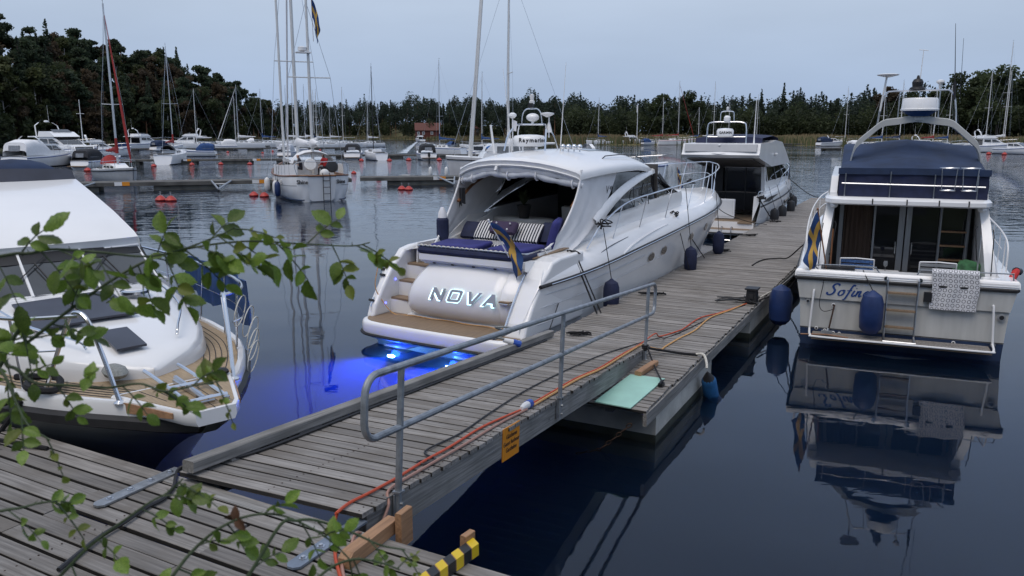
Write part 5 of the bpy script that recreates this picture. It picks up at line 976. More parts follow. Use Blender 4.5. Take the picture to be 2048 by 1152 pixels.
q = MB(); q.tube([(2.46, -.72, 4.30), (2.46, -.71, 4.62)], [.03, .024], 7); q.tube([(2.46, -.71, 4.60), (2.44, -.62, 5.66)], [.009, .004], 5); q.ob('whip_aerial', 'black', sf)
q = MB(); q.tube([(2.46, -.82, 4.25), (2.5, -.78, 5.40)], [.006, .003], 5); q.ob('whip_aerial', 'black', sf)
q = MB(); q.tube([(2.46, -.12, 4.48), (2.46, -.14, 5.22)], [.010, .006], 5); q.tube([(2.46, -.22, 5.2), (2.46, -.06, 5.22)], .006, 4); q.ob('wind_vane', 'paint_white', sf)
# stern furniture: handrails, ladder, platform, fittings
q = MB(); q.tube(spl([(.06, 1.35, 1.34), (.06, 1.33, 1.42), (.06, .5, 1.43), (.06, .42, 1.41), (.06, .36, 1.34)], 24), .012, 6); q.tube(spl([(.06, -.22, 1.34), (.06, -.26, 1.41), (.06, -.35, 1.43), (.06, -1.5, 1.45), (.06, -1.6, 1.44), (.06, -1.62, 1.34)], 24), .012, 6); q.tube([(.06, -1.15, 1.28), (.06, -1.15, 1.40)], .010, 5); q.ob('stern_handrail', 'steel', sf)
q = MB(); q.sheet([[(.1, y, 1.36), (.26, y, 1.36)] for y in (.75, 1.3)], .02); q.ob('rubber_mat', 'rubber', sf, 0)
q = MB()
for y in (.22, -.24): q.tube([(-.05, y*1.03, 1.28), (-.09, y*1.03, 1.26), (-.09, y, .8), (-.12, y, .3), (-.42, y, .265)], .017, 7)
lad = q.ob('stern_ladder', 'steel', sf)
for z in (1.04, .74, .45): q = MB(); q.box((-.10, -.01, z), (.09, .44, .03)); q.ob('rung', 'teak', lad, 0)
q = MB(); q.tube([(-.42, .24, .265), (-.42, -.26, .265)], .016, 6); q.ob('foot_bar', 'steel', lad)
for y in (.25, -.27): q = MB(); q.tube([(-.02, y, 1.27), (-.05, y, 1.27)], .035, 10); q.ob('ladder_socket', 'chrome', lad)
q = MB(); q.box((-.24, 0, .22), (.44, 2.72, .035)); pf = q.ob('swim_platform', 'teak', sf, 0)
for k in range(9): q = MB(); q.box((-.06 - .045*k, 0, .24), (.034, 2.7, .012)); q.ob('slat', 'deck_wood', pf, 0)
q = MB(); q.tube(spl([(-.02, 1.38, .97), (-.06, 1.385, .93), (-.10, 1.41, .35), (-.14, 1.41, .30), (-.40, 1.38, .255), (-.47, 1.25, .25), (-.48, 0, .25), (-.47, -1.25, .25), (-.40, -1.38, .255), (-.14, -1.40, .30), (-.10, -1.40, .35), (-.06, -1.37, .88), (-.02, -1.36, .92)], 70), .018, 7); q.ob('platform_rail', 'paint_white', sf)
for y, z, r in ((1.47, .78, .035), (-1.50, .74, .06), (-1.42, .27, .04), (1.30, .30, .03), (1.16, .27, .03), (1.02, .24, .03), (.92, .24, .025), (-.85, .25, .03), (1.05, .74, .03)):
    q = MB(); q.lathe([(r, 0), (r, .012), (r*.6, .016)], (-.015, y, z), 14, M=Euler((0, -pi/2, 0)).to_matrix()); h_ = q.ob('skin_fitting', 'gel2' if r < .035 else 'frame_grey', sf); q = MB(); q.lathe([(r*.6, 0), (r*.6, .004)], (-.031, y, z), 12, M=Euler((0, -pi/2, 0)).to_matrix()); q.ob('outlet', 'black', h_)
q = MB(); q.box((-.05, -.40, 1.0), (.08, .12, .16)); q.ob('stern_lamp', 'black', sf, 0)
# script name on the transom
ST = {'S': [[(.70, .86), (.58, 1.0), (.34, .98), (.2, .78), (.32, .6), (.46, .42), (.4, .14), (.14, 0), (-.08, .1), (-.05, .22)]], 'o': [[(.34, .48), (.12, .42), (.02, .18), (.14, 0), (.36, .08), (.44, .32), (.32, .48), (.5, .44)]],
      'f': [[(.58, .9), (.46, 1.0), (.36, .8), (.24, .2), (.12, -.28), (-.04, -.36)], [(.06, .46), (.46, .5)]], 'i': [[(.2, .5), (.1, .12), (.2, 0), (.36, .12)], [(.26, .70), (.28, .74)]],
      'n': [[(.1, .5), (.02, 0)], [(.04, .22), (.2, .46), (.32, .44), (.27, .1), (.35, 0), (.48, .12)]], 'a': [[(.42, .44), (.22, .5), (.04, .24), (.12, .02), (.3, .1), (.42, .46), (.36, .1), (.45, 0), (.58, .12)]]}
u0 = 0; hh = .20
for ch_ in 'Sofina':
    q = MB()
    for stq in ST[ch_]:
        pts = spl([(u, v, 0) for u, v in stq], 24); g2 = []
        for i, p in enumerate(pts):
            d = (pts[min(i + 1, 23)] - pts[max(i - 1, 0)]); d = d.normalized() if d.length > 0 else V((1, 0, 0)); th_ = lerp(.032, .075, abs(d.y)) if ch_ != 'S' else lerp(.05, .085, abs(d.y)); nn = V((-d.y, d.x, 0))*th_
            g2.append([(-.020, 1.16 - (u0 + (p + nn).x + .3*(p + nn).y)*hh, .915 + (p + nn).y*hh), (-.020, 1.16 - (u0 + (p - nn).x + .3*(p - nn).y)*hh, .915 + (p - nn).y*hh)])
        q.sheet(g2)
    q.ob('name_letter', 'ink_blue', sf, 0); u0 += {'S': .72, 'o': .5, 'f': .42, 'i': .34, 'n': .52, 'a': .6}[ch_]*1.12
# loose things aboard
flag(sw(.12, 1.20, 1.28), sw(.0, 1.42, 2.40), 'faded blue and yellow flag on a staff left of the name Sofina', .88, .22, SM @ V((0, 1, 0)), 3)
m = bpy.data.materials.new('ring_towel'); M_['ring_towel'] = m; m.use_nodes = True; n = m.node_tree; L = n.links.new; b = n.nodes['Principled BSDF']; b.inputs['Roughness'].default_value = .9
t = n.nodes.new('ShaderNodeTexCoord'); mpn = n.nodes.new('ShaderNodeMapping'); mpn.inputs['Scale'].default_value = (9, 9.5, 1); L(t.outputs['UV'], mpn.inputs['Vector']); fr = n.nodes.new('ShaderNodeVectorMath'); fr.operation = 'FRACTION'; L(mpn.outputs[0], fr.inputs[0])
sb = n.nodes.new('ShaderNodeVectorMath'); sb.operation = 'SUBTRACT'; sb.inputs[1].default_value = (.5, .5, 0); L(fr.outputs[0], sb.inputs[0]); sp_ = n.nodes.new('ShaderNodeVectorMath'); sp_.operation = 'MULTIPLY'; sp_.inputs[1].default_value = (1, 1, 0); L(sb.outputs[0], sp_.inputs[0]); ln_ = n.nodes.new('ShaderNodeVectorMath'); ln_.operation = 'LENGTH'; L(sp_.outputs[0], ln_.inputs[0])
rp = n.nodes.new('ShaderNodeValToRGB'); rp.color_ramp.interpolation = 'CONSTANT'; e = rp.color_ramp.elements; e[0].color = (.62, .62, .64, 1); e[1].position = .27; e[1].color = (.05, .05, .06, 1); e2 = e.new(.38); e2.color = (.62, .62, .64, 1); L(ln_.outputs['Value'], rp.inputs['Fac']); L(rp.outputs['Color'], b.inputs['Base Color'])
q = MB(); nu, nv2 = 20, 16
for i in range(nu + 1):
    for j in range(nv2 + 1):
        u, v = i/nu, j/nv2; y = lerp(-.44, -1.13, v); dz = u*.78
        if dz < .14: p = (.17 - dz, y, 1.445 + .02*sin(dz/.14*pi))
        else: p = (-.05 - .012*sin(v*14 + u*3) - .02*u, y + .012*sin(u*9), 1.445 - (dz - .14))
        q.v.append(p)
for i in range(nu):
    for j in range(nv2): a = i*(nv2 + 1) + j; q.f.append((a, a + 1, a + nv2 + 2, a + nv2 + 1)); q.m.append(0)
tw = q.ob('towel', 'ring_towel', None, 70, loc=SO, rot=(0, 0, az(23))); uvl = tw.data.uv_layers.new(name='uv')
for pl_2 in tw.data.polygons:
    for li in pl_2.loop_indices: vi = tw.data.loops[li].vertex_index; uvl.data[li].uv = ((vi % (nv2 + 1))/nv2, (vi//(nv2 + 1))/nu)
tag(tw, 'white towel with black rings hanging over the stern rail', 'towel')
def fender2(top, h, r, mt, label, rf): return fender('fender', top, h, r, mt, label, rf, 18)
fender2(sw(-.22, .44, 1.08), .76, .185, 'fender_blue', 'blue pear shaped fender hanging on the transom beside the name Sofina', sw(.06, .62, 1.37))
fender2(sw(.75, 1.98, .90), .78, .205, 'fender_blue', 'large blue fender between the pier and the boat named Sofina', sw(.3, 1.6, 1.30))
ch_t = thing('deck_chair', 'white slatted deck chair back in the right half of the cockpit', 'chair', sw(.75, -.55, .65), az(23))
def chair(t, blue):
    q = MB()
    for s in (-1, 1): q.tube([(.1, s*.28, 0), (-.22, s*.28, .42), (-.30, s*.28, .86)], .012, 6); q.tube([(-.25, s*.28, 0), (.15, s*.28, .42)], .012, 6)
    q.tube([(-.30, -.28, .86), (-.31, 0, .875), (-.30, .28, .86)], .014, 6); q.ob('frame', 'paint_white', t)
    for k in range(5): q = MB(); q.box((-.255 - .018*k, 0, .52 + .075*k), (.012, .54, .05), (0, -.2, 0)); q.ob('slat', 'plaid' if blue else 'frame_grey', t, 0)
    q = MB(); q.box((-.02, 0, .42), (.42, .54, .02)); q.ob('seat', 'frame_grey', t, 0)
chair(ch_t, 0); ch2 = thing('deck_chair', 'white deck chair with a blue checked cloth in the left half of the cockpit', 'chair', sw(1.05, .72, .60), az(23)); chair(ch2, 1)
tb = thing('cockpit_table', 'small white table behind the stern coaming', 'table', sw(.75, .45, .65), az(23)); q = MB(); q.box((0, 0, .60), (.4, .85, .025)); q.ob('top', 'gel2', tb, 0); q = MB(); q.tube([(0, 0, 0), (0, 0, .6)], .03, 8); q.ob('leg', 'steel', tb)
gl = thing('wine_glass', 'small wine glass on the cockpit table', 'glass', sw(.75, .25, 1.262)); q = MB(); q.lathe([(.035, 0), (.004, .008), (.004, .08), (.035, .11), (.038, .16), (.03, .19)], (0, 0, 0), 12); q.ob('bowl', 'glass_soft', gl)
q = MB(); rngb = random.Random(8); c_ = []
for j in range(9):
    for k in range(14): t = k*2*pi/14; rr = .24*sin(pi*(j + .4)/9.6)*(1 + .25*sin(3*t + j) + rngb.uniform(-.1, .1)); c_.append((rr*cos(t), rr*1.2*sin(t), .62*j/8 + rngb.uniform(-.02, .02)))
q.loft([c_[j*14:(j + 1)*14] for j in range(9)]); tag(q.ob('beach_bag', 'green_cloth', None, 80, loc=sw(.85, -1.05, .9), rot=(0, 0, 1)), 'crumpled green bag of towels in the cockpit corner', 'bag')
rs = thing('red_sock', 'red and black knotted cloth hanging over the starboard rail', 'cloth', sw(.55, -1.72, 1.28)); q = MB(); q.tube(spl([(.1, .12, .12), (0, 0, .14), (-.12, -.08, .0), (-.18, -.12, -.12)], 14), [.05]*5 + [.06]*4 + [.075]*5, 9); q.ob('cloth', 'red', rs); q = MB(); q.tube([(.14, .14, .12), (.02, .04, .15)], .062, 9); q.ob('band', 'black', rs)
an = thing('folding_anchor', 'grey folding anchor resting on the swim platform', 'anchor', sw(-.35, 1.12, .26), az(23)); q = MB(); q.tube([(.05, 0, .0), (.1, -.02, .10)], .02, 6); q.box((.03, 0, .05), (.06, .18, .05)); q.ob('crown', 'galv', an, 0); q = MB(); q.tube([(.02, .42, -.02), (-.02, 0, .02), (-.05, -.35, .0)], .014, 6); q.ob('stock', 'wood_trim', an); q = MB(); q.tube([(.12, -.03, .1), (.25, -.09, .5)], .014, 6); q.ob('shank', 'rust', an)
cord('stern_cord', [sw(.05, 1.25, 1.28), sw(-.05, 1.24, 1.1), sw(-.05, 1.28, .75), sw(-.06, 1.2, .62), sw(-.08, 1.02, .68)], .006, 'rope_black', 'thin black cord looping down the transom beside the name', 'rope', 30)
line([sw(.55, 1.62, 1.32), P(-2.45, 16.6, .7), P(-2.72, 15.7, .57)], 'pale twisted stern line from the boat named Sofina to the junction box', .013, 'rope_white'); line([sw(.5, 1.60, 1.30), P(-2.35, 16.5, .62), P(-2.68, 15.4, .57)], 'black stern line beside the pale one', .014)
# ================================================================== flybridge cruiser further out along the pier
GO = fpa(-6.65, 28.3); gb = thing('motor_yacht', 'white flybridge motor boat with dark glass moored ahead of the large cruiser', 'motor yacht', (GO.x, GO.y, 0), az(28)); GM = Matrix.Rotation(az(28), 3, 'Z')
def gwp(x, y, z): return V((GO.x, GO.y, 0)) + GM @ V((x, y, z))
def ghb(x): return ip(x, [0, 2, 5, 7.5, 9.2, 10.4, 11], [1.40, 1.48, 1.5, 1.35, .9, .35, .02])
def gzs(x): return ip(x, [.3, 2, 5, 8, 11], [1.45, 1.5, 1.6, 1.75, 1.9])
rg = []
for x in [.45, 1, 2, 3, 4, 5, 6, 7, 8, 8.8, 9.6, 10.2, 10.7, 11]:
    h_, zs_, t = ghb(x), gzs(x), x/11; zk = ip(t, [0, .6, .85, 1], [-.5, -.5, 0, 1.5]); zc = ip(t, [0, .5, .8, 1], [.05, .15, .55, 1.6]); fc = ip(t, [0, .5, .8, 1], [.9, .86, .66, .4])
    rg.append([(x + (.35*max(0, z - .4) if x < .6 else 0), y, z) for y, z in ((0, zk), (h_*fc, max(zc, zk)), (h_*.96, lerp(zc, zs_, .5)), (h_, zs_ - .35), (h_*.99, zs_ - .1), (h_*.95, zs_))])
hullshell(rg, 'hull', 'gel', gb, 35, False)
q = MB(); q.sheet([[(x, v*ghb(x)*.95, gzs(x) - .0 + .08*(1 - v*v)) for v in (-1, -.5, 0, .5, 1)] for x in (5.6, 7, 8, 9, 10, 10.9)]); q.ob('foredeck', 'gel', gb)
for s in (-1, 1):
    q = MB(); q.tube([(x + (.3 if x < .6 else 0), s*(ghb(x) + .01), gzs(x) - .33) for x in [.45 + j*.5 for j in range(22)]], .028, 6); q.ob('rub_rail', 'rubber', gb)
    q = MB(); q.prism([(1.0, s*1.46, 1.28), (1.9, s*1.50, 1.40), (3.6, s*1.51, 1.42), (2.0, s*1.495, 1.24)], (0, s*.012, 0)); q.ob('side_vent', 'black', gb, 0)
    q = MB(); q.prism([(5.2, s*1.47, .92), (6.8, s*1.44, 1.0), (6.7, s*1.42, 1.12), (5.3, s*1.47, 1.05)], (0, s*.02, 0)); q.ob('hull_window', 'glass_dark', gb, 0)
    q = MB(); q.loft([[(x, s*(ghb(x) - .02), gzs(x) - .05), (x, s*(ghb(x) - .05), gzs(x) + .02), (x, s*(ghb(x) - .26), gzs(x) + .02), (x, s*(ghb(x) - .28), .6)] for x in (.75, 1, 2, 3, 4.5, 5.8)], False); q.ob('side_deck', 'gel', gb, 30)
    q = MB(); q.tube(spl([(.85, s*1.30, 1.48), (.9, s*1.30, 1.62), (1.4, s*1.32, 1.64), (1.9, s*1.32, 1.56)], 14), .014, 6); q.ob('quarter_rail', 'chrome', gb)
    rl_ = [(x, s*(ghb(x) - .12), gzs(x) + h) for x, h in ((4.2, .1), (5, .42), (6.5, .52), (8, .56), (9.5, .6), (10.4, .62))] + [(11.1, s*.08, 2.55)]
    q = MB(); q.tube(spl(rl_, 36), .014, 6); br = q.ob('bow_rail', 'chrome', gb)
    for x in (5, 6, 7.1, 8.2, 9.2, 10.1): q = MB(); q.tube([(x - .15, s*(ghb(x) - .14), gzs(x)), (x, s*(ghb(x) - .12), gzs(x) + ip(x, [5, 8, 10.4], [.42, .56, .62]))], .010, 5); q.ob('stanchion', 'chrome', br)
    # cabin sides and windows
    q = MB(); q.loft([[(x, s*1.22, 1.45), (x, s*1.16, zt), (x, s*1.06, zt), (x, s*1.1, 1.45)] for x, zt in ((2.6, 1.9), (3.0, 1.92), (5, 1.98), (7.0, 1.98), (7.8, 1.85))]); q.ob('cabin_side', 'gel', gb, 30)
    q = MB(); q.prism([(3.0, s*1.17, 1.90), (7.6, s*1.17, 1.92), (6.2, s*1.08, 2.45), (3.0, s*1.08, 2.45)], (0, s*.01, 0)); q.ob('side_window', 'glass_dark', gb, 0)
    for x in (3.0, 4.6, 5.9): q = MB(); q.prism([(x, s*1.185, 1.88), (x + .1, s*1.185, 1.88), (x + .02, s*1.095, 2.46), (x - .08, s*1.095, 2.46)], (0, s*.012, 0)); q.ob('window_post', 'gel' if x < 4 else 'black', gb, 0)
    q = MB(); q.loft([[(2.45, s*1.28, .7), (2.45, s*1.16, 2.45), (2.75, s*1.14, 2.45), (2.95, s*1.26, .7)], [(2.5, s*1.1, .7), (2.5, s*1.04, 2.45), (2.75, s*1.04, 2.45), (2.9, s*1.1, .7)]]); q.ob('cabin_pillar', 'gel', gb, 30)
q = MB(); q.sheet([[(lerp(6.4, 8.2, t), v*lerp(1.05, 1.2, t), lerp(2.5, 1.85, t)) for v in (-1, 0, 1)] for t in (0, 1)], .03); q.ob('windscreen', 'glass_dark', gb)
# aft glass wall, dark cockpit
q = MB(); q.box((3.05, 0, 1.66), (.03, 2.2, 1.9)); q.ob('aft_glass', 'glass_dark', gb, 0)
for y in (.35, -.38): q = MB(); q.box((3.02, y, 1.6), (.03, .035, 1.75)); q.ob('glass_post', 'black', gb, 0)
q = MB(); q.box((3.01, -.1, 2.40), (.02, 1.9, .015)); q.ob('track', 'gel2', gb, 0)
m_ = mat('perforated', (.02, .02, .022), .7, var=.9, vs=60); q = MB(); q.box((2.9, .75, 1.95), (.02, .6, .95)); q.ob('mesh_curtain', 'perforated', gb, 0)
q = MB(); q.box((1.95, 0, .58), (2.2, 2.4, .05)); q.ob('cockpit_sole', 'teak', gb, 0)
q = MB(); q.box((1.15, .30, .98), (.16, 1.5, .72)); tp_ = q.ob('transom_seat', 'gel', gb, 0); o = tp_.modifiers.new('b', 'BEVEL'); o.width = .04; o.segments = 2
q = MB(); q.box((1.06, .30, 1.0), (.012, 1.36, .58)); q.ob('transom_hatch', 'gel2', tp_, 0)
q = MB(); q.box((.9, 0, .45), (.7, 2.5, .22)); q.ob('lower_transom', 'gel', gb, 0)
q = MB(); q.box((.75, -.95, .55), (.5, .5, .04)); q.ob('boarding_tread', 'teak', gb, 0)
pts = spl([(.9, 1.38, 0), (.3, 1.36, 0), (.02, 1.1, 0), (-.06, .4, 0), (-.06, -.4, 0), (.02, -1.1, 0), (.3, -1.36, 0), (.9, -1.38, 0)], 30); q = MB(); q.loft([[(p.x, p.y, z) for p in pts] for z in (.18, .34)]); q.ob('swim_platform', 'gel', gb, 40)
q = MB(); q.tube([(p.x - .01, p.y*1.005, .23) for p in pts], .03, 6); q.ob('platform_fender', 'rubber', gb)
q = MB(); q.loft([[(lerp(.5, p.x, .85), p.y*.9, z) for p in pts] for z in (.342, .35)]); q.ob('teak_deck', 'teak', gb, 0)
q = MB()
for y in (-.28, -.62): q.tube(spl([(.2, y, .36), (.1, y, .44), (-.06, y, .44), (-.09, y, .3), (-.09, y, -.6)], 14), .016, 6)
for z in (.0, -.3): q.tube([(-.09, -.28, z), (-.09, -.62, z)], .014, 6)
q.ob('stern_ladder', 'chrome', gb)
# flybridge slab
pr_ = [(.30, 2.83), (.20, 2.93), (.30, 3.02), (.42, 3.32), (2.4, 3.34), (3.2, 3.42), (4.6, 3.34), (5.6, 2.95), (6.6, 2.48), (2.7, 2.46)]
q = MB(); q.loft([[(x + .10*abs(y)**2, y*1.36, z if i not in (0, 8) else z) for i, (x, z) in enumerate(pr_)] for y in (-1, -.97, -.5, 0, .5, .97, 1)]); q.ob('flybridge', 'gel', gb, 25)
mat('silver_paint', (.36, .37, .39), .4, .2, var=.05, vs=3)
q = MB(); q.prism([(.40, 1.26, 3.05), (.40, -1.26, 3.05), (.49, -1.26, 3.30), (.49, 1.26, 3.30)], (-.10, 0, -.002)); q.ob('coaming_band', 'silver_paint', gb, 0)
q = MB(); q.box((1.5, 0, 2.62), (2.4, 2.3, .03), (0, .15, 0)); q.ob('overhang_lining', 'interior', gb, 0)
q = MB(); q.prism([(.215, .30, 2.99), (.215, .02, 2.93), (.215, -.26, 2.99), (.215, -.02, 2.965)], (-.012, 0, 0)); q.ob('wing_badge', 'silver_paint', gb, 0)
q = MB(); q.ell((.36, .03, 3.26), (.03, .045, .045), 10, 6); q.ob('stern_light', 'plug_white', gb)
q = MB(); q.sheet([[(x, y*1.2, z - .06*abs(y)**3) for y in (-1, -.8, -.4, 0, .4, .8, 1)] for x, z in ((1.5, 3.33), (1.6, 3.56), (2.6, 3.60), (3.6, 3.64), (4.6, 3.56), (5.0, 3.2))]); q.ob('flybridge_cover', 'navy', gb, 40)
q = MB(); q.ell((3.2, -1.42, 2.90), (.06, .06, .06), 8, 6); q.ob('side_light', 'plug_white', gb)
for dx in (0,):
    q = MB(); q.tube(spl([(1.2, .70, 3.3), (1.2, .68, 3.88), (1.2, .56, 4.05), (1.2, .0, 4.07), (1.2, -.56, 4.05), (1.2, -.68, 3.88), (1.2, -.70, 3.3)], 40), .026, 8); q.tube([(1.2, .69, 3.55), (1.2, -.69, 3.55)], .014, 6); q.tube(spl([(1.2, .24, 4.05), (1.2, .23, 4.36), (1.2, .15, 4.44), (1.2, -.15, 4.44), (1.2, -.23, 4.36), (1.2, -.24, 4.05)], 24), .018, 7); q.ob('radar_arch', 'chrome', gb)
rq = (1.2, .05); q = MB(); q.lathe([(.2, 3.56), (.27, 3.58), (.30, 3.63), (.30, 3.76), (.26, 3.83), (.12, 3.85), (0, 3.855)], (*rq, 0), 26); rg_ = q.ob('radar_dome', 'gel', gb, 50); onarc(rg_, 'GARMIN', .12, rq, .30, R(195), 3.69, 'ink', 'lettering')
q = MB(); q.lathe([(.10, 4.07), (.12, 4.13), (.12, 4.23), (.07, 4.29), (0, 4.30)], (1.2, 0, 0), 14); q.ob('satellite_dome', 'gel', gb); q = MB(); q.lathe([(.03, 4.44), (.045, 4.50), (.045, 4.58), (.02, 4.60)], (1.2, 0, 0), 10); q.ob('anchor_light', 'gel2', gb)
q = MB(); q.tube([(1.2, -.98, 3.3), (1.2, -.98, 3.55), (1.18, -1.0, 4.85)], [.035, .02, .012], 7); q.ob('whip_aerial', 'paint_white', gb)
for x, z, nm in ((2.3, .98, 'black fender nearest the stern of the flybridge boat with dark glass'), (3.8, .98, 'second black fender along the flybridge boat with dark glass'), (6.0, 1.0, 'third black fender along the flybridge boat with dark glass'), (8.2, 1.05, 'fourth black fender along the flybridge boat with dark glass'), (9.4, 1.1, 'black fender nearest the bow of the flybridge boat with dark glass')):
    fender('fender', gwp(x, -(ghb(x) + .16), z), .55, .16, 'black', nm, gwp(x, -(ghb(x) - .1), 1.75))
q = MB(); q.sheet([[(x, -(ghb(x) - .09) - .01*sin(x*20), z) for x in (7.6, 7.75, 7.9, 8.05, 8.2)] for z in (2.3, 2.0, 1.7, 1.5)], .01); tag(q.ob('rail_cover', 'navy', None, 60, loc=(GO.x, GO.y, 0), rot=(0, 0, az(28))), 'navy fender cover draped over the bow rail of the far boat', 'cover')
line([gwp(.7, -1.35, 1.45), P(-4.85, 29.6, .57)], 'black stern line from the far flybridge boat to the pier', .018); line([gwp(10.6, -.4, 1.9), P(-5.2, 40.5, .9), P(-4.6, 41.2, .57)], 'bow line from the far flybridge boat to the pier end', .016)
q = MB(); g_ = random.Random(77); c_ = gwp(.72, -1.38, 1.42); q.tube(spl([c_ + V((g_.gauss(0, .09), g_.gauss(0, .09), g_.gauss(0, .06))) for _ in range(14)], 50), .02, 5); tag(q.ob('rope_knot', 'rope_black'), 'black rope bunch on the stern quarter of the far flybridge boat', 'rope')
flag(gwp(.5, 1.45, 1.5), gwp(.35, 1.5, 2.45), 'small Swedish flag on a staff between the two white boats', .7, .28, GM @ V((0, -1, 0)), 5)
# ================================================================== cruiser at the left, bow towards the stage
LO = V((-2.36, 5.96, 0)); lbt = thing('motor_yacht', 'white motor boat at left with teak deck and its bow toward the stage', 'motor yacht', LO, az(137)); LM = Matrix.Rotation(az(137), 3, 'Z')
def lw(x, y, z): return LO + LM @ V((x, y, z))
def lhb(x): return ip(x, [-10, -5, -3.5, -2.3, -1.65, -1.0, -.5, -.2, -.02], [1.5, 1.52, 1.44, 1.27, 1.06, .74, .42, .22, .03])
def lzs(x): return ip(x, [-10, -5, -2, 0], [1.3, 1.42, 1.54, 1.6])
XL = [-10, -8, -6.5, -5, -4, -3.2, -2.5, -2, -1.6, -1.2, -.8, -.5, -.3, -.15, -.04]
rg = []
for x in XL:
    h_, zs_ = lhb(x), lzs(x); zk = ip(x, [-10, -4, -2.6, -1.9, -1.1, -.5, -.04], [-.5, -.5, -.3, .25, .85, 1.2, 1.38]); f_ = ip(x, [-10, -5, -2.5, -1, 0], [.9, .85, .55, .35, .2])
    rg.append([(x, y, z) for y, z in ((0, zk), (h_*f_*.8, lerp(zk, zs_ - .22, .22)), (h_*lerp(f_, 1, .45), lerp(zk, zs_ - .22, .5)), (h_*lerp(f_, 1, .8), lerp(zk, zs_ - .22, .8)), (h_*.985, zs_ - .22))])
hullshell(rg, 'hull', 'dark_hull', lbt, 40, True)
strip([[(x, lhb(x)*.985 + .0, lzs(x) - .22), (x, lhb(x) + .035, lzs(x) - .20), (x, lhb(x) + .04, lzs(x) - .13), (x, lhb(x)*.99, lzs(x) - .10)] for x in XL], 'rub_rail', 'rubber', lbt)
strip([[(x, lhb(x)*.99, lzs(x) - .11), (x, lhb(x)*.985, lzs(x) - .01), (x, lhb(x)*.965, lzs(x) + .015), (x, max(0, lhb(x)*.965 - .05), lzs(x) + .015), (x, max(0, lhb(x)*.965 - .06), lzs(x) - .02)] for x in XL], 'toe_rail', 'gel', lbt)
q = MB(); q.sheet([[(x, v*max(.0, lhb(x)*.955 - .05), lzs(x) - .006) for v in (-1, -.6, 0, .6, 1)] for x in XL[3:]]); ld_ = q.ob('teak_deck', 'teak_pale', lbt)
for s in (-1, 1):
    for o_ in (.10, .16, .22, .28, .34):
        q = MB(); pts = [(x, s*(lhb(x)*.955 - .05 - o_), lzs(x) - .004) for x in [-4.6 + j*.12 for j in range(39)] if lhb(x)*.955 - .05 - o_ > .02]; q.tube(pts, .0045, 4); q.ob('deck_seam', 'black', ld_)
# coachroof
def cw(x): return ip(x, [-4.6, -3.6, -2.6, -2.0, -1.5, -1.22, -1.2], [1.16, 1.12, .98, .80, .50, .06, .001])
g2 = []
for x in (-4.6, -4, -3.6, -3.1, -2.6, -2.2, -1.9, -1.65, -1.45, -1.3, -1.22, -1.2):
    w_ = cw(x); zt = ip(x, [-4.6, -3.6, -2.5, -1.8, -1.4, -1.22], [1.95, 1.94, 1.83, 1.75, 1.69, 1.62]); zb = lzs(x) - .02
    g2.append([(x, s_*w_ + (0), z) for s_, z in ((1, zb), (.965, lerp(zb, zt, .6)), (.93, lerp(zb, zt, .92)), (.89, zt), (.5, zt + .02), (0, zt + .03), (-.5, zt + .02), (-.89, zt), (-.93, lerp(zb, zt, .92)), (-.965, lerp(zb, zt, .6)), (-1, zb))])
q = MB(); q.sheet(g2); q.ob('coachroof', 'gel', lbt, 45)
for s in (-1, 1):
    q = MB(); q.tube(spl([(-3.3, s*.80, 1.94), (-3.2, s*.82, 2.0), (-2.4, s*.70, 1.93), (-1.8, s*.45, 1.86), (-1.7, s*.40, 1.79)], 24), .012, 6); q.ob('grab_rail', 'chrome', lbt)
def ctop(x, y): w_ = cw(x); zt = ip(x, [-4.6, -3.6, -2.5, -1.8, -1.4, -1.22], [1.95, 1.94, 1.83, 1.75, 1.69, 1.62]); return zt + .03 - .035*(abs(y)/max(.1, w_))**2
for (x0, x1, y0, y1) in ((-3.35, -2.45, .30, -.16), (-3.30, -2.40, -.19, -.64), (-2.05, -1.52, .06, -.20)):
    q = MB(); q.sheet([[(x, y, ctop(x, y) + .034) for y in [lerp(y0, y1, k/6) for k in range(7)]] for x in [lerp(x0, x1, k/6) for k in range(7)]], .02); q.ob('deck_hatch', 'vinyl' if False else 'hatch_dark', lbt) if 'hatch_dark' in M_ else (mat('hatch_dark', (.035, .038, .055), .4, var=.2, vs=3), q.ob('deck_hatch', 'hatch_dark', lbt))
q = MB(); q.lathe([(.15, 0), (.15, .03), (.13, .04), (.02, .045)], (-3.2, .52, 1.965), 20); hq = q.ob('round_vent', 'chrome', lbt); q = MB(); q.lathe([(.11, .042), (.1, .05), (.0, .052)], (-3.2, .52, 1.965), 18); q.ob('lid', 'gel', hq)
# windscreen
mat('screen_glass', (.05, .055, .06), .05, coat=.5, var=.3, vs=1.5)
def wsp(v, t): return (lerp(-3.62 - .25*v*v, -4.42 - .15*v*v, t), v*lerp(1.02, .95, t), lerp(1.97 - .02*v*v, 2.42, t))
q = MB(); q.sheet([[wsp(v, t) for v in (-1, -.66, -.33, 0, .33, .66, 1)] for t in (0, .5, 1)], .012); q.ob('windscreen', 'screen_glass', lbt)
q = MB(); q.sheet([[wsp(v, t) for v in (-1, -.5, 0, .5, 1)] for t in (.62, 1.02)], .02); q.ob('screen_shade', 'black', lbt)
for v in (-1, -.36, .30, 1): q = MB(); q.tube([wsp(v, 0), wsp(v, 1)], .022, 6); q.ob('screen_post', 'gel', lbt)
q = MB(); q.tube([wsp(v, .0) for v in (-1, -.5, 0, .5, 1)], .02, 6); q.ob('screen_base', 'gel2', lbt)
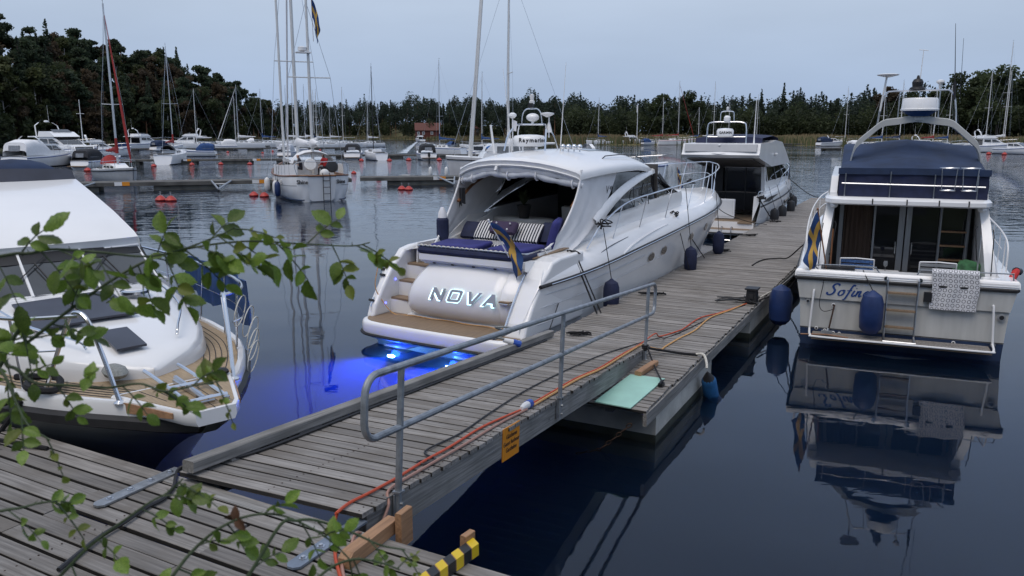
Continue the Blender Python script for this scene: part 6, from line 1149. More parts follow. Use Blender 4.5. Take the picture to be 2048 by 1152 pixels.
for v in (-.12, .62, -.7): q = MB(); a_, b_ = V(wsp(v, .05)), V(wsp(v - .12, .62)); q.tube([a_ + V((.03, 0, .02)), b_ + V((.05, 0, .03))], .009, 5); q.tube([V(wsp(v - .3, .35)) + V((.05, 0, .02)), V(wsp(v + .04, .78)) + V((.05, 0, .03))], .008, 4); q.ob('wiper', 'black', lbt)
for s in (-1, 1):
    q = MB(); q.prism([(-4.0, s*1.06, 1.95), (-4.6, s*1.0, 2.44), (-8.5, s*1.05, 2.44), (-8.5, s*1.15, 1.9)], (0, s*.02, 0)); q.ob('side_window', 'glass_dark', lbt, 0)
    q = MB(); q.loft([[(x, s*1.16, 1.4), (x, s*1.16, 1.96), (x, s*1.02, 1.96), (x, s*1.02, 1.4)] for x in (-3.95, -8.5)]); q.ob('cabin_side', 'gel', lbt, 0)
# sloping flybridge front with smoked screen
g2 = []
for x, w_, z in ((-4.28, .98, 2.40), (-4.26, 1.0, 2.44), (-4.36, .99, 2.50), (-5.0, .97, 2.70), (-5.7, .94, 2.89), (-6.3, .90, 3.06), (-6.5, .88, 3.06), (-9, .95, 3.0)):
    g2.append([(x - .12*v*v, v*w_, z - (.04 if abs(v) == 1 else 0)) for v in (-1, -.985, -.9, -.5, 0, .5, .9, .985, 1)] )
q = MB(); q.sheet(g2, .10, nrm=(0, 0, 1)); q.ob('flybridge_front', 'gel', lbt, 35)
for s in (-1, 1): q = MB(); q.prism([(-4.4, s*.97, 2.42), (-6.4, s*.88, 2.98), (-9, s*.93, 2.95), (-9, s*1.0, 2.42)], (0, s*.02, 0)); q.ob('flybridge_side', 'gel', lbt, 0)
q = MB(); q.sheet([[(-6.34 - .2*v*v - .12*t, v*.90, 3.05 + .17*t*(1 - .25*v*v)) for v in (-1, -.6, -.2, .2, .6, 1)] for t in (0, 1)], .015); q.ob('smoked_screen', 'hatch_dark', lbt)
q = MB(); q.ell((-7.0, .25, 3.12), (.5, .55, .22), 16, 8); q.ob('helm_cover', 'navy_canvas', lbt)
q = MB(); q.tube([(-6.9, .05, 3.05), (-7.6, -.25, 3.75)], .09, 10); q.ob('arch_leg', 'gel', lbt)
# bow platform with ladder and roller
po = [(-.75, .50), (-.45, .40), (.02, .23), (.12, .16)]; ring = po + [(x, -y) for x, y in po[::-1]]
q = MB(); q.loft([[(x*1.0, y*k_, z) for x, y in ring] for z, k_ in ((1.50, .9), (1.535, 1), (1.60, 1), (1.615, .97))]); bpf = q.ob('bow_platform', 'gel', lbt, 30)
q = MB(); q.loft([[(lerp(-.3, x, .9), y*.88, z) for x, y in ring] for z in (1.613, 1.622)]); q.ob('platform_teak', 'teak_pale', bpf, 0)
for y in (-.3, -.2, -.1, 0, .1, .2, .3): q = MB(); q.tube([(-.68, y, 1.622), (lerp(.1, -.35, abs(y)/.35), y*.75, 1.622)], .004, 4); q.ob('deck_seam', 'black', bpf)
for s in (-1, 1): q = MB(); q.prism([(-.62, s*.462, 1.50), (-.06, s*.262, 1.545), (-.06, s*.262, 1.59), (-.62, s*.462, 1.59)], (0, s*.012, 0)); q.ob('teak_panel', 'new_wood', bpf, 0)
q = MB()
for y in (-.155, .13): q.tube([(-.98, y, 1.70), (-.85, y, 1.70), (-.30, y*1.0, 1.68), (.02, y*1.02, 1.66)], .017, 7)
for x in (-.42, .02): q.tube([(x, -.155, 1.68), (x, .135, 1.68)], .016, 7)
for y in (-.155, .13): q.tube([(.02, y, 1.62), (.02, y, 1.66)], .026, 8)
q.ob('bow_ladder', 'chrome', lbt)
q = MB(); q.box((-.45, .0, 1.645), (.5, .05, .03)); q.tube([(-.75, .02, 1.66), (-.05, -.02, 1.66)], .02, 6); q.tube([(-.05, -.06, 1.64), (-.05, .05, 1.64)], .035, 10); q.ob('anchor_roller', 'steel', lbt, 30)
q = MB(); q.tube([(-.1, 0, 1.44), (-.25, .0, 1.33), (-.5, 0, 1.30), (-.62, 0, 1.33)], .02, 6); q.ob('bobstay_eye', 'steel', lbt)
q = MB(); q.ell((-1.28, -.30, 1.66), (.18, .10, .06), 12, 6); q.ob('rope_heap', 'rope_grey', lbt); q = MB(); q.ell((-.72, .42, 1.64), (.07, .05, .03), 8, 5); q.ob('bow_cleat', 'black', lbt)
# pulpit hoops
for s in (-1, 1):
    hp = spl([(-.62, s*.47, 1.58), (-.78, s*.52, 1.95), (-.92, s*.56, 2.20), (-1.02, s*.60, 2.27), (-1.14, s*.64, 2.22), (-1.25, s*.70, 2.0), (-1.45, s*.80, 1.58)], 30); q = MB(); q.tube(hp, .019, 8); ph = q.ob('pulpit_hoop', 'chrome', lbt)
    q = MB(); q.lathe([(.05, 0), (.05, .012), (.025, .03)], (-.62, s*.47, 1.575), 10); q.ob('foot_plate', 'chrome', ph)
    rl_ = spl([(-1.05, s*.60, 2.24), (-1.5, s*.98, 2.20), (-2.2, s*1.22, 2.18), (-3.2, s*1.36, 2.16), (-4.5, s*1.44, 2.15), (-7, s*1.45, 2.1)], 40); q = MB(); q.tube(rl_, .017, 7); sr = q.ob('side_rail', 'chrome', lbt)
    q = MB(); q.tube([(p.x, p.y, p.z - .28) for p in rl_[3:]], .008, 5); q.ob('lower_rail', 'chrome', sr)
    for x in (-1.6, -2.5, -3.5, -4.7, -6): q = MB(); q.tube([(x, s*(lhb(x) - .10), lzs(x)), (x, s*(lhb(x) - .06 if x > -3 else 1.42), 2.17)], .012, 6); q.ob('stanchion', 'chrome', sr)
# blue tarpaulin on the far rail and coiled white wire
g2 = []
for t in (0, .25, .5, .75, 1): g2.append([(x, lerp(ip(x, [-4.5, -3.2, -2.2, -1.5], [1.45, 1.38, 1.25, 1.03]), 1.36, .1*t) + .03*sin(x*13 + t*3) + .05*t, 2.20 - t*(.50 + .05*sin(x*5))) for x in [-4.1 + j*.12 for j in range(20)]])
q = MB(); q.sheet(g2, .012); tag(q.ob('tarpaulin', 'blue_canvas', None, 70, loc=LO, rot=(0, 0, az(137))), 'blue tarpaulin hung over the bow rail of the left boat', 'tarpaulin')
q = MB(); g_ = random.Random(3)
for k in range(5):
    a0 = g_.uniform(0, 6); cx, cy, cz = -1.6 + .08*k, 1.0 + .05*sin(k), 1.95 - .10*k; q.tube([(cx + .13*cos(t), cy - .12*cos(t + .3), cz + .15*sin(t)) for t in [j*2*pi/18 for j in range(19)]], .006, 5)
tag(q.ob('wire_coil', 'rope_white', None, 60, loc=LO, rot=(0, 0, az(137))), 'loose coil of white wire on the left boat bow rail', 'rope')
line([lw(-1.5, -.98, 1.5), lw(-1.7, -1.25, 1.0), lw(-1.9, -1.4, .3)], 'dark mooring line hanging down the left boat hull', .022); line([lw(-1.55, -.98, 1.5), lw(-1.7, -1.5, 1.35), P(-6.0, 3.6, 1.25)], 'dark mooring line from the left boat to the stage', .018)
q = MB(); q.tube(spl([lw(-1.75, -.85, 1.6), lw(-1.4, -.95, 1.63), lw(-1.2, -.8, 1.62), lw(-1.5, -.7, 1.64), lw(-1.8, -.95, 1.63)], 30), .03, 6); tag(q.ob('rope_coil', 'rope_black'), 'thick dark rope lying on the left boat side deck', 'rope')
# ================================================================== boats across the marina
def bhull(t, L_, B, z0, z1, mt='gel', boot='antifoul', stripe=None, transom=.85, fine=1.6, round_stern=False):
    """hull from stern x=-L/2 to bow x=+L/2 ; returns half-beam and sheer functions"""
    def hb(u): 
        s = ip(u, [0, .12, .35, .55, .75, .9, 1], [.30 if round_stern else transom, .72 if round_stern else .94, 1, .98, .78, .40, .02]); return B/2*s
    def zs(u): return ip(u, [0, .4, 1], [z0, z0 + (z1 - z0)*.15, z1])
    US = [0, .02, .06, .12, .25, .4, .55, .68, .78, .86, .93, .97, 1]; rings = []
    for u in US:
        h_, s_ = hb(u), zs(u); zk = ip(u, [0, .1, .7, .9, 1], [-.1, -.35, -.35, -.05, z1*.75]); x = (u - .5)*L_; rk = (.25*z0 if not round_stern else -.0)
        rings.append([(x + (rk*z/z0 if u < .01 else 0) + (.10*L_*(z/z1)*.35 if u > .9 else 0), y, z) for y, z in ((0, zk), (h_*.62, lerp(zk, 0, .75)), (h_*.86, .12), (h_*.95, s_*.5), (h_, s_*.86), (h_*.985, s_))])
    hullshell([[p for p in r[2:]] for r in [[(r_[0]) for r_ in [rr]] and rr for rr in rings]], 'hull', mt, t, 40) if False else None
    q = MB(); full = [[p for p in r[::-1]] + [(p[0], -p[1], p[2]) for p in r[1:]] for r in rings]; n = len(full[0])
    q.loft(full, False, False, False); q.f.append(tuple(range(n))); q.m.append(0); h = q.ob('hull', mt, t, 40)
    q = MB(); q.loft([[(x, y*1.004, z) for x, y, z in (r[1], (r[2][0], r[2][1]*1.0, .06))] for r in rings], False, False, False); q.loft([[(x, -y*1.004, z) for x, y, z in (r[1], (r[2][0], r[2][1], .06))] for r in rings], False, False, False); q.ob('boot_top', boot, h)
    if stripe:
        q = MB()
        for s in (-1, 1): q.tube([(r[4][0], s*(r[4][1] + .012), r[4][2]) for r in rings[1:]], .045, 5)
        q.ob('stripe', stripe, h)
    q = MB(); q.sheet([[(r[5][0], v*r[5][1], r[5][2] - .02 + .10*B/3*(1 - v*v)) for v in (-1, -.5, 0, .5, 1)] for r in rings]); q.ob('deck', 'gel2', t)
    return hb, zs
def slab(t, name, prof, wfun, mt, sm=30):
    """extrude a side profile [(x,z)...] across the boat; wfun(x,z)=half width"""
    q = MB(); q.loft([[(x, s*wfun(x, z), z) for x, z in prof] for s in (-1, 1)]); return q.ob(name, mt, t, sm)
def winstrip(t, pts, y, s, mt='glass_dark', name='window'):
    q = MB(); q.prism([(x, s*y(x, z), z) for x, z in pts], (0, s*.012, 0)); return q.ob(name, mt, t, 0)
def rails(t, hb, zs, L_, u0, u1, h=.55, mt='chrome', r=.016):
    for s in (-1, 1):
        q = MB(); pts = [((u - .5)*L_, s*(hb(u) - .06), zs(u) + h) for u in [lerp(u0, u1, k/10) for k in range(11)]] + [(L_*.5 + .15, 0, zs(1) + h)]; q.tube(pts, r, 5)
        for k in (0, 2, 4, 6, 8, 10): x, y, z = pts[k]; q.tube([(x, y, z - h), (x, y, z)], r*.8, 4)
        q.ob('rail', mt, t)
def sailboat(x, y, hd, L_, label, mast=12, cover='blue_canvas', hood=None, jib=None, hull='gel', stripe='ink_blue', group=None, lean=0, sp=(.55,), mastmat='alu', rad=.075, boom=True, name='sailing_boat', round_stern=False, buoyed=None):
    t = thing(name, label, 'sailing boat', (x, y, 0), az(hd), group); t.rotation_euler.x = R(lean); B = L_*.31
    hb, zs = bhull(t, L_, B, .115*L_ + .12, .15*L_ + .15, hull, 'antifoul' if stripe != 'red' else 'antifoul_red', stripe, .72, round_stern=round_stern); z0 = zs(.4)
    pr = [(-.18*L_, z0), (-.17*L_, z0 + .42), (.02*L_, z0 + .46), (.17*L_, z0 + .24), (.22*L_, z0)]; wf = lambda x_, z: B*.29*(1 - max(0, x_/L_)*1.2) - (z - z0)*.12
    slab(t, 'coachroof', pr, wf, 'gel')
    for s in (-1, 1):
        for a in (-.13, -.03, .07): winstrip(t, [((a)*L_, z0 + .14), ((a + .07)*L_, z0 + .14), ((a + .065)*L_, z0 + .27), ((a + .005)*L_, z0 + .27)], lambda x_, z: wf(x_, z) + .005, s)
    q = MB(); q.box((-.31*L_, 0, z0 + .02), (.22*L_, B*.5, .16)); q.ob('cockpit_well', 'interior', t, 0)
    mx_ = .06*L_; q = MB(); q.tube([(mx_, 0, z0), (mx_, 0, z0 + mast*.5), (mx_ - .1, 0, z0 + mast)], [rad, rad*.95, rad*.7], 7); m_ = q.ob('mast', mastmat, t)
    for f_ in sp:
        q = MB(); zz = z0 + mast*f_; q.tube([(mx_ - .12, -B*.33, zz + .03), (mx_, 0, zz), (mx_ - .12, B*.33, zz + .03)], rad*.38, 5); q.ob('spreader', mastmat, m_)
    q = MB(); q.tube([(mx_ - .12, 0, z0 + mast), (mx_ - .12, 0, z0 + mast + .45)], .012, 4); q.tube([(mx_ - .32, 0, z0 + mast + .25), (mx_ + .1, 0, z0 + mast + .25)], .012, 4); q.ob('wind_vane', 'black', m_)
    for nm, a, b_ in (('forestay', (mx_, 0, z0 + mast*.96), (.50*L_, 0, zs(1))), ('backstay', (mx_, 0, z0 + mast), (-.49*L_, 0, zs(0)))):
        q = MB(); q.tube([a, b_], .011, 4); q.ob(nm, 'steel', t)
    for s in (-1, 1):
        q = MB(); q.tube([(mx_, 0, z0 + mast*.92), (mx_ - .1, s*B*.33, z0 + mast*sp[0]), (mx_ - .1, s*B*.46, zs(.55))], .010, 4); q.ob('shroud', 'steel', t)
    if jib:
        a, b_ = V((mx_ + .05, 0, z0 + mast*.93)), V((.49*L_, 0, zs(1) + .35)); q = MB(); q.tube([a, lerp(a, b_, .5), lerp(a, b_, .9), b_], [.03, .075, .10, .03], 7); q.ob('furled_jib', jib, t)
    if boom:
        q = MB(); q.tube([(mx_, 0, z0 + 1.25), (mx_ - .36*L_, 0, z0 + 1.32)], rad*.6, 6); bo = q.ob('boom', mastmat, t)
        if cover:
            g2 = []
            for k in range(11): u = k/10; x_ = mx_ + .1 - u*.37*L_; hh = lerp(.55, .16, u**.7) + (.5 if k == 0 else 0)*0; g2.append([(x_, .12*cos(a)*(1 - .4*u), z0 + 1.28 + hh*.5 + hh*.5*sin(a) - .02 + .03*sin(k*2.1)) for a in [j*2*pi/8 for j in range(8)]])
            q = MB(); q.loft(g2); q.tube([(mx_ + .02, 0, z0 + 1.2), (mx_ + .02, 0, z0 + 2.3)], [.13, .09], 7); q.ob('sail_cover', cover, bo, 60)
    if hood:
        q = MB(); q.sheet([[(-.17*L_ + dx, B*.27*cos(a), z0 + .35 + h_*sin(a)) for a in [j*pi/8 for j in range(9)]] for dx, h_ in ((-.09*L_, .62), (-.02*L_, .72), (.05*L_, .30), (.07*L_, .08))]); q.ob('sprayhood', hood, t, 60)
    rails(t, hb, zs, L_, .1, .97, .55)
    q = MB(); q.tube([(-.49*L_, -B*.30, zs(0)), (-.49*L_, -B*.30, zs(0) + .6), (-.49*L_, B*.30, zs(0) + .6), (-.49*L_, B*.30, zs(0))], .016, 5); q.ob('pushpit', 'chrome', t)
    return t, hb, zs, z0
def motorboat(x, y, hd, L_, label, fly=True, canopy=None, cover=None, mastz=0, group=None, hull='gel', stripe='ink_blue', arch=True, outb=False, radar=True, name='motor_boat', cabin=True, targa=None):
    t = thing(name, label, 'motor boat', (x, y, 0), az(hd), group); B = L_*.33 if L_ > 7 else L_*.36; s_ = L_/10
    hb, zs = bhull(t, L_, B, 1.05*s_ + .15, 1.5*s_ + .2, hull, 'antifoul', stripe, .9); z0 = zs(.5); W = B*.40
    wf = lambda x_, z: W*(1 - max(0, x_/L_)*.5) - (z - z0)*.10
    if cabin:
        pr = [(-.16*L_, z0 - .1), (-.16*L_, z0 + 1.0*s_ + .15), (.06*L_, z0 + 1.0*s_ + .15), (.20*L_, z0 + .35*s_), (.36*L_, z0 + .22*s_), (.40*L_, z0 - .05)]; slab(t, 'cabin', pr, wf, 'gel')
        for s in (-1, 1):
            winstrip(t, [(-.14*L_, z0 + .50*s_), (-.02*L_, z0 + .48*s_), (-.03*L_, z0 + .95*s_), (-.14*L_, z0 + .98*s_)], lambda x_, z: wf(x_, z) + .004, s); winstrip(t, [(0.0*L_, z0 + .48*s_), (.145*L_, z0 + .46*s_), (.05*L_, z0 + .95*s_), (-.01*L_, z0 + .96*s_)], lambda x_, z: wf(x_, z) + .004, s)
        q = MB(); q.prism([(.075*L_, -W*.8, z0 + .98*s_ + .12), (.075*L_, W*.8, z0 + .98*s_ + .12), (.185*L_, W*.78, z0 + .42*s_), (.185*L_, -W*.78, z0 + .42*s_)], (.03, 0, .02)); q.ob('windscreen', 'glass_dark', t, 0)
        q = MB(); q.box((-.165*L_, 0, z0 + .45*s_), (.03, W*1.5, .95*s_)); q.ob('saloon_door', 'glass_dark', t, 0)
    zt = z0 + 1.0*s_ + .15
    if fly:
        pr = [(-.32*L_, zt), (-.32*L_, zt + .12), (-.16*L_, zt + .14), (-.15*L_, zt + .55*s_), (.02*L_, zt + .50*s_), (.10*L_, zt + .05)]; slab(t, 'flybridge', pr, lambda x_, z: W*.98 - (z - zt)*.12, 'gel')
        q = MB(); q.prism([(.03*L_, -W*.7, zt + .48*s_), (.03*L_, W*.7, zt + .48*s_), (-.02*L_, W*.66, zt + .72*s_), (-.02*L_, -W*.66, zt + .72*s_)], (.02, 0, .01)); q.ob('fly_screen', 'glass_dark', t, 0)
    zr = zt + (.55*s_ if fly else 0)
    if arch:
        q = MB(); xa = -.2*L_; q.loft([[V((xa + e + dx*(p[1] - zr)*.3, p[0], p[1])) for e, dx in ((-.12, -1), (.14, -1))] for p in ((-W*.95, zt), (-W*.85, zr + .55*s_), (-W*.5, zr + .85*s_), (W*.5, zr + .85*s_), (W*.85, zr + .55*s_), (W*.95, zt))], False, False, False); q.ob('radar_arch', 'gel', t)
        if radar: q = MB(); q.lathe([(.1, 0), (.26, .04), (.28, .14), (.2, .22), (0, .24)], (xa - .1, 0, zr + .86*s_), 12); q.ob('radar_dome', 'gel', t); q = MB(); q.tube([(xa, .3, zr + .8*s_), (xa - .1, .3, zr + .8*s_ + 2.2)], [.02, .008], 4); q.ob('whip_aerial', 'paint_white', t)
    if canopy:
        g2 = [[(dx*L_, W*1.02*math.copysign(abs(cos(a))**.42, cos(a)), z0 - .05 + h_*max(0, sin(a))**.45) for a in [j*pi/14 for j in range(15)]] for dx, h_ in ((-.46, .55*s_), (-.44, 1.15*s_ + .25), (-.32, 1.4*s_ + .3), (-.16, 1.35*s_ + .28), (-.05, .7*s_))]; q = MB(); q.sheet(g2); cn = q.ob('canopy', canopy, t, 40)
        q = MB(); q.box((-.458*L_, 0, z0 + .72*s_), (.03, W*.95, .5*s_ + .1), (0, .18, 0)); q.ob('canopy_window', 'vinyl', cn, 0)
        for s in (-1, 1): q = MB(); q.prism([(-.40*L_, s*W*.99, z0 + .45*s_), (-.2*L_, s*W*.99, z0 + .45*s_), (-.2*L_, s*W*.86, z0 + 1.05*s_), (-.38*L_, s*W*.86, z0 + 1.0*s_)], (0, s*.03, 0)); q.ob('canopy_window', 'vinyl', cn, 0)
    if cover: q = MB(); q.sheet([[(-.5*L_ - .05 + .25*t_, v*B*.42, zs(0) + .3 - t_*1.05*s_ + .05*sin(v*5)) for v in (-1, -.5, 0, .5, 1)] for t_ in (0, .5, 1)], .03); q.ob('stern_cover', cover, t, 60)
    if outb:
        q = MB(); q.loft([[(-.5*L_ - .28 + e*k_, y_*k_, z) for e, y_ in ((-.2, -.14), (.2, -.16), (.2, .16), (-.2, .14))] for z, k_ in ((-.5, .3), (.4, .4), (.55, 1), (.95, 1), (1.05, .8))]); q.ob('outboard_motor', 'black', t, 40)
    if mastz: q = MB(); q.tube([(-.1*L_, 0, zr), (-.1*L_, 0, zr + mastz)], [.05, .03], 6); q.tube([(-.1*L_, -.4, zr + mastz*.7), (-.1*L_, .4, zr + mastz*.7)], .02, 4); q.ob('signal_mast', 'paint_white', t)
    rails(t, hb, zs, L_, .45, .98, .55*s_ + .1)
    q = MB(); q.box((-.5*L_ - .25, 0, .3), (.6, B*.8, .08)); q.ob('swim_platform', 'teak', t, 0)
    return t
# left shore berths
motorboat(-52, 90, 5, 10, 'white cabin cruiser with grey canopy windows at the far left berth', False, 'canvas', arch=True, radar=False)
motorboat(-56.5, 102, 118, 13, 'white flybridge yacht with navy bimini behind the far left cruiser', True, None, mastz=0)
t_ = motorboat(-48.5, 92, 150, 8.5, 'white work boat with tripod mast at the far left', False, None, mastz=5.2, arch=False)
motorboat(-43.8, 86, 10, 6.5, 'small boat with dark canopy behind the red covered sailing boat', False, 'black_canvas', arch=False, cabin=False)
motorboat(-80, 176, 20, 11.5, 'flybridge yacht with blue stern cover under the wooded hill', True, cover='blue_canvas')
motorboat(-75.5, 190, 268, 11.5, 'flybridge yacht seen from the side under the wooded hill', True)
sailboat(-29.6, 60.5, 138, 7.2, 'sailing boat with red sail cover and red furled jib at the left pontoon', 11.8, 'red_canvas', 'red_canvas', 'red_canvas', hull='grey_hull', stripe='black', sp=(.40,), rad=.085)
sailboat(-41, 98, -8, 9, 'white sailing boat with rounded stern between red buoys', 12.5, 'red_canvas', 'black_canvas', None, sp=(.47,), rad=.06, stripe=None)
sailboat(-62.5, 188, 250, 10.5, 'two masted sailing boat with white sail covers far left of the ketch', 13, 'canvas', 'canvas', 'canvas', stripe=None, sp=(.5,))
sailboat(-61, 201, 235, 9.5, 'sailing boat with bright blue cover beside the far two masted boat', 12.5, 'blue_canvas', None, None, stripe=None, lean=2)
sailboat(-58.5, 214, 245, 10, 'far sailing boat with white boom cover left of the ketch masts', 14, 'canvas', None, None, stripe=None)
sailboat(-56.5, 225, 238, 10, 'far sailing boat with tall mast directly behind the ketch masts', 15, 'canvas', 'canvas', None, stripe='ink_blue')
sailboat(-53.5, 232, 230, 9, 'far sailing boat with a short mast right of the ketch', 11, None, None, None, stripe=None)
sailboat(-47.5, 215, 232, 9, 'far small sailing boat behind the ketch stern', 10.5, 'canvas', None, None, stripe=None)
motorboat(-40.5, 150, 240, 5.5, 'small white cabin boat at the middle pontoon', False, None, arch=False)
motorboat(-22.6, 116, -6, 7, 'motor boat with tall black canopy right of the ketch', False, 'black_canvas', arch=False, cabin=False)
sailboat(-19.0, 112, -25, 7.5, 'small white sailing boat with black furled sail and black mast', 11.5, None, None, None, mastmat='black', sp=(.42,), rad=.06, stripe=None)
motorboat(-12.2, 114, -14, 7, 'motor boat with dark canopy and black outboard motor', False, 'black_canvas', arch=False, cabin=False, outb=True)
sailboat(-12.0, 140, -60, 9, 'sailing boat with blue sail cover beyond the outboard boat', 14.5, 'blue_canvas', 'blue_canvas', None, sp=(.36,), rad=.07)
motorboat(-37.5, 330, -25, 8, 'white motor boat under way leaving a pale wake', True, None, radar=False)
motorboat(7.4, 60, 75, 8.5, 'boat with black bimini seen over the hardtop of the large cruiser', False, 'black_canvas', arch=True, radar=False)
for x, y, hd, L_, lab, mh, cv in [(-70, 182, 240, 9, 'sailing boat with white cover right of the side-on flybridge yacht', 12, 'canvas'), (-66, 196, 235, 8.5, 'bare masted sailing boat behind the first far orange buoy', 11, None), (-52, 196, 240, 9.5, 'sailing boat with white hood left of the ketch bow', 13.5, 'canvas'), (-49, 204, 235, 9, 'sailing boat with dark cover behind the ketch bow rail', 12.5, 'navy_canvas'), (-45, 190, 238, 8.5, 'sailing boat with pale cover over the ketch deck house', 12, 'canvas'), (-41, 200, 230, 9, 'sailing boat with thin mast right of the mizzen', 13, None), (-36, 206, 235, 8, 'low sailing boat beyond the tall black canopy', 10, 'canvas'), (-5, 150, 280, 9, 'sailing boat with blue hood beyond the motor sailer wheelhouse', 13, 'blue_canvas')]:
    sailboat(x, y, hd, L_, lab, mh, cv, None, None, stripe=None, sp=(.5,), rad=.075, mastmat='mast_paint')
for x, y, hd, L_, lab, fl, cv in [(-70, 165, 30, 7, 'small cabin boat left of the yacht with blue stern cover', False, 'navy_canvas'), (-62, 172, 250, 7.5, 'day cruiser with pale canopy below the rusty trees', False, 'canvas'), (-34, 124, 0, 6.5, 'day boat with grey canopy between the far buoys', False, 'canvas_grey'), (-5.5, 124, -20, 7, 'white cabin boat behind the bipod mast', False, None), (-50, 128, 260, 6.5, 'open boat with blue cover behind the rounded stern sailing boat', False, 'blue_canvas'), (-65, 128, 60, 8.5, 'white cruiser close behind the work boat', True, None)]:
    motorboat(x, y, hd, L_, lab, fl, cv, arch=fl, cabin=cv is None, radar=False)
# right shore berths
RB = [('s', 26.5, 246, 250, 8.5, 'sailing boat with slanting boom left of the white flagpole', 12.5, 'blue_canvas', None), ('m', 37, 250, 80, 9.5, 'white cabin cruiser by the flagpole on the far side', 0, None, None), ('m', 42, 246, 70, 6, 'little boat with blue cover right of the far flagpole', 0, 'blue_canvas', None),
      ('s', 49.5, 246, 85, 11.5, 'white sailing boat with red stripe and red sail cover on the far side', 17, 'red_canvas', 'red'), ('s', 46, 252, 80, 10, 'sailing boat close behind the red covered one', 13, 'red_canvas', None), ('s', 56.5, 249, 75, 9, 'sailing boat with blue cover left of the dark glass flybridge boat', 10, 'blue_canvas', None), ('s', 60.5, 247, 70, 10.5, 'tall masted sailing boat directly left of the dark glass flybridge boat', 17, 'canvas', None),
      ('m', 33.8, 112, 60, 9, 'white sport cruiser with radar arch seen above the far flybridge cover', 0, None, None), ('s', 66, 250, 75, 8, 'sailing boat with pale mast above the radar dome of the dark glass boat', 11.5, None, None), ('s', 73.5, 246, 60, 9, 'sailing boat with slanted brown mast right of the far sport cruiser', 13.5, None, None),
      ('m', 88, 224, 75, 8.5, 'cabin boat with navy canopy on the far right pontoon', 0, 'navy_canvas', None), ('s', 92, 226, 70, 9.5, 'sailing boat with white mast left of the radar arch', 14.5, None, None), ('m', 70.5, 163, 75, 7, 'white runabout with orange stripe behind the radar arch', 0, 'canvas', None), ('s', 75, 166, 70, 9.5, 'sailing boat with bright blue cover under the disc antenna', 11.5, 'blue_canvas', None),
      ('s', 79, 167, 75, 10, 'sailing boat with navy cover in the middle of the radar arch', 12.5, 'navy_canvas', None), ('m', 83, 164, 80, 9, 'white motor boat with big radar dome seen through the radar arch', 0, None, None), ('s', 86.5, 168, 70, 9.5, 'sailing boat with red hood right of the radar arch centre', 11, 'red_canvas', None), ('s', 90, 169, 75, 9, 'sailing boat with light blue cover at the right leg of the radar arch', 12, 'blue_canvas', None),
      ('m', 91.5, 156, 95, 10.5, 'white sport cruiser side on at the far right', 0, None, None), ('m', 88.3, 142, 150, 7.5, 'white boat with dark rail at the right edge', 0, None, None), ('s', 103, 178, 80, 11, 'sailing boat with long white boom cover at the far right', 15, 'canvas', None), ('s', 108, 180, 75, 11.5, 'tallest masted sailing boat at the far right', 21.5, 'canvas', None), ('s', 112, 186, 75, 11, 'sailing boat with mast at the right edge', 16, 'canvas', None)]
for k, x, y, hd, L_, lab, mh, cv, st in RB:
    if k == 's': sailboat(x, y, hd, L_, lab, mh, cv, None, cv if st == 'red' else None, stripe=st, sp=(.5,), rad=.09, mastmat='mast_paint')
    else: motorboat(x, y, hd, L_, lab, L_ > 9, cv, arch=L_ > 8, radar=L_ > 8.8)
# ---- ketch with the name Shine
sh_ = thing('sailing_ketch', 'white two masted ketch with Shine lettered on its rounded stern', 'sailing boat', (-12.55, 48.6, 0), az(-24)); L_ = 11.5; B = 3.75
def kh(u): return B/2*ip(u, [0, .015, .05, .12, .3, .5, .7, .88, 1], [.40, .62, .80, .93, 1, .98, .8, .42, .02])
def kz(u): return ip(u, [0, .25, .6, 1], [1.42, 1.30, 1.35, 1.85])
rg = []
for u in (0, .01, .03, .07, .13, .25, .4, .55, .7, .82, .92, 1):
    h_, s_ = kh(u), kz(u); zk = ip(u, [0, .08, .7, .9, 1], [.05, -.4, -.4, -.1, 1.2]); x = (u - .5)*L_
    rg.append([(x + (.25*(1 - z/s_) if u < .02 else 0), y, z) for y, z in ((0, zk), (h_*.7, max(zk, -.05)), (h_*.88, .18), (h_*.97, s_*.55), (h_, s_*.9), (h_*.99, s_))])
hullshell(rg, 'hull', 'gel', sh_, 50); q = MB()
for s in (-1, 1): q.tube([(r[5][0], s*(r[5][1] + .0), r[5][2] + .02) for r in rg], .05, 6)
q.tube([rg[0][5], (rg[0][5][0] - .02, 0, rg[0][5][2]), (rg[0][5][0], -rg[0][5][1], rg[0][5][2])], .05, 6); q.ob('cap_rail', 'wood_trim', sh_)
q = MB(); q.sheet([[(r[5][0], v*r[5][1]*.98, r[5][2] - .05) for v in (-1, 0, 1)] for r in rg]); q.ob('deck', 'teak_pale', sh_)
for zz, mt, rr in ((.62, 'ink', .012), (.10, 'antifoul', .03)):
    q = MB()
    for s in (-1, 1): q.tube([(r[3][0], s*(r[3][1] + .012 if zz > .3 else r[2][1] + .01), r[3][2]*1.15 if zz > .3 else .12) for r in rg[1:]], rr, 5)
    q.ob('hull_line', mt, sh_)
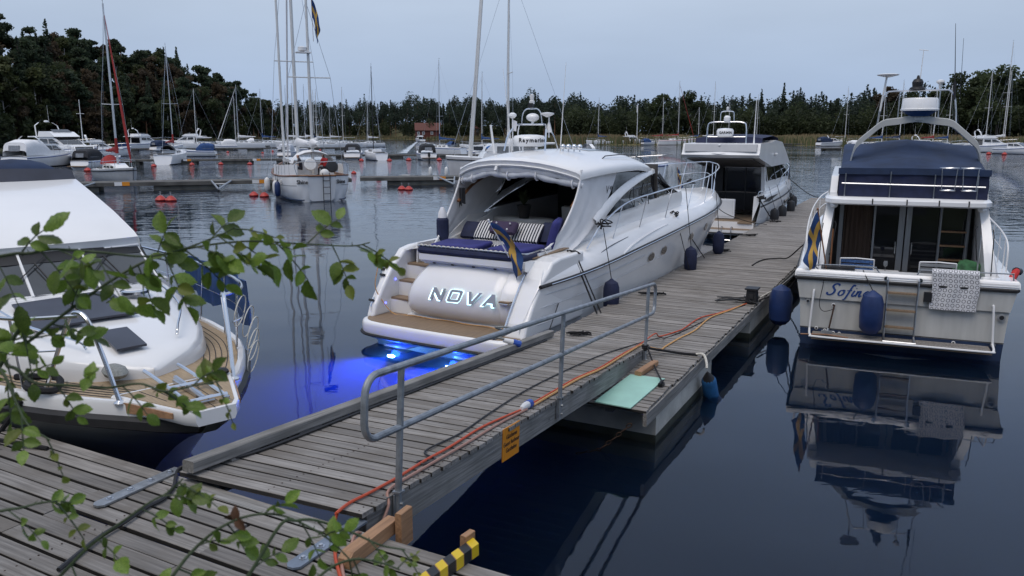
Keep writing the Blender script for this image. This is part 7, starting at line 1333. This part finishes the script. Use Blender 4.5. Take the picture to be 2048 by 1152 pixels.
for s in (-1, 1):
    for u in (.20, .28):
        x = (u - .5)*L_; q = MB(); q.box((x, s*(kh(u)*.985 + .012), 1.02), (.42, .03, .24)); wq = q.ob('stern_window', 'gel2', sh_, 0); q = MB(); q.box((x, s*(kh(u)*.985 + .026), 1.02), (.32, .02, .16)); q.ob('pane', 'glass_dark', wq, 0)
    g2 = [[((u - .5)*L_, s*kh(u)*.985, kz(u) + .05), ((u - .5)*L_, s*kh(u)*.985, kz(u) + .62)] for u in (.02, .07, .12, .18, .25, .32, .40)]; q = MB(); q.sheet(g2, .015); wc = q.ob('weather_cloth', 'canvas', sh_)
    for u in (.02, .07, .12, .18, .25, .32, .40): q = MB(); q.tube([((u - .5)*L_, s*(kh(u)*.985 + .01), kz(u)), ((u - .5)*L_, s*(kh(u)*.985 + .01), kz(u) + .68)], .014, 5); q.ob('stanchion', 'chrome', wc)
    textmesh('Shine', .30, sh_, 'name_lettering', 'ink', frameM((-5.63, s*1.03, 1.08), (-.54*s, -.84, 0), (0, 0, 1)), 0, .006, offs=.006)
pr = [(-2.9, 1.3), (-2.8, 2.15), (.3, 2.25), (.9, 1.95), (2.8, 1.85), (3.2, 1.4)]; wk = lambda x_, z: 1.25*(1 - max(0, x_)/9) - (z - 1.3)*.15; slab(sh_, 'deck_house', pr, wk, 'gel')
for s in (-1, 1):
    for a in (-2.4, -1.5, -.6, .9, 1.8): winstrip(sh_, [(a, 1.62), (a + .65, 1.62), (a + .62, 1.88 if a > .5 else 2.02), (a + .03, 1.88 if a > .5 else 2.02)], lambda x_, z: wk(x_, z) + .005, s)
q = MB(); q.sheet([[(-2.6 + dx, 1.15*cos(a), 2.0 + h_*sin(a)) for a in [j*pi/8 for j in range(9)]] for dx, h_ in ((-.9, .65), (-.2, .75), (.4, .45))]); q.ob('sprayhood', 'canvas', sh_, 60)
for nm, x_, h_, r_ in (('main_mast', 1.6, 15.5, .10), ('mizzen_mast', -3.3, 9.6, .085)):
    q = MB(); q.tube([(x_, 0, 1.4), (x_, 0, 1.4 + h_*.5), (x_ - .1, 0, 1.4 + h_)], [r_, r_, r_*.75], 8); m_ = q.ob(nm, 'mast_paint', sh_)
    for f_ in (.42, .7) if h_ > 12 else (.55,): q = MB(); q.tube([(x_ - .1, -1.15, 1.4 + h_*f_), (x_, 0, 1.4 + h_*f_), (x_ - .1, 1.15, 1.4 + h_*f_)], .035, 5); q.ob('spreader', 'mast_paint', m_)
    q = MB(); q.tube([(x_, 0, 2.9), (x_ - (4.2 if h_ > 12 else 2.0), 0, 3.0)], .07, 6); bo = q.ob('boom', 'mast_paint', sh_); q = MB(); q.loft([[(x_ + .1 - u*(4.1 if h_ > 12 else 1.9), .15*cos(a), 3.1 + lerp(.3, .1, u)*sin(a)) for a in [j*pi/4 for j in range(8)]] for u in (0, .2, .5, .8, 1)]); q.ob('sail_cover', 'canvas', bo, 60)
    for s in (-1, 1): q = MB(); q.tube([(x_, 0, 1.4 + h_*.97), (x_ - .1, s*1.15, 1.4 + h_*(.42 if h_ > 12 else .55)), (x_ - .1, s*1.7, 1.4)], .013, 4); q.ob('shroud', 'steel', sh_)
q = MB(); q.tube([(1.6, 0, 16.6), (5.9, 0, 1.9)], .055, 6); q.ob('furled_jib', 'canvas', sh_)
q = MB(); q.tube([(1.5, 0, 16.8), (-3.4, 0, 10.9)], .012, 4); q.ob('triatic_stay', 'steel', sh_)
q = MB(); q.box((-3.3, .25, 8.0), (.5, .8, .06)); q.lathe([(.1, 8.05), (.24, 8.1), (.24, 8.28), (.1, 8.33)], (-3.3, .3, 0), 12); q.ob('mizzen_radar', 'gel2', sh_)
q = MB(); q.tube([(-3.4, 0, 10.9), (-3.4, -.3, 11.25)], .03, 5); q.lathe([(.05, 11.22), (.42, 11.27), (.4, 11.31), (.05, 11.34)], (-3.4, -.5, 0), 14); q.ob('disc_antenna', 'black', sh_)
q = MB(); q.tube([(.6, 1.0, 1.4), (.58, 1.0, 10.5), (.56, 1.05, 17.5)], [.075, .07, .05], 7); q.ob('spare_pole', 'mast_paint', sh_)
q = MB(); q.lathe([(.32, 0), (.34, .12), (.30, .16), (.0, .17)], (-4.3, .35, 1.95), 16, M=Euler((0, -1.35, 0)).to_matrix()); q.ob('life_ring', 'fender_white', sh_)
q = MB(); q.lathe([(.30, 0), (.34, .06), (.30, .14), (.1, .16)], (-4.75, -.75, 1.85), 14, M=Euler((0, -1.35, 0)).to_matrix()); q.ob('rope_reel', 'black', sh_)
q = MB(); q.ell((-5.2, -.25, 1.52), (.26, .26, .24), 12, 8); q.ob('ball_fender', 'fender_white', sh_)
q = MB()
for y in (-.05, -.42): q.tube([(-5.6, y, 1.55), (-5.80, y, 1.45), (-5.72, y, -.1)], .022, 5)
for z in (.1, .45, .8, 1.15): q.tube([(-5.75, -.05, z), (-5.75, -.42, z)], .018, 5)
q.ob('stern_ladder', 'black', sh_)
q = MB(); q.tube(spl([(-5.6, 1.3, 1.45), (-5.6, 1.3, 2.1), (-5.75, 0, 2.15), (-5.6, -1.3, 2.1), (-5.6, -1.3, 1.45)], 24), .022, 6); q.ob('pushpit', 'chrome', sh_)
SHM = Matrix.Rotation(az(-24), 3, 'Z'); SHO = V((-12.55, 48.6, 0))
def shw(x, y, z): return SHO + SHM @ V((x, y, z))
for k, (x, mt, nm) in enumerate(((-3.2, 'fender_blue', 'navy fender on the port side of the ketch'), (-2.4, 'fender_white', 'white fender in the middle of the ketch port side'), (1.2, 'fender_white', 'white fender near the bow of the ketch'))):
    fender('fender', shw(x, 2.0, 1.05), .85, .17, mt, nm, shw(x, 1.85, 1.9), 10)
flag(shw(-3.35, -.32, 8.6), shw(-3.35, -.30, 10.9), 'long Swedish flag hoisted beside the mizzen mast of the ketch', 1.6, .55, SHM @ V((0, -1, 0)), 2)
mat('motor_sailer_grey', (.52, .52, .53), .4, var=.1, vs=1.5)
t_, hb_, zs_, z_ = sailboat(.35, 67.5, 258, 11, 'white motor sailer with bipod mast and row of white fenders', 15.5, 'canvas', None, None, 'motor_sailer_grey', 'black', sp=(.45,), rad=.10, mastmat='mast_paint')
for y in (.55, -.55): q = MB(); q.tube([(3.9, y, z_), (3.3, y*.75, z_ + 7), (2.7, y*.5, z_ + 14.5)], .10, 7); q.ob('bipod_leg', 'mast_paint', t_)
slab(t_, 'wheelhouse', [(-1.6, z_ + .1), (-1.5, z_ + 1.35), (2.2, z_ + 1.35), (2.9, z_ + .5), (3.1, z_ + .1)], lambda x_, z: 1.3 - (z - z_)*.1, 'gel')
for s in (-1, 1):
    for a in (-1.3, -.2, .9): winstrip(t_, [(a, z_ + .6), (a + .95, z_ + .6), (a + .95, z_ + 1.15), (a, z_ + 1.15)], lambda x_, z: 1.305 - (z - z_)*.1, s, 'glass_soft')
for k, x in enumerate((-6.6, -5.3, -3.3, -2.0)): fender('fender', (x, 65.4 - .10*k, 1.0), .85, .16, 'fender_white', ('leftmost white fender of the motor sailer', 'second white fender of the motor sailer', 'third white fender of the motor sailer', 'rightmost white fender of the motor sailer')[k], (x, 65.6, 1.7), 10)
# ---- pontoons
mat('pontoon_wood', (.10, .097, .09), .9, var=.35, vs=1.5); mat('float_concrete', (.16, .15, .125), .9, var=.4, vs=1.2)
def pontoon(A, B_, label, w_=2.0, signs=(), booms=()):
    A, B_ = V((*A, 0)), V((*B_, 0)); d = B_ - A; ln = d.length; t = thing('pontoon', label, 'pontoon', (A + B_)/2, math.atan2(d.y, d.x)); q = MB(); q.box((0, 0, .50), (ln, w_, .10)); q.ob('deck', 'pontoon_wood', t, 0); q = MB(); q.box((0, -w_/2 - .02, .42), (ln, .06, .22)); q.ob('fascia', 'pontoon_wood', t, 0)
    k = int(ln/6)
    for i in range(k): q = MB(); q.box((-ln/2 + (i + .5)*ln/k, 0, .06), (ln/k*.55, w_*.86, .64)); q.ob('float', 'float_concrete', t, 0)
    for x, two in signs:
        for j, mt in enumerate(('paint_white', 'sign_orange') if two else ('paint_white',)): q = MB(); q.box((x + j*.45 - .22, -w_/2 - .07, .46), (.44, .02, .24)); q.ob('berth_sign', mt, t, 0)
    for x, sl, side in booms:
        q = MB(); s = side; q.tube([(x - .6, s*w_/2, .55), (x, s*(w_/2 + 5.2), .34)], .06, 6); q.tube([(x + .6, s*w_/2, .55), (x, s*(w_/2 + 5.2), .34)], .06, 6); q.tube([(x - .35, s*(w_/2 + 2), .46), (x + .35, s*(w_/2 + 2), .46)], .05, 5); q.ob('mooring_boom', 'galv', t)
    return t
pontoon((-32, 50.6), (-11.5, 57.2), 'pontoon in front of the red covered sailing boat', 2.2, ((-3.8, 1), (4.6, 1), (9.3, 0)), ((2.2, 0, -1), (7.2, 0, -1), (-6, 0, -1)))
pontoon((-11.0, 58.4), (6, 61.5), 'pontoon running from the ketch to the white motor sailer', 2.2, ((-3, 1), (5.0, 0)), ((-2.5, 0, -1), (2.6, 0, -1), (-5.2, 0, 1), (.5, 0, 1)))
pontoon((-62, 94), (-24, 100.5), 'pontoon behind the white sailing boat with rounded stern', 2.0, ((4, 1), (12, 1), (15.5, 1)), ())
pontoon((-27, 118), (4, 121), 'pontoon behind the canopy boats in the middle', 2.0, (), ())
pontoon((-92, 160), (-34, 178), 'far pontoon below the wooded hill', 2.2, (), ())
pontoon((-96, 172), (-60, 200), 'farthest pontoon by the hillside shore', 2.0, (), ())
pontoon((18, 254), (72, 252), 'far pontoon in front of the reeds in the middle', 2.0, (), ())
pontoon((74, 243), (100, 222), 'far pontoon in front of the reeds at right', 2.2, (), ())
pontoon((64, 170), (125, 182), 'pontoon behind the white cruiser at the far right', 2.2, (), ())
# ---- mooring buoys
BU = [(-19.4, 44.3, 'left red buoy of the pair in front of the left pontoon', .36), (-18.75, 44.1, 'right red buoy of the pair in front of the left pontoon', .36), (-15.3, 47.6, 'left red buoy of the pair beside the ketch', .33), (-14.5, 47.0, 'right red buoy of the pair beside the ketch', .33), (-7.25, 52.9, 'left red buoy of the pair right of the ketch', .33), (-6.75, 52.6, 'right red buoy of the pair right of the ketch', .33), (-3.35, 57.3, 'left red buoy under the white motor sailer', .33), (-2.8, 56.8, 'right red buoy under the white motor sailer', .33),
      (-39.7, 89.6, 'red buoy at the left of the rounded stern sailing boat', .36), (-37.0, 93.5, 'red buoy at the right of the rounded stern sailing boat', .36), (-34.2, 95, 'first lone red buoy right of the rounded stern boat', .36), (-30.8, 95, 'second lone red buoy right of the rounded stern boat', .36), (-19.9, 107, 'red buoy left of the small black masted sailing boat', .4), (-16.2, 107, 'red buoy between the small sailing boat and the outboard boat', .4), (-13.9, 109, 'red buoy left of the outboard boat', .45), (-9.8, 109, 'red buoy right of the outboard boat', .45),
      (-41.5, 79, 'orange buoy left of the red covered sailing boat', .42), (-57.4, 150, 'first orange buoy of the far row by the hillside', .32), (-53.6, 153, 'second orange buoy of the far row by the hillside', .32), (-45.2, 147, 'third orange buoy of the far row', .32), (-47.5, 161, 'fourth orange buoy of the far row', .32), (-41.1, 161, 'fifth orange buoy of the far row', .32), (-40.2, 170, 'sixth orange buoy of the far row', .32), (-14.5, 74, 'small red buoy behind the middle pontoon boom', .3),
      (82.3, 140, 'left red buoy beneath the white cruiser at far right', .5), (83.8, 138, 'middle red buoy beneath the white cruiser at far right', .5), (80.3, 141, 'small red buoy left of the white cruiser at far right', .45), (-10.5, 63.5, 'small red buoy behind the pontoon sign', .28)]
for x, y, lab, r in BU:
    r *= .82
    t = thing('mooring_buoy', lab, 'buoy', (x, y, 0), 0, 'red mooring buoys'); q = MB(); q.lathe([(.05, -.5*r), (.55*r, -.45*r), (1.0*r, .05*r), (1.05*r, .25*r), (.6*r, .75*r), (.25*r, .98*r), (.12*r, 1.0*r)], (0, 0, 0), 12); q.ob('float', 'buoy_red', t, 50); q = MB(); q.tube([(0, 0, r), (0, 0, 1.5*r)], .12*r, 6); q.tube([(.14*r*cos(a), 0, 1.55*r + .14*r*sin(a)) for a in [j*pi/4 for j in range(9)]], .04*r, 4, cap=False); q.ob('ring', 'galv', t)
# flagpole on the far shore, wake
t = thing('flagpole', 'white flagpole with limp pennant on the far shore', 'flagpole', (37.9, 247, 0)); q = MB(); q.tube([(0, 0, .0), (0, 0, 12.4)], [.12, .07], 6); q.ob('pole', 'paint_white', t); q = MB(); q.sheet([[(-.05 - .25*u, .1*sin(v*5), 11.8 - v*2.2) for u in (0, .5, 1)] for v in (0, .3, .6, 1)], .02); q.ob('pennant', 'flag_white', t, 60)
mat('foam', (.45, .50, .54), .5, var=.35, vs=.5, stretch=(1, .3, 1)); q = MB(); rngw = random.Random(9)
for sd_ in (-1, 1):
    for k in range(46): u = k/45; c_ = V((-37, 325, 0)).lerp(V((-14, 150, 0)), u) + V((sd_*(1 + u*5), 0, 0)); w2 = .25 + u*.45; ln = 2.2; q.add([(c_.x - w2 + rngw.uniform(-.6, .6), c_.y - ln, .03), (c_.x + w2, c_.y - ln*.6, .03), (c_.x + w2*.6, c_.y + ln, .08), (c_.x - w2*.8, c_.y + ln*.7, .05)], [(0, 1, 2, 3)])
stuff(q.ob('boat_wake', 'foam', sm=0), 'pale wake trailing behind the moving motor boat', 'wake')
# ---- people
def person(pos, rz, joints, label, shirt, legs_m, arms=None):
    """joints: dict name->(x,y,z) relative to the ground point, one continuous skinned figure"""
    J = joints; order = ['pelvis', 'waist', 'chest', 'neck', 'head0', 'head1']; me = bpy.data.meshes.new('body'); vs, es, rs = [], [], []; idx = {}
    rad = dict(pelvis=.15, waist=.14, chest=.165, neck=.06, head0=.085, head1=.10, hip=.10, knee=.065, ankle=.045, toe=.04, sho=.075, elb=.05, wri=.035, fin=.03)
    for k, p in J.items(): idx[k] = len(vs); vs.append(p); rs.append(rad[k.rstrip('LR')])
    E = [('pelvis', 'waist'), ('waist', 'chest'), ('chest', 'neck'), ('neck', 'head0'), ('head0', 'head1')]
    for s in 'LR': E += [('pelvis', 'hip' + s), ('hip' + s, 'knee' + s), ('knee' + s, 'ankle' + s), ('ankle' + s, 'toe' + s), ('chest', 'sho' + s), ('sho' + s, 'elb' + s), ('elb' + s, 'wri' + s), ('wri' + s, 'fin' + s)]
    es = [(idx[a], idx[b_]) for a, b_ in E if a in idx and b_ in idx]; me.from_pydata(vs, es, []); o = bpy.data.objects.new('tmp', me); C.objects.link(o)
    sk = o.modifiers.new('s', 'SKIN'); o.modifiers.new('d', 'SUBSURF').levels = 1
    for i, sv in enumerate(me.skin_vertices[0].data): sv.radius = (rs[i], rs[i]); sv.use_root = (i == 0)
    dg = bpy.context.evaluated_depsgraph_get(); m2 = bpy.data.meshes.new_from_object(o.evaluated_get(dg)); bpy.data.objects.remove(o)
    for m_ in (shirt, legs_m, 'skin', 'hair'): m2.materials.append(M_[m_])
    pel, ch, hd0, hd1 = V(J['pelvis']), V(J['chest']), V(J['head0']), V(J['head1'])
    for p in m2.polygons:
        c_ = p.center; ds = sorted((((V(vs[a]) + V(vs[b_]))/2 - c_).length, E[i]) for i, (a, b_) in enumerate(es)); e = ds[0][1]; 
        if e[1].startswith('head') or e[1] == 'neck' and (c_ - V(J['neck'])).length < .09: p.material_index = 3 if (c_ - hd1).dot(hd1 - hd0) > .0 or (c_ - hd1).x < -.05 else 2
        elif e[0][:3] in ('elb', 'wri'): p.material_index = 2
        elif e[0][:3] in ('hip', 'kne', 'ank') or e[1][:3] == 'hip': p.material_index = 1 if e[1][:3] in ('hip', 'kne') or legs_m != 'shorts' else 2
        p.use_smooth = True
    return tag(link('person', m2, None, pos, (0, 0, rz)), label, 'person')
def stand(bend=0): 
    return {'pelvis': (0, 0, .95), 'waist': (.05 + bend*.14, 0, 1.12), 'chest': (.06 + bend*.42, 0, 1.36 - bend*.16), 'neck': (.08 + bend*.62, 0, 1.50 - bend*.24), 'head0': (.10 + bend*.72, 0, 1.58 - bend*.30), 'head1': (.11 + bend*.80, 0, 1.68 - bend*.34),
            'hipL': (0, .10, .90), 'kneeL': (.06, .12, .50), 'ankleL': (-.02, .12, .09), 'toeL': (.14, .13, .04), 'hipR': (0, -.10, .90), 'kneeR': (.03, -.12, .50), 'ankleR': (-.06, -.12, .09), 'toeR': (.10, -.13, .04),
            'shoL': (.06 + bend*.42, .18, 1.40 - bend*.2), 'elbL': (.10 + bend*.52, .22, 1.12 - bend*.22), 'wriL': (.22 + bend*.55, .2, .92 - bend*.22), 'finL': (.28 + bend*.56, .19, .84 - bend*.22), 'shoR': (.06 + bend*.42, -.18, 1.40 - bend*.2), 'elbR': (.10 + bend*.52, -.22, 1.12 - bend*.22), 'wriR': (.22 + bend*.55, -.2, .92 - bend*.22), 'finR': (.28 + bend*.56, -.19, .84 - bend*.22)}
def sit(): 
    j = {k: (x, y, z - .45) for k, (x, y, z) in stand(.1).items()}; j.update({'kneeL': (.42, .13, .50), 'ankleL': (.44, .13, .08), 'toeL': (.58, .14, .04), 'kneeR': (.42, -.13, .50), 'ankleR': (.44, -.13, .08), 'toeR': (.58, -.14, .04), 'wriL': (.38, .15, .62), 'finL': (.44, .12, .60), 'wriR': (.38, -.15, .62), 'finR': (.44, -.12, .60)}); return j
person((-2.1, 66.6, 1.40), R(-25), stand(.95), 'person in a blue shirt and shorts bending over on the white motor sailer', 'shirt_blue', 'shorts')
person(tuple(shw(-3.9, .75, 1.30)), R(200), sit(), 'person in dark clothes sitting in the ketch cockpit', 'shirt_dark', 'shirt_dark')
person(tuple(shw(-4.1, -.55, 1.30)), R(150), sit(), 'person in a red jacket sitting in the ketch cockpit', 'shirt_red', 'shirt_dark')
# ================================================================== rose branches in the foreground and added shade trees on the bank
leafm = mat('rose_leaf', (.10, .20, .03), .42, var=.4, vs=25, rnd=.5, col2=(.27, .38, .06)); mat('rose_stem', (.05, .075, .03), .6, var=.3, vs=30); mat('rose_young', (.20, .24, .04), .5, var=.25, vs=30, rnd=.2); mat('rose_dry', (.10, .045, .02), .8, var=.3, vs=40)
translucent(leafm, .3); translucent(M_['rose_young'], .3)
def leafmesh(mt, fold, curl):
    q = MB(); prof = [(0, .03), (.06, .13), (.14, .19), (.22, .26), (.32, .29), (.42, .325), (.52, .32), (.62, .30), (.72, .245), (.82, .18), (.9, .10), (.96, .045), (1, 0)]; rows = []
    for i, (u, w_) in enumerate(prof):
        sr = .012*(1 if i % 2 else -1); rows.append([(u, (w_ + sr)*v, fold*abs(v)*w_ - curl*u*u + .015*sin(u*20)*abs(v)) for v in (-1, -.5, 0, .5, 1)])
    q.sheet(rows); q.tube([(0, 0, -.004), (.5, 0, -.004 - curl*.25), (1, 0, -curl)], [.014, .009, .003], 4)
    me = bpy.data.meshes.new('leaf'); me.from_pydata(q.v, [], q.f); me.materials.append(M_[mt]); me.shade_smooth(); me.update(); return me
LV = [leafmesh('rose_leaf', .45, .10), leafmesh('rose_leaf', .2, .28), leafmesh('rose_leaf', .75, .06), leafmesh('rose_leaf', -.25, .35)]; LY = leafmesh('rose_young', .6, -.05); LD = leafmesh('rose_dry', .8, .4)
BR = {'A': [(-1.25, .75, 1.9), (-0.9, .93, 2.9), (-0.653, 0.983, 3.41), (-0.615, 0.988, 3.439), (-0.564, 0.996, 3.478), (-0.511, 1.014, 3.516), (-0.469, 1.038, 3.539), (-0.413, 1.051, 3.552), (-0.354, 1.072, 3.556), (-0.292, 1.091, 3.55), (-0.227, 1.111, 3.544), (-0.20, 1.118, 3.548)],
      'B': [(-1.3, .7, 1.9), (-1.0, .9, 3.2), (-0.75, .95, 3.52), (-0.627, 0.969, 3.551), (-0.59, 0.97, 3.555), (-0.566, 0.981, 3.558), (-0.515, 0.99, 3.553), (-0.468, 1.009, 3.545), (-0.432, 1.03, 3.55), (-0.383, 1.044, 3.568), (-0.364, 1.046, 3.578)],
      'C': [(-1.2, .7, 1.9), (-0.85, .9, 3.0), (-0.66, .96, 3.38), (-0.628, 0.963, 3.412), (-0.59, 0.949, 3.396), (-0.541, 0.939, 3.396), (-0.493, 0.929, 3.396), (-0.451, 0.93, 3.401), (-0.421, 0.928, 3.392), (-0.384, 0.93, 3.399), (-0.354, 0.931, 3.404)],
      'D': [(-1.0, .55, 1.9), (-0.75, .75, 2.9), (-0.58, .82, 3.14), (-0.52, 0.84, 3.199), (-0.491, 0.856, 3.228), (-0.455, 0.871, 3.253), (-0.43, 0.884, 3.269), (-0.413, 0.896, 3.276), (-0.395, 0.899, 3.292)],
      'E': [(-.8, .5, 1.9), (-0.55, .7, 2.9), (-0.41, .80, 3.17), (-0.382, 0.822, 3.21), (-0.366, 0.846, 3.229), (-0.339, 0.86, 3.249), (-0.308, 0.872, 3.258), (-0.275, 0.881, 3.254), (-0.24, 0.878, 3.24), (-0.213, 0.875, 3.222), (-0.19, 0.87, 3.20)],
      'F': [(-1.1, .5, 1.9), (-0.8, .7, 3.0), (-.62, .8, 3.28), (-0.563, 0.817, 3.291), (-0.547, 0.827, 3.29), (-0.531, 0.837, 3.291), (-0.511, 0.838, 3.293)],
      'G': [(-1.15, .6, 1.9), (-0.82, .85, 3.2), (-.65, .92, 3.44), (-0.608, 0.914, 3.423), (-0.584, 0.898, 3.391), (-0.563, 0.883, 3.366), (-0.537, 0.879, 3.349)],
      'H': [(-.7, .45, 1.9), (-0.42, .72, 2.95), (-.29, .85, 3.22), (-0.252, 0.88, 3.248), (-0.202, 0.896, 3.227), (-0.162, 0.902, 3.204), (-0.132, 0.91, 3.193)],
      'J': [(-.6, .4, 1.9), (-0.35, .68, 2.9), (-.25, .82, 3.16), (-0.223, 0.849, 3.194), (-0.19, 0.862, 3.207), (-0.157, 0.87, 3.199), (-0.133, 0.869, 3.19)]}
LABB = {'A': 'longest rose branch reaching across the water toward the large cruiser', 'B': 'upper rose branch across the left boat windscreen', 'C': 'rose branch over the left boat foredeck', 'D': 'rose shoot pointing at the left gangway strap', 'E': 'rose branch arching over the stage in front of the gangway', 'F': 'short rose shoot at the left edge over the stage', 'G': 'drooping rose twig at the left edge by the left boat hull', 'H': 'rose twig by the pale new timber chock', 'J': 'rose twig at the bottom edge beside the orange cable'}
NL = {'A': 18, 'B': 11, 'C': 10, 'D': 6, 'E': 8, 'F': 4, 'G': 4, 'H': 4, 'J': 3}; SZ = {'A': .028, 'B': .026, 'C': .021, 'D': .020, 'E': .019, 'F': .020, 'G': .021, 'H': .017, 'J': .017}
for k, pts in BR.items():
    rng = random.Random(ord(k)); b0 = V(pts[0]); t = thing('rose_branch', LABB[k], 'rose branch', b0, 0, 'rose branches in the foreground'); P_ = [V(p) - b0 for p in pts]; n_ = len(pts)*6; cv = spl(P_, n_)
    q = MB(); q.tube(cv, [lerp(.0036, .0010, (i/(n_ - 1))**.6) for i in range(n_)], 6)
    for i in range(8, n_ - 4, 3):      # thorns
        d = V((rng.gauss(0, 1), rng.gauss(0, 1), rng.gauss(0, 1))).normalized()*.006; q.tube([cv[i], cv[i] + d], [.0012, .0002], 3)
    q.ob('stem', 'rose_stem', t); st_i = int(n_*(2.2/len(pts)))
    for j in range(NL[k]):
        i = int(lerp(st_i, n_ - 2, (j + .3*rng.random())/max(1, NL[k] - 1)*.98)); i = min(i, n_ - 2); base = cv[i]; T = (cv[min(i + 1, n_ - 1)] - cv[i - 1]).normalized(); tipd = j >= NL[k] - 1
        side = -1 if j % 2 else 1; an = rng.uniform(-.5, .5); out = (T*.55 + V((0, 0, 1))*side*rng.uniform(.35, .9) + V((0, -1, 0))*rng.uniform(-.5, .5)).normalized()
        if rng.random() < .4: out = (out + V((0, 0, -.8))).normalized()
        ln = SZ[k]*rng.uniform(1.7, 2.5); pet = [base + out*ln*u + V((0, 0, -.012))*u*u for u in (0, .35, .7, 1)]
        q = MB(); q.tube(pet, [.0012, .001, .0009, .0007], 4); q.ob('leaf_stalk', 'rose_stem', t); side_v = out.cross(V((rng.gauss(0, .5), -1, rng.gauss(0, .5)))).normalized()
        nl = rng.choice((5, 5, 7)) if not tipd else 5
        for m_i in range(nl):
            if m_i == 0: p0, d = pet[3], out
            else: p0 = pet[0].lerp(pet[3], .42 + .5*((m_i - 1)//2)/max(1, nl//2 - .5)); d = (out*.55 + side_v*(1 if m_i % 2 else -1)).normalized()
            d = (d + V((rng.gauss(0, .22), rng.gauss(0, .22), rng.gauss(-.12, .22)))).normalized(); sc = SZ[k]*rng.uniform(.6, 1.3)*(1.1 if m_i == 0 else .95)*(.6 if tipd else 1)
            zz = V((rng.gauss(0, .55), -.55 + rng.gauss(0, .4), .6)).normalized(); yv = zz.cross(d).normalized(); zz = d.cross(yv); me = LY if (tipd and rng.random() < .8) or rng.random() < .07 else rng.choice(LV)
            o = link('leaf', me, t); M4 = Matrix((d, yv, zz)).transposed().to_4x4()*1.0; M4 = Matrix.Translation(p0) @ M4 @ Matrix.Diagonal((sc, sc, sc, 1)); o.matrix_local = M4
    if k == 'E':
        for m_i in range(4): o = link('leaf', LD, t, tuple(cv[int(n_*.55)]), (rng.random()*6, rng.random()*6, rng.random()*6)); o.scale = (.016,)*3
# unseen trees added behind the photographer so their crowns darken the landing stage
for p, a, h, kind, lab in ((-8.5, -4.0, 9.0, 'oak', 'added leafy shade tree on the bank left of the photographer'), (-1.8, -6.5, 11.5, 'oak', 'added large shade tree on the bank behind the photographer'), (4.2, -6.4, 11, 'birch', 'added shade birch on the bank right of the photographer')):
    tree(kind, 1, fpa(p, a, 1.9), h, p, lab, None)
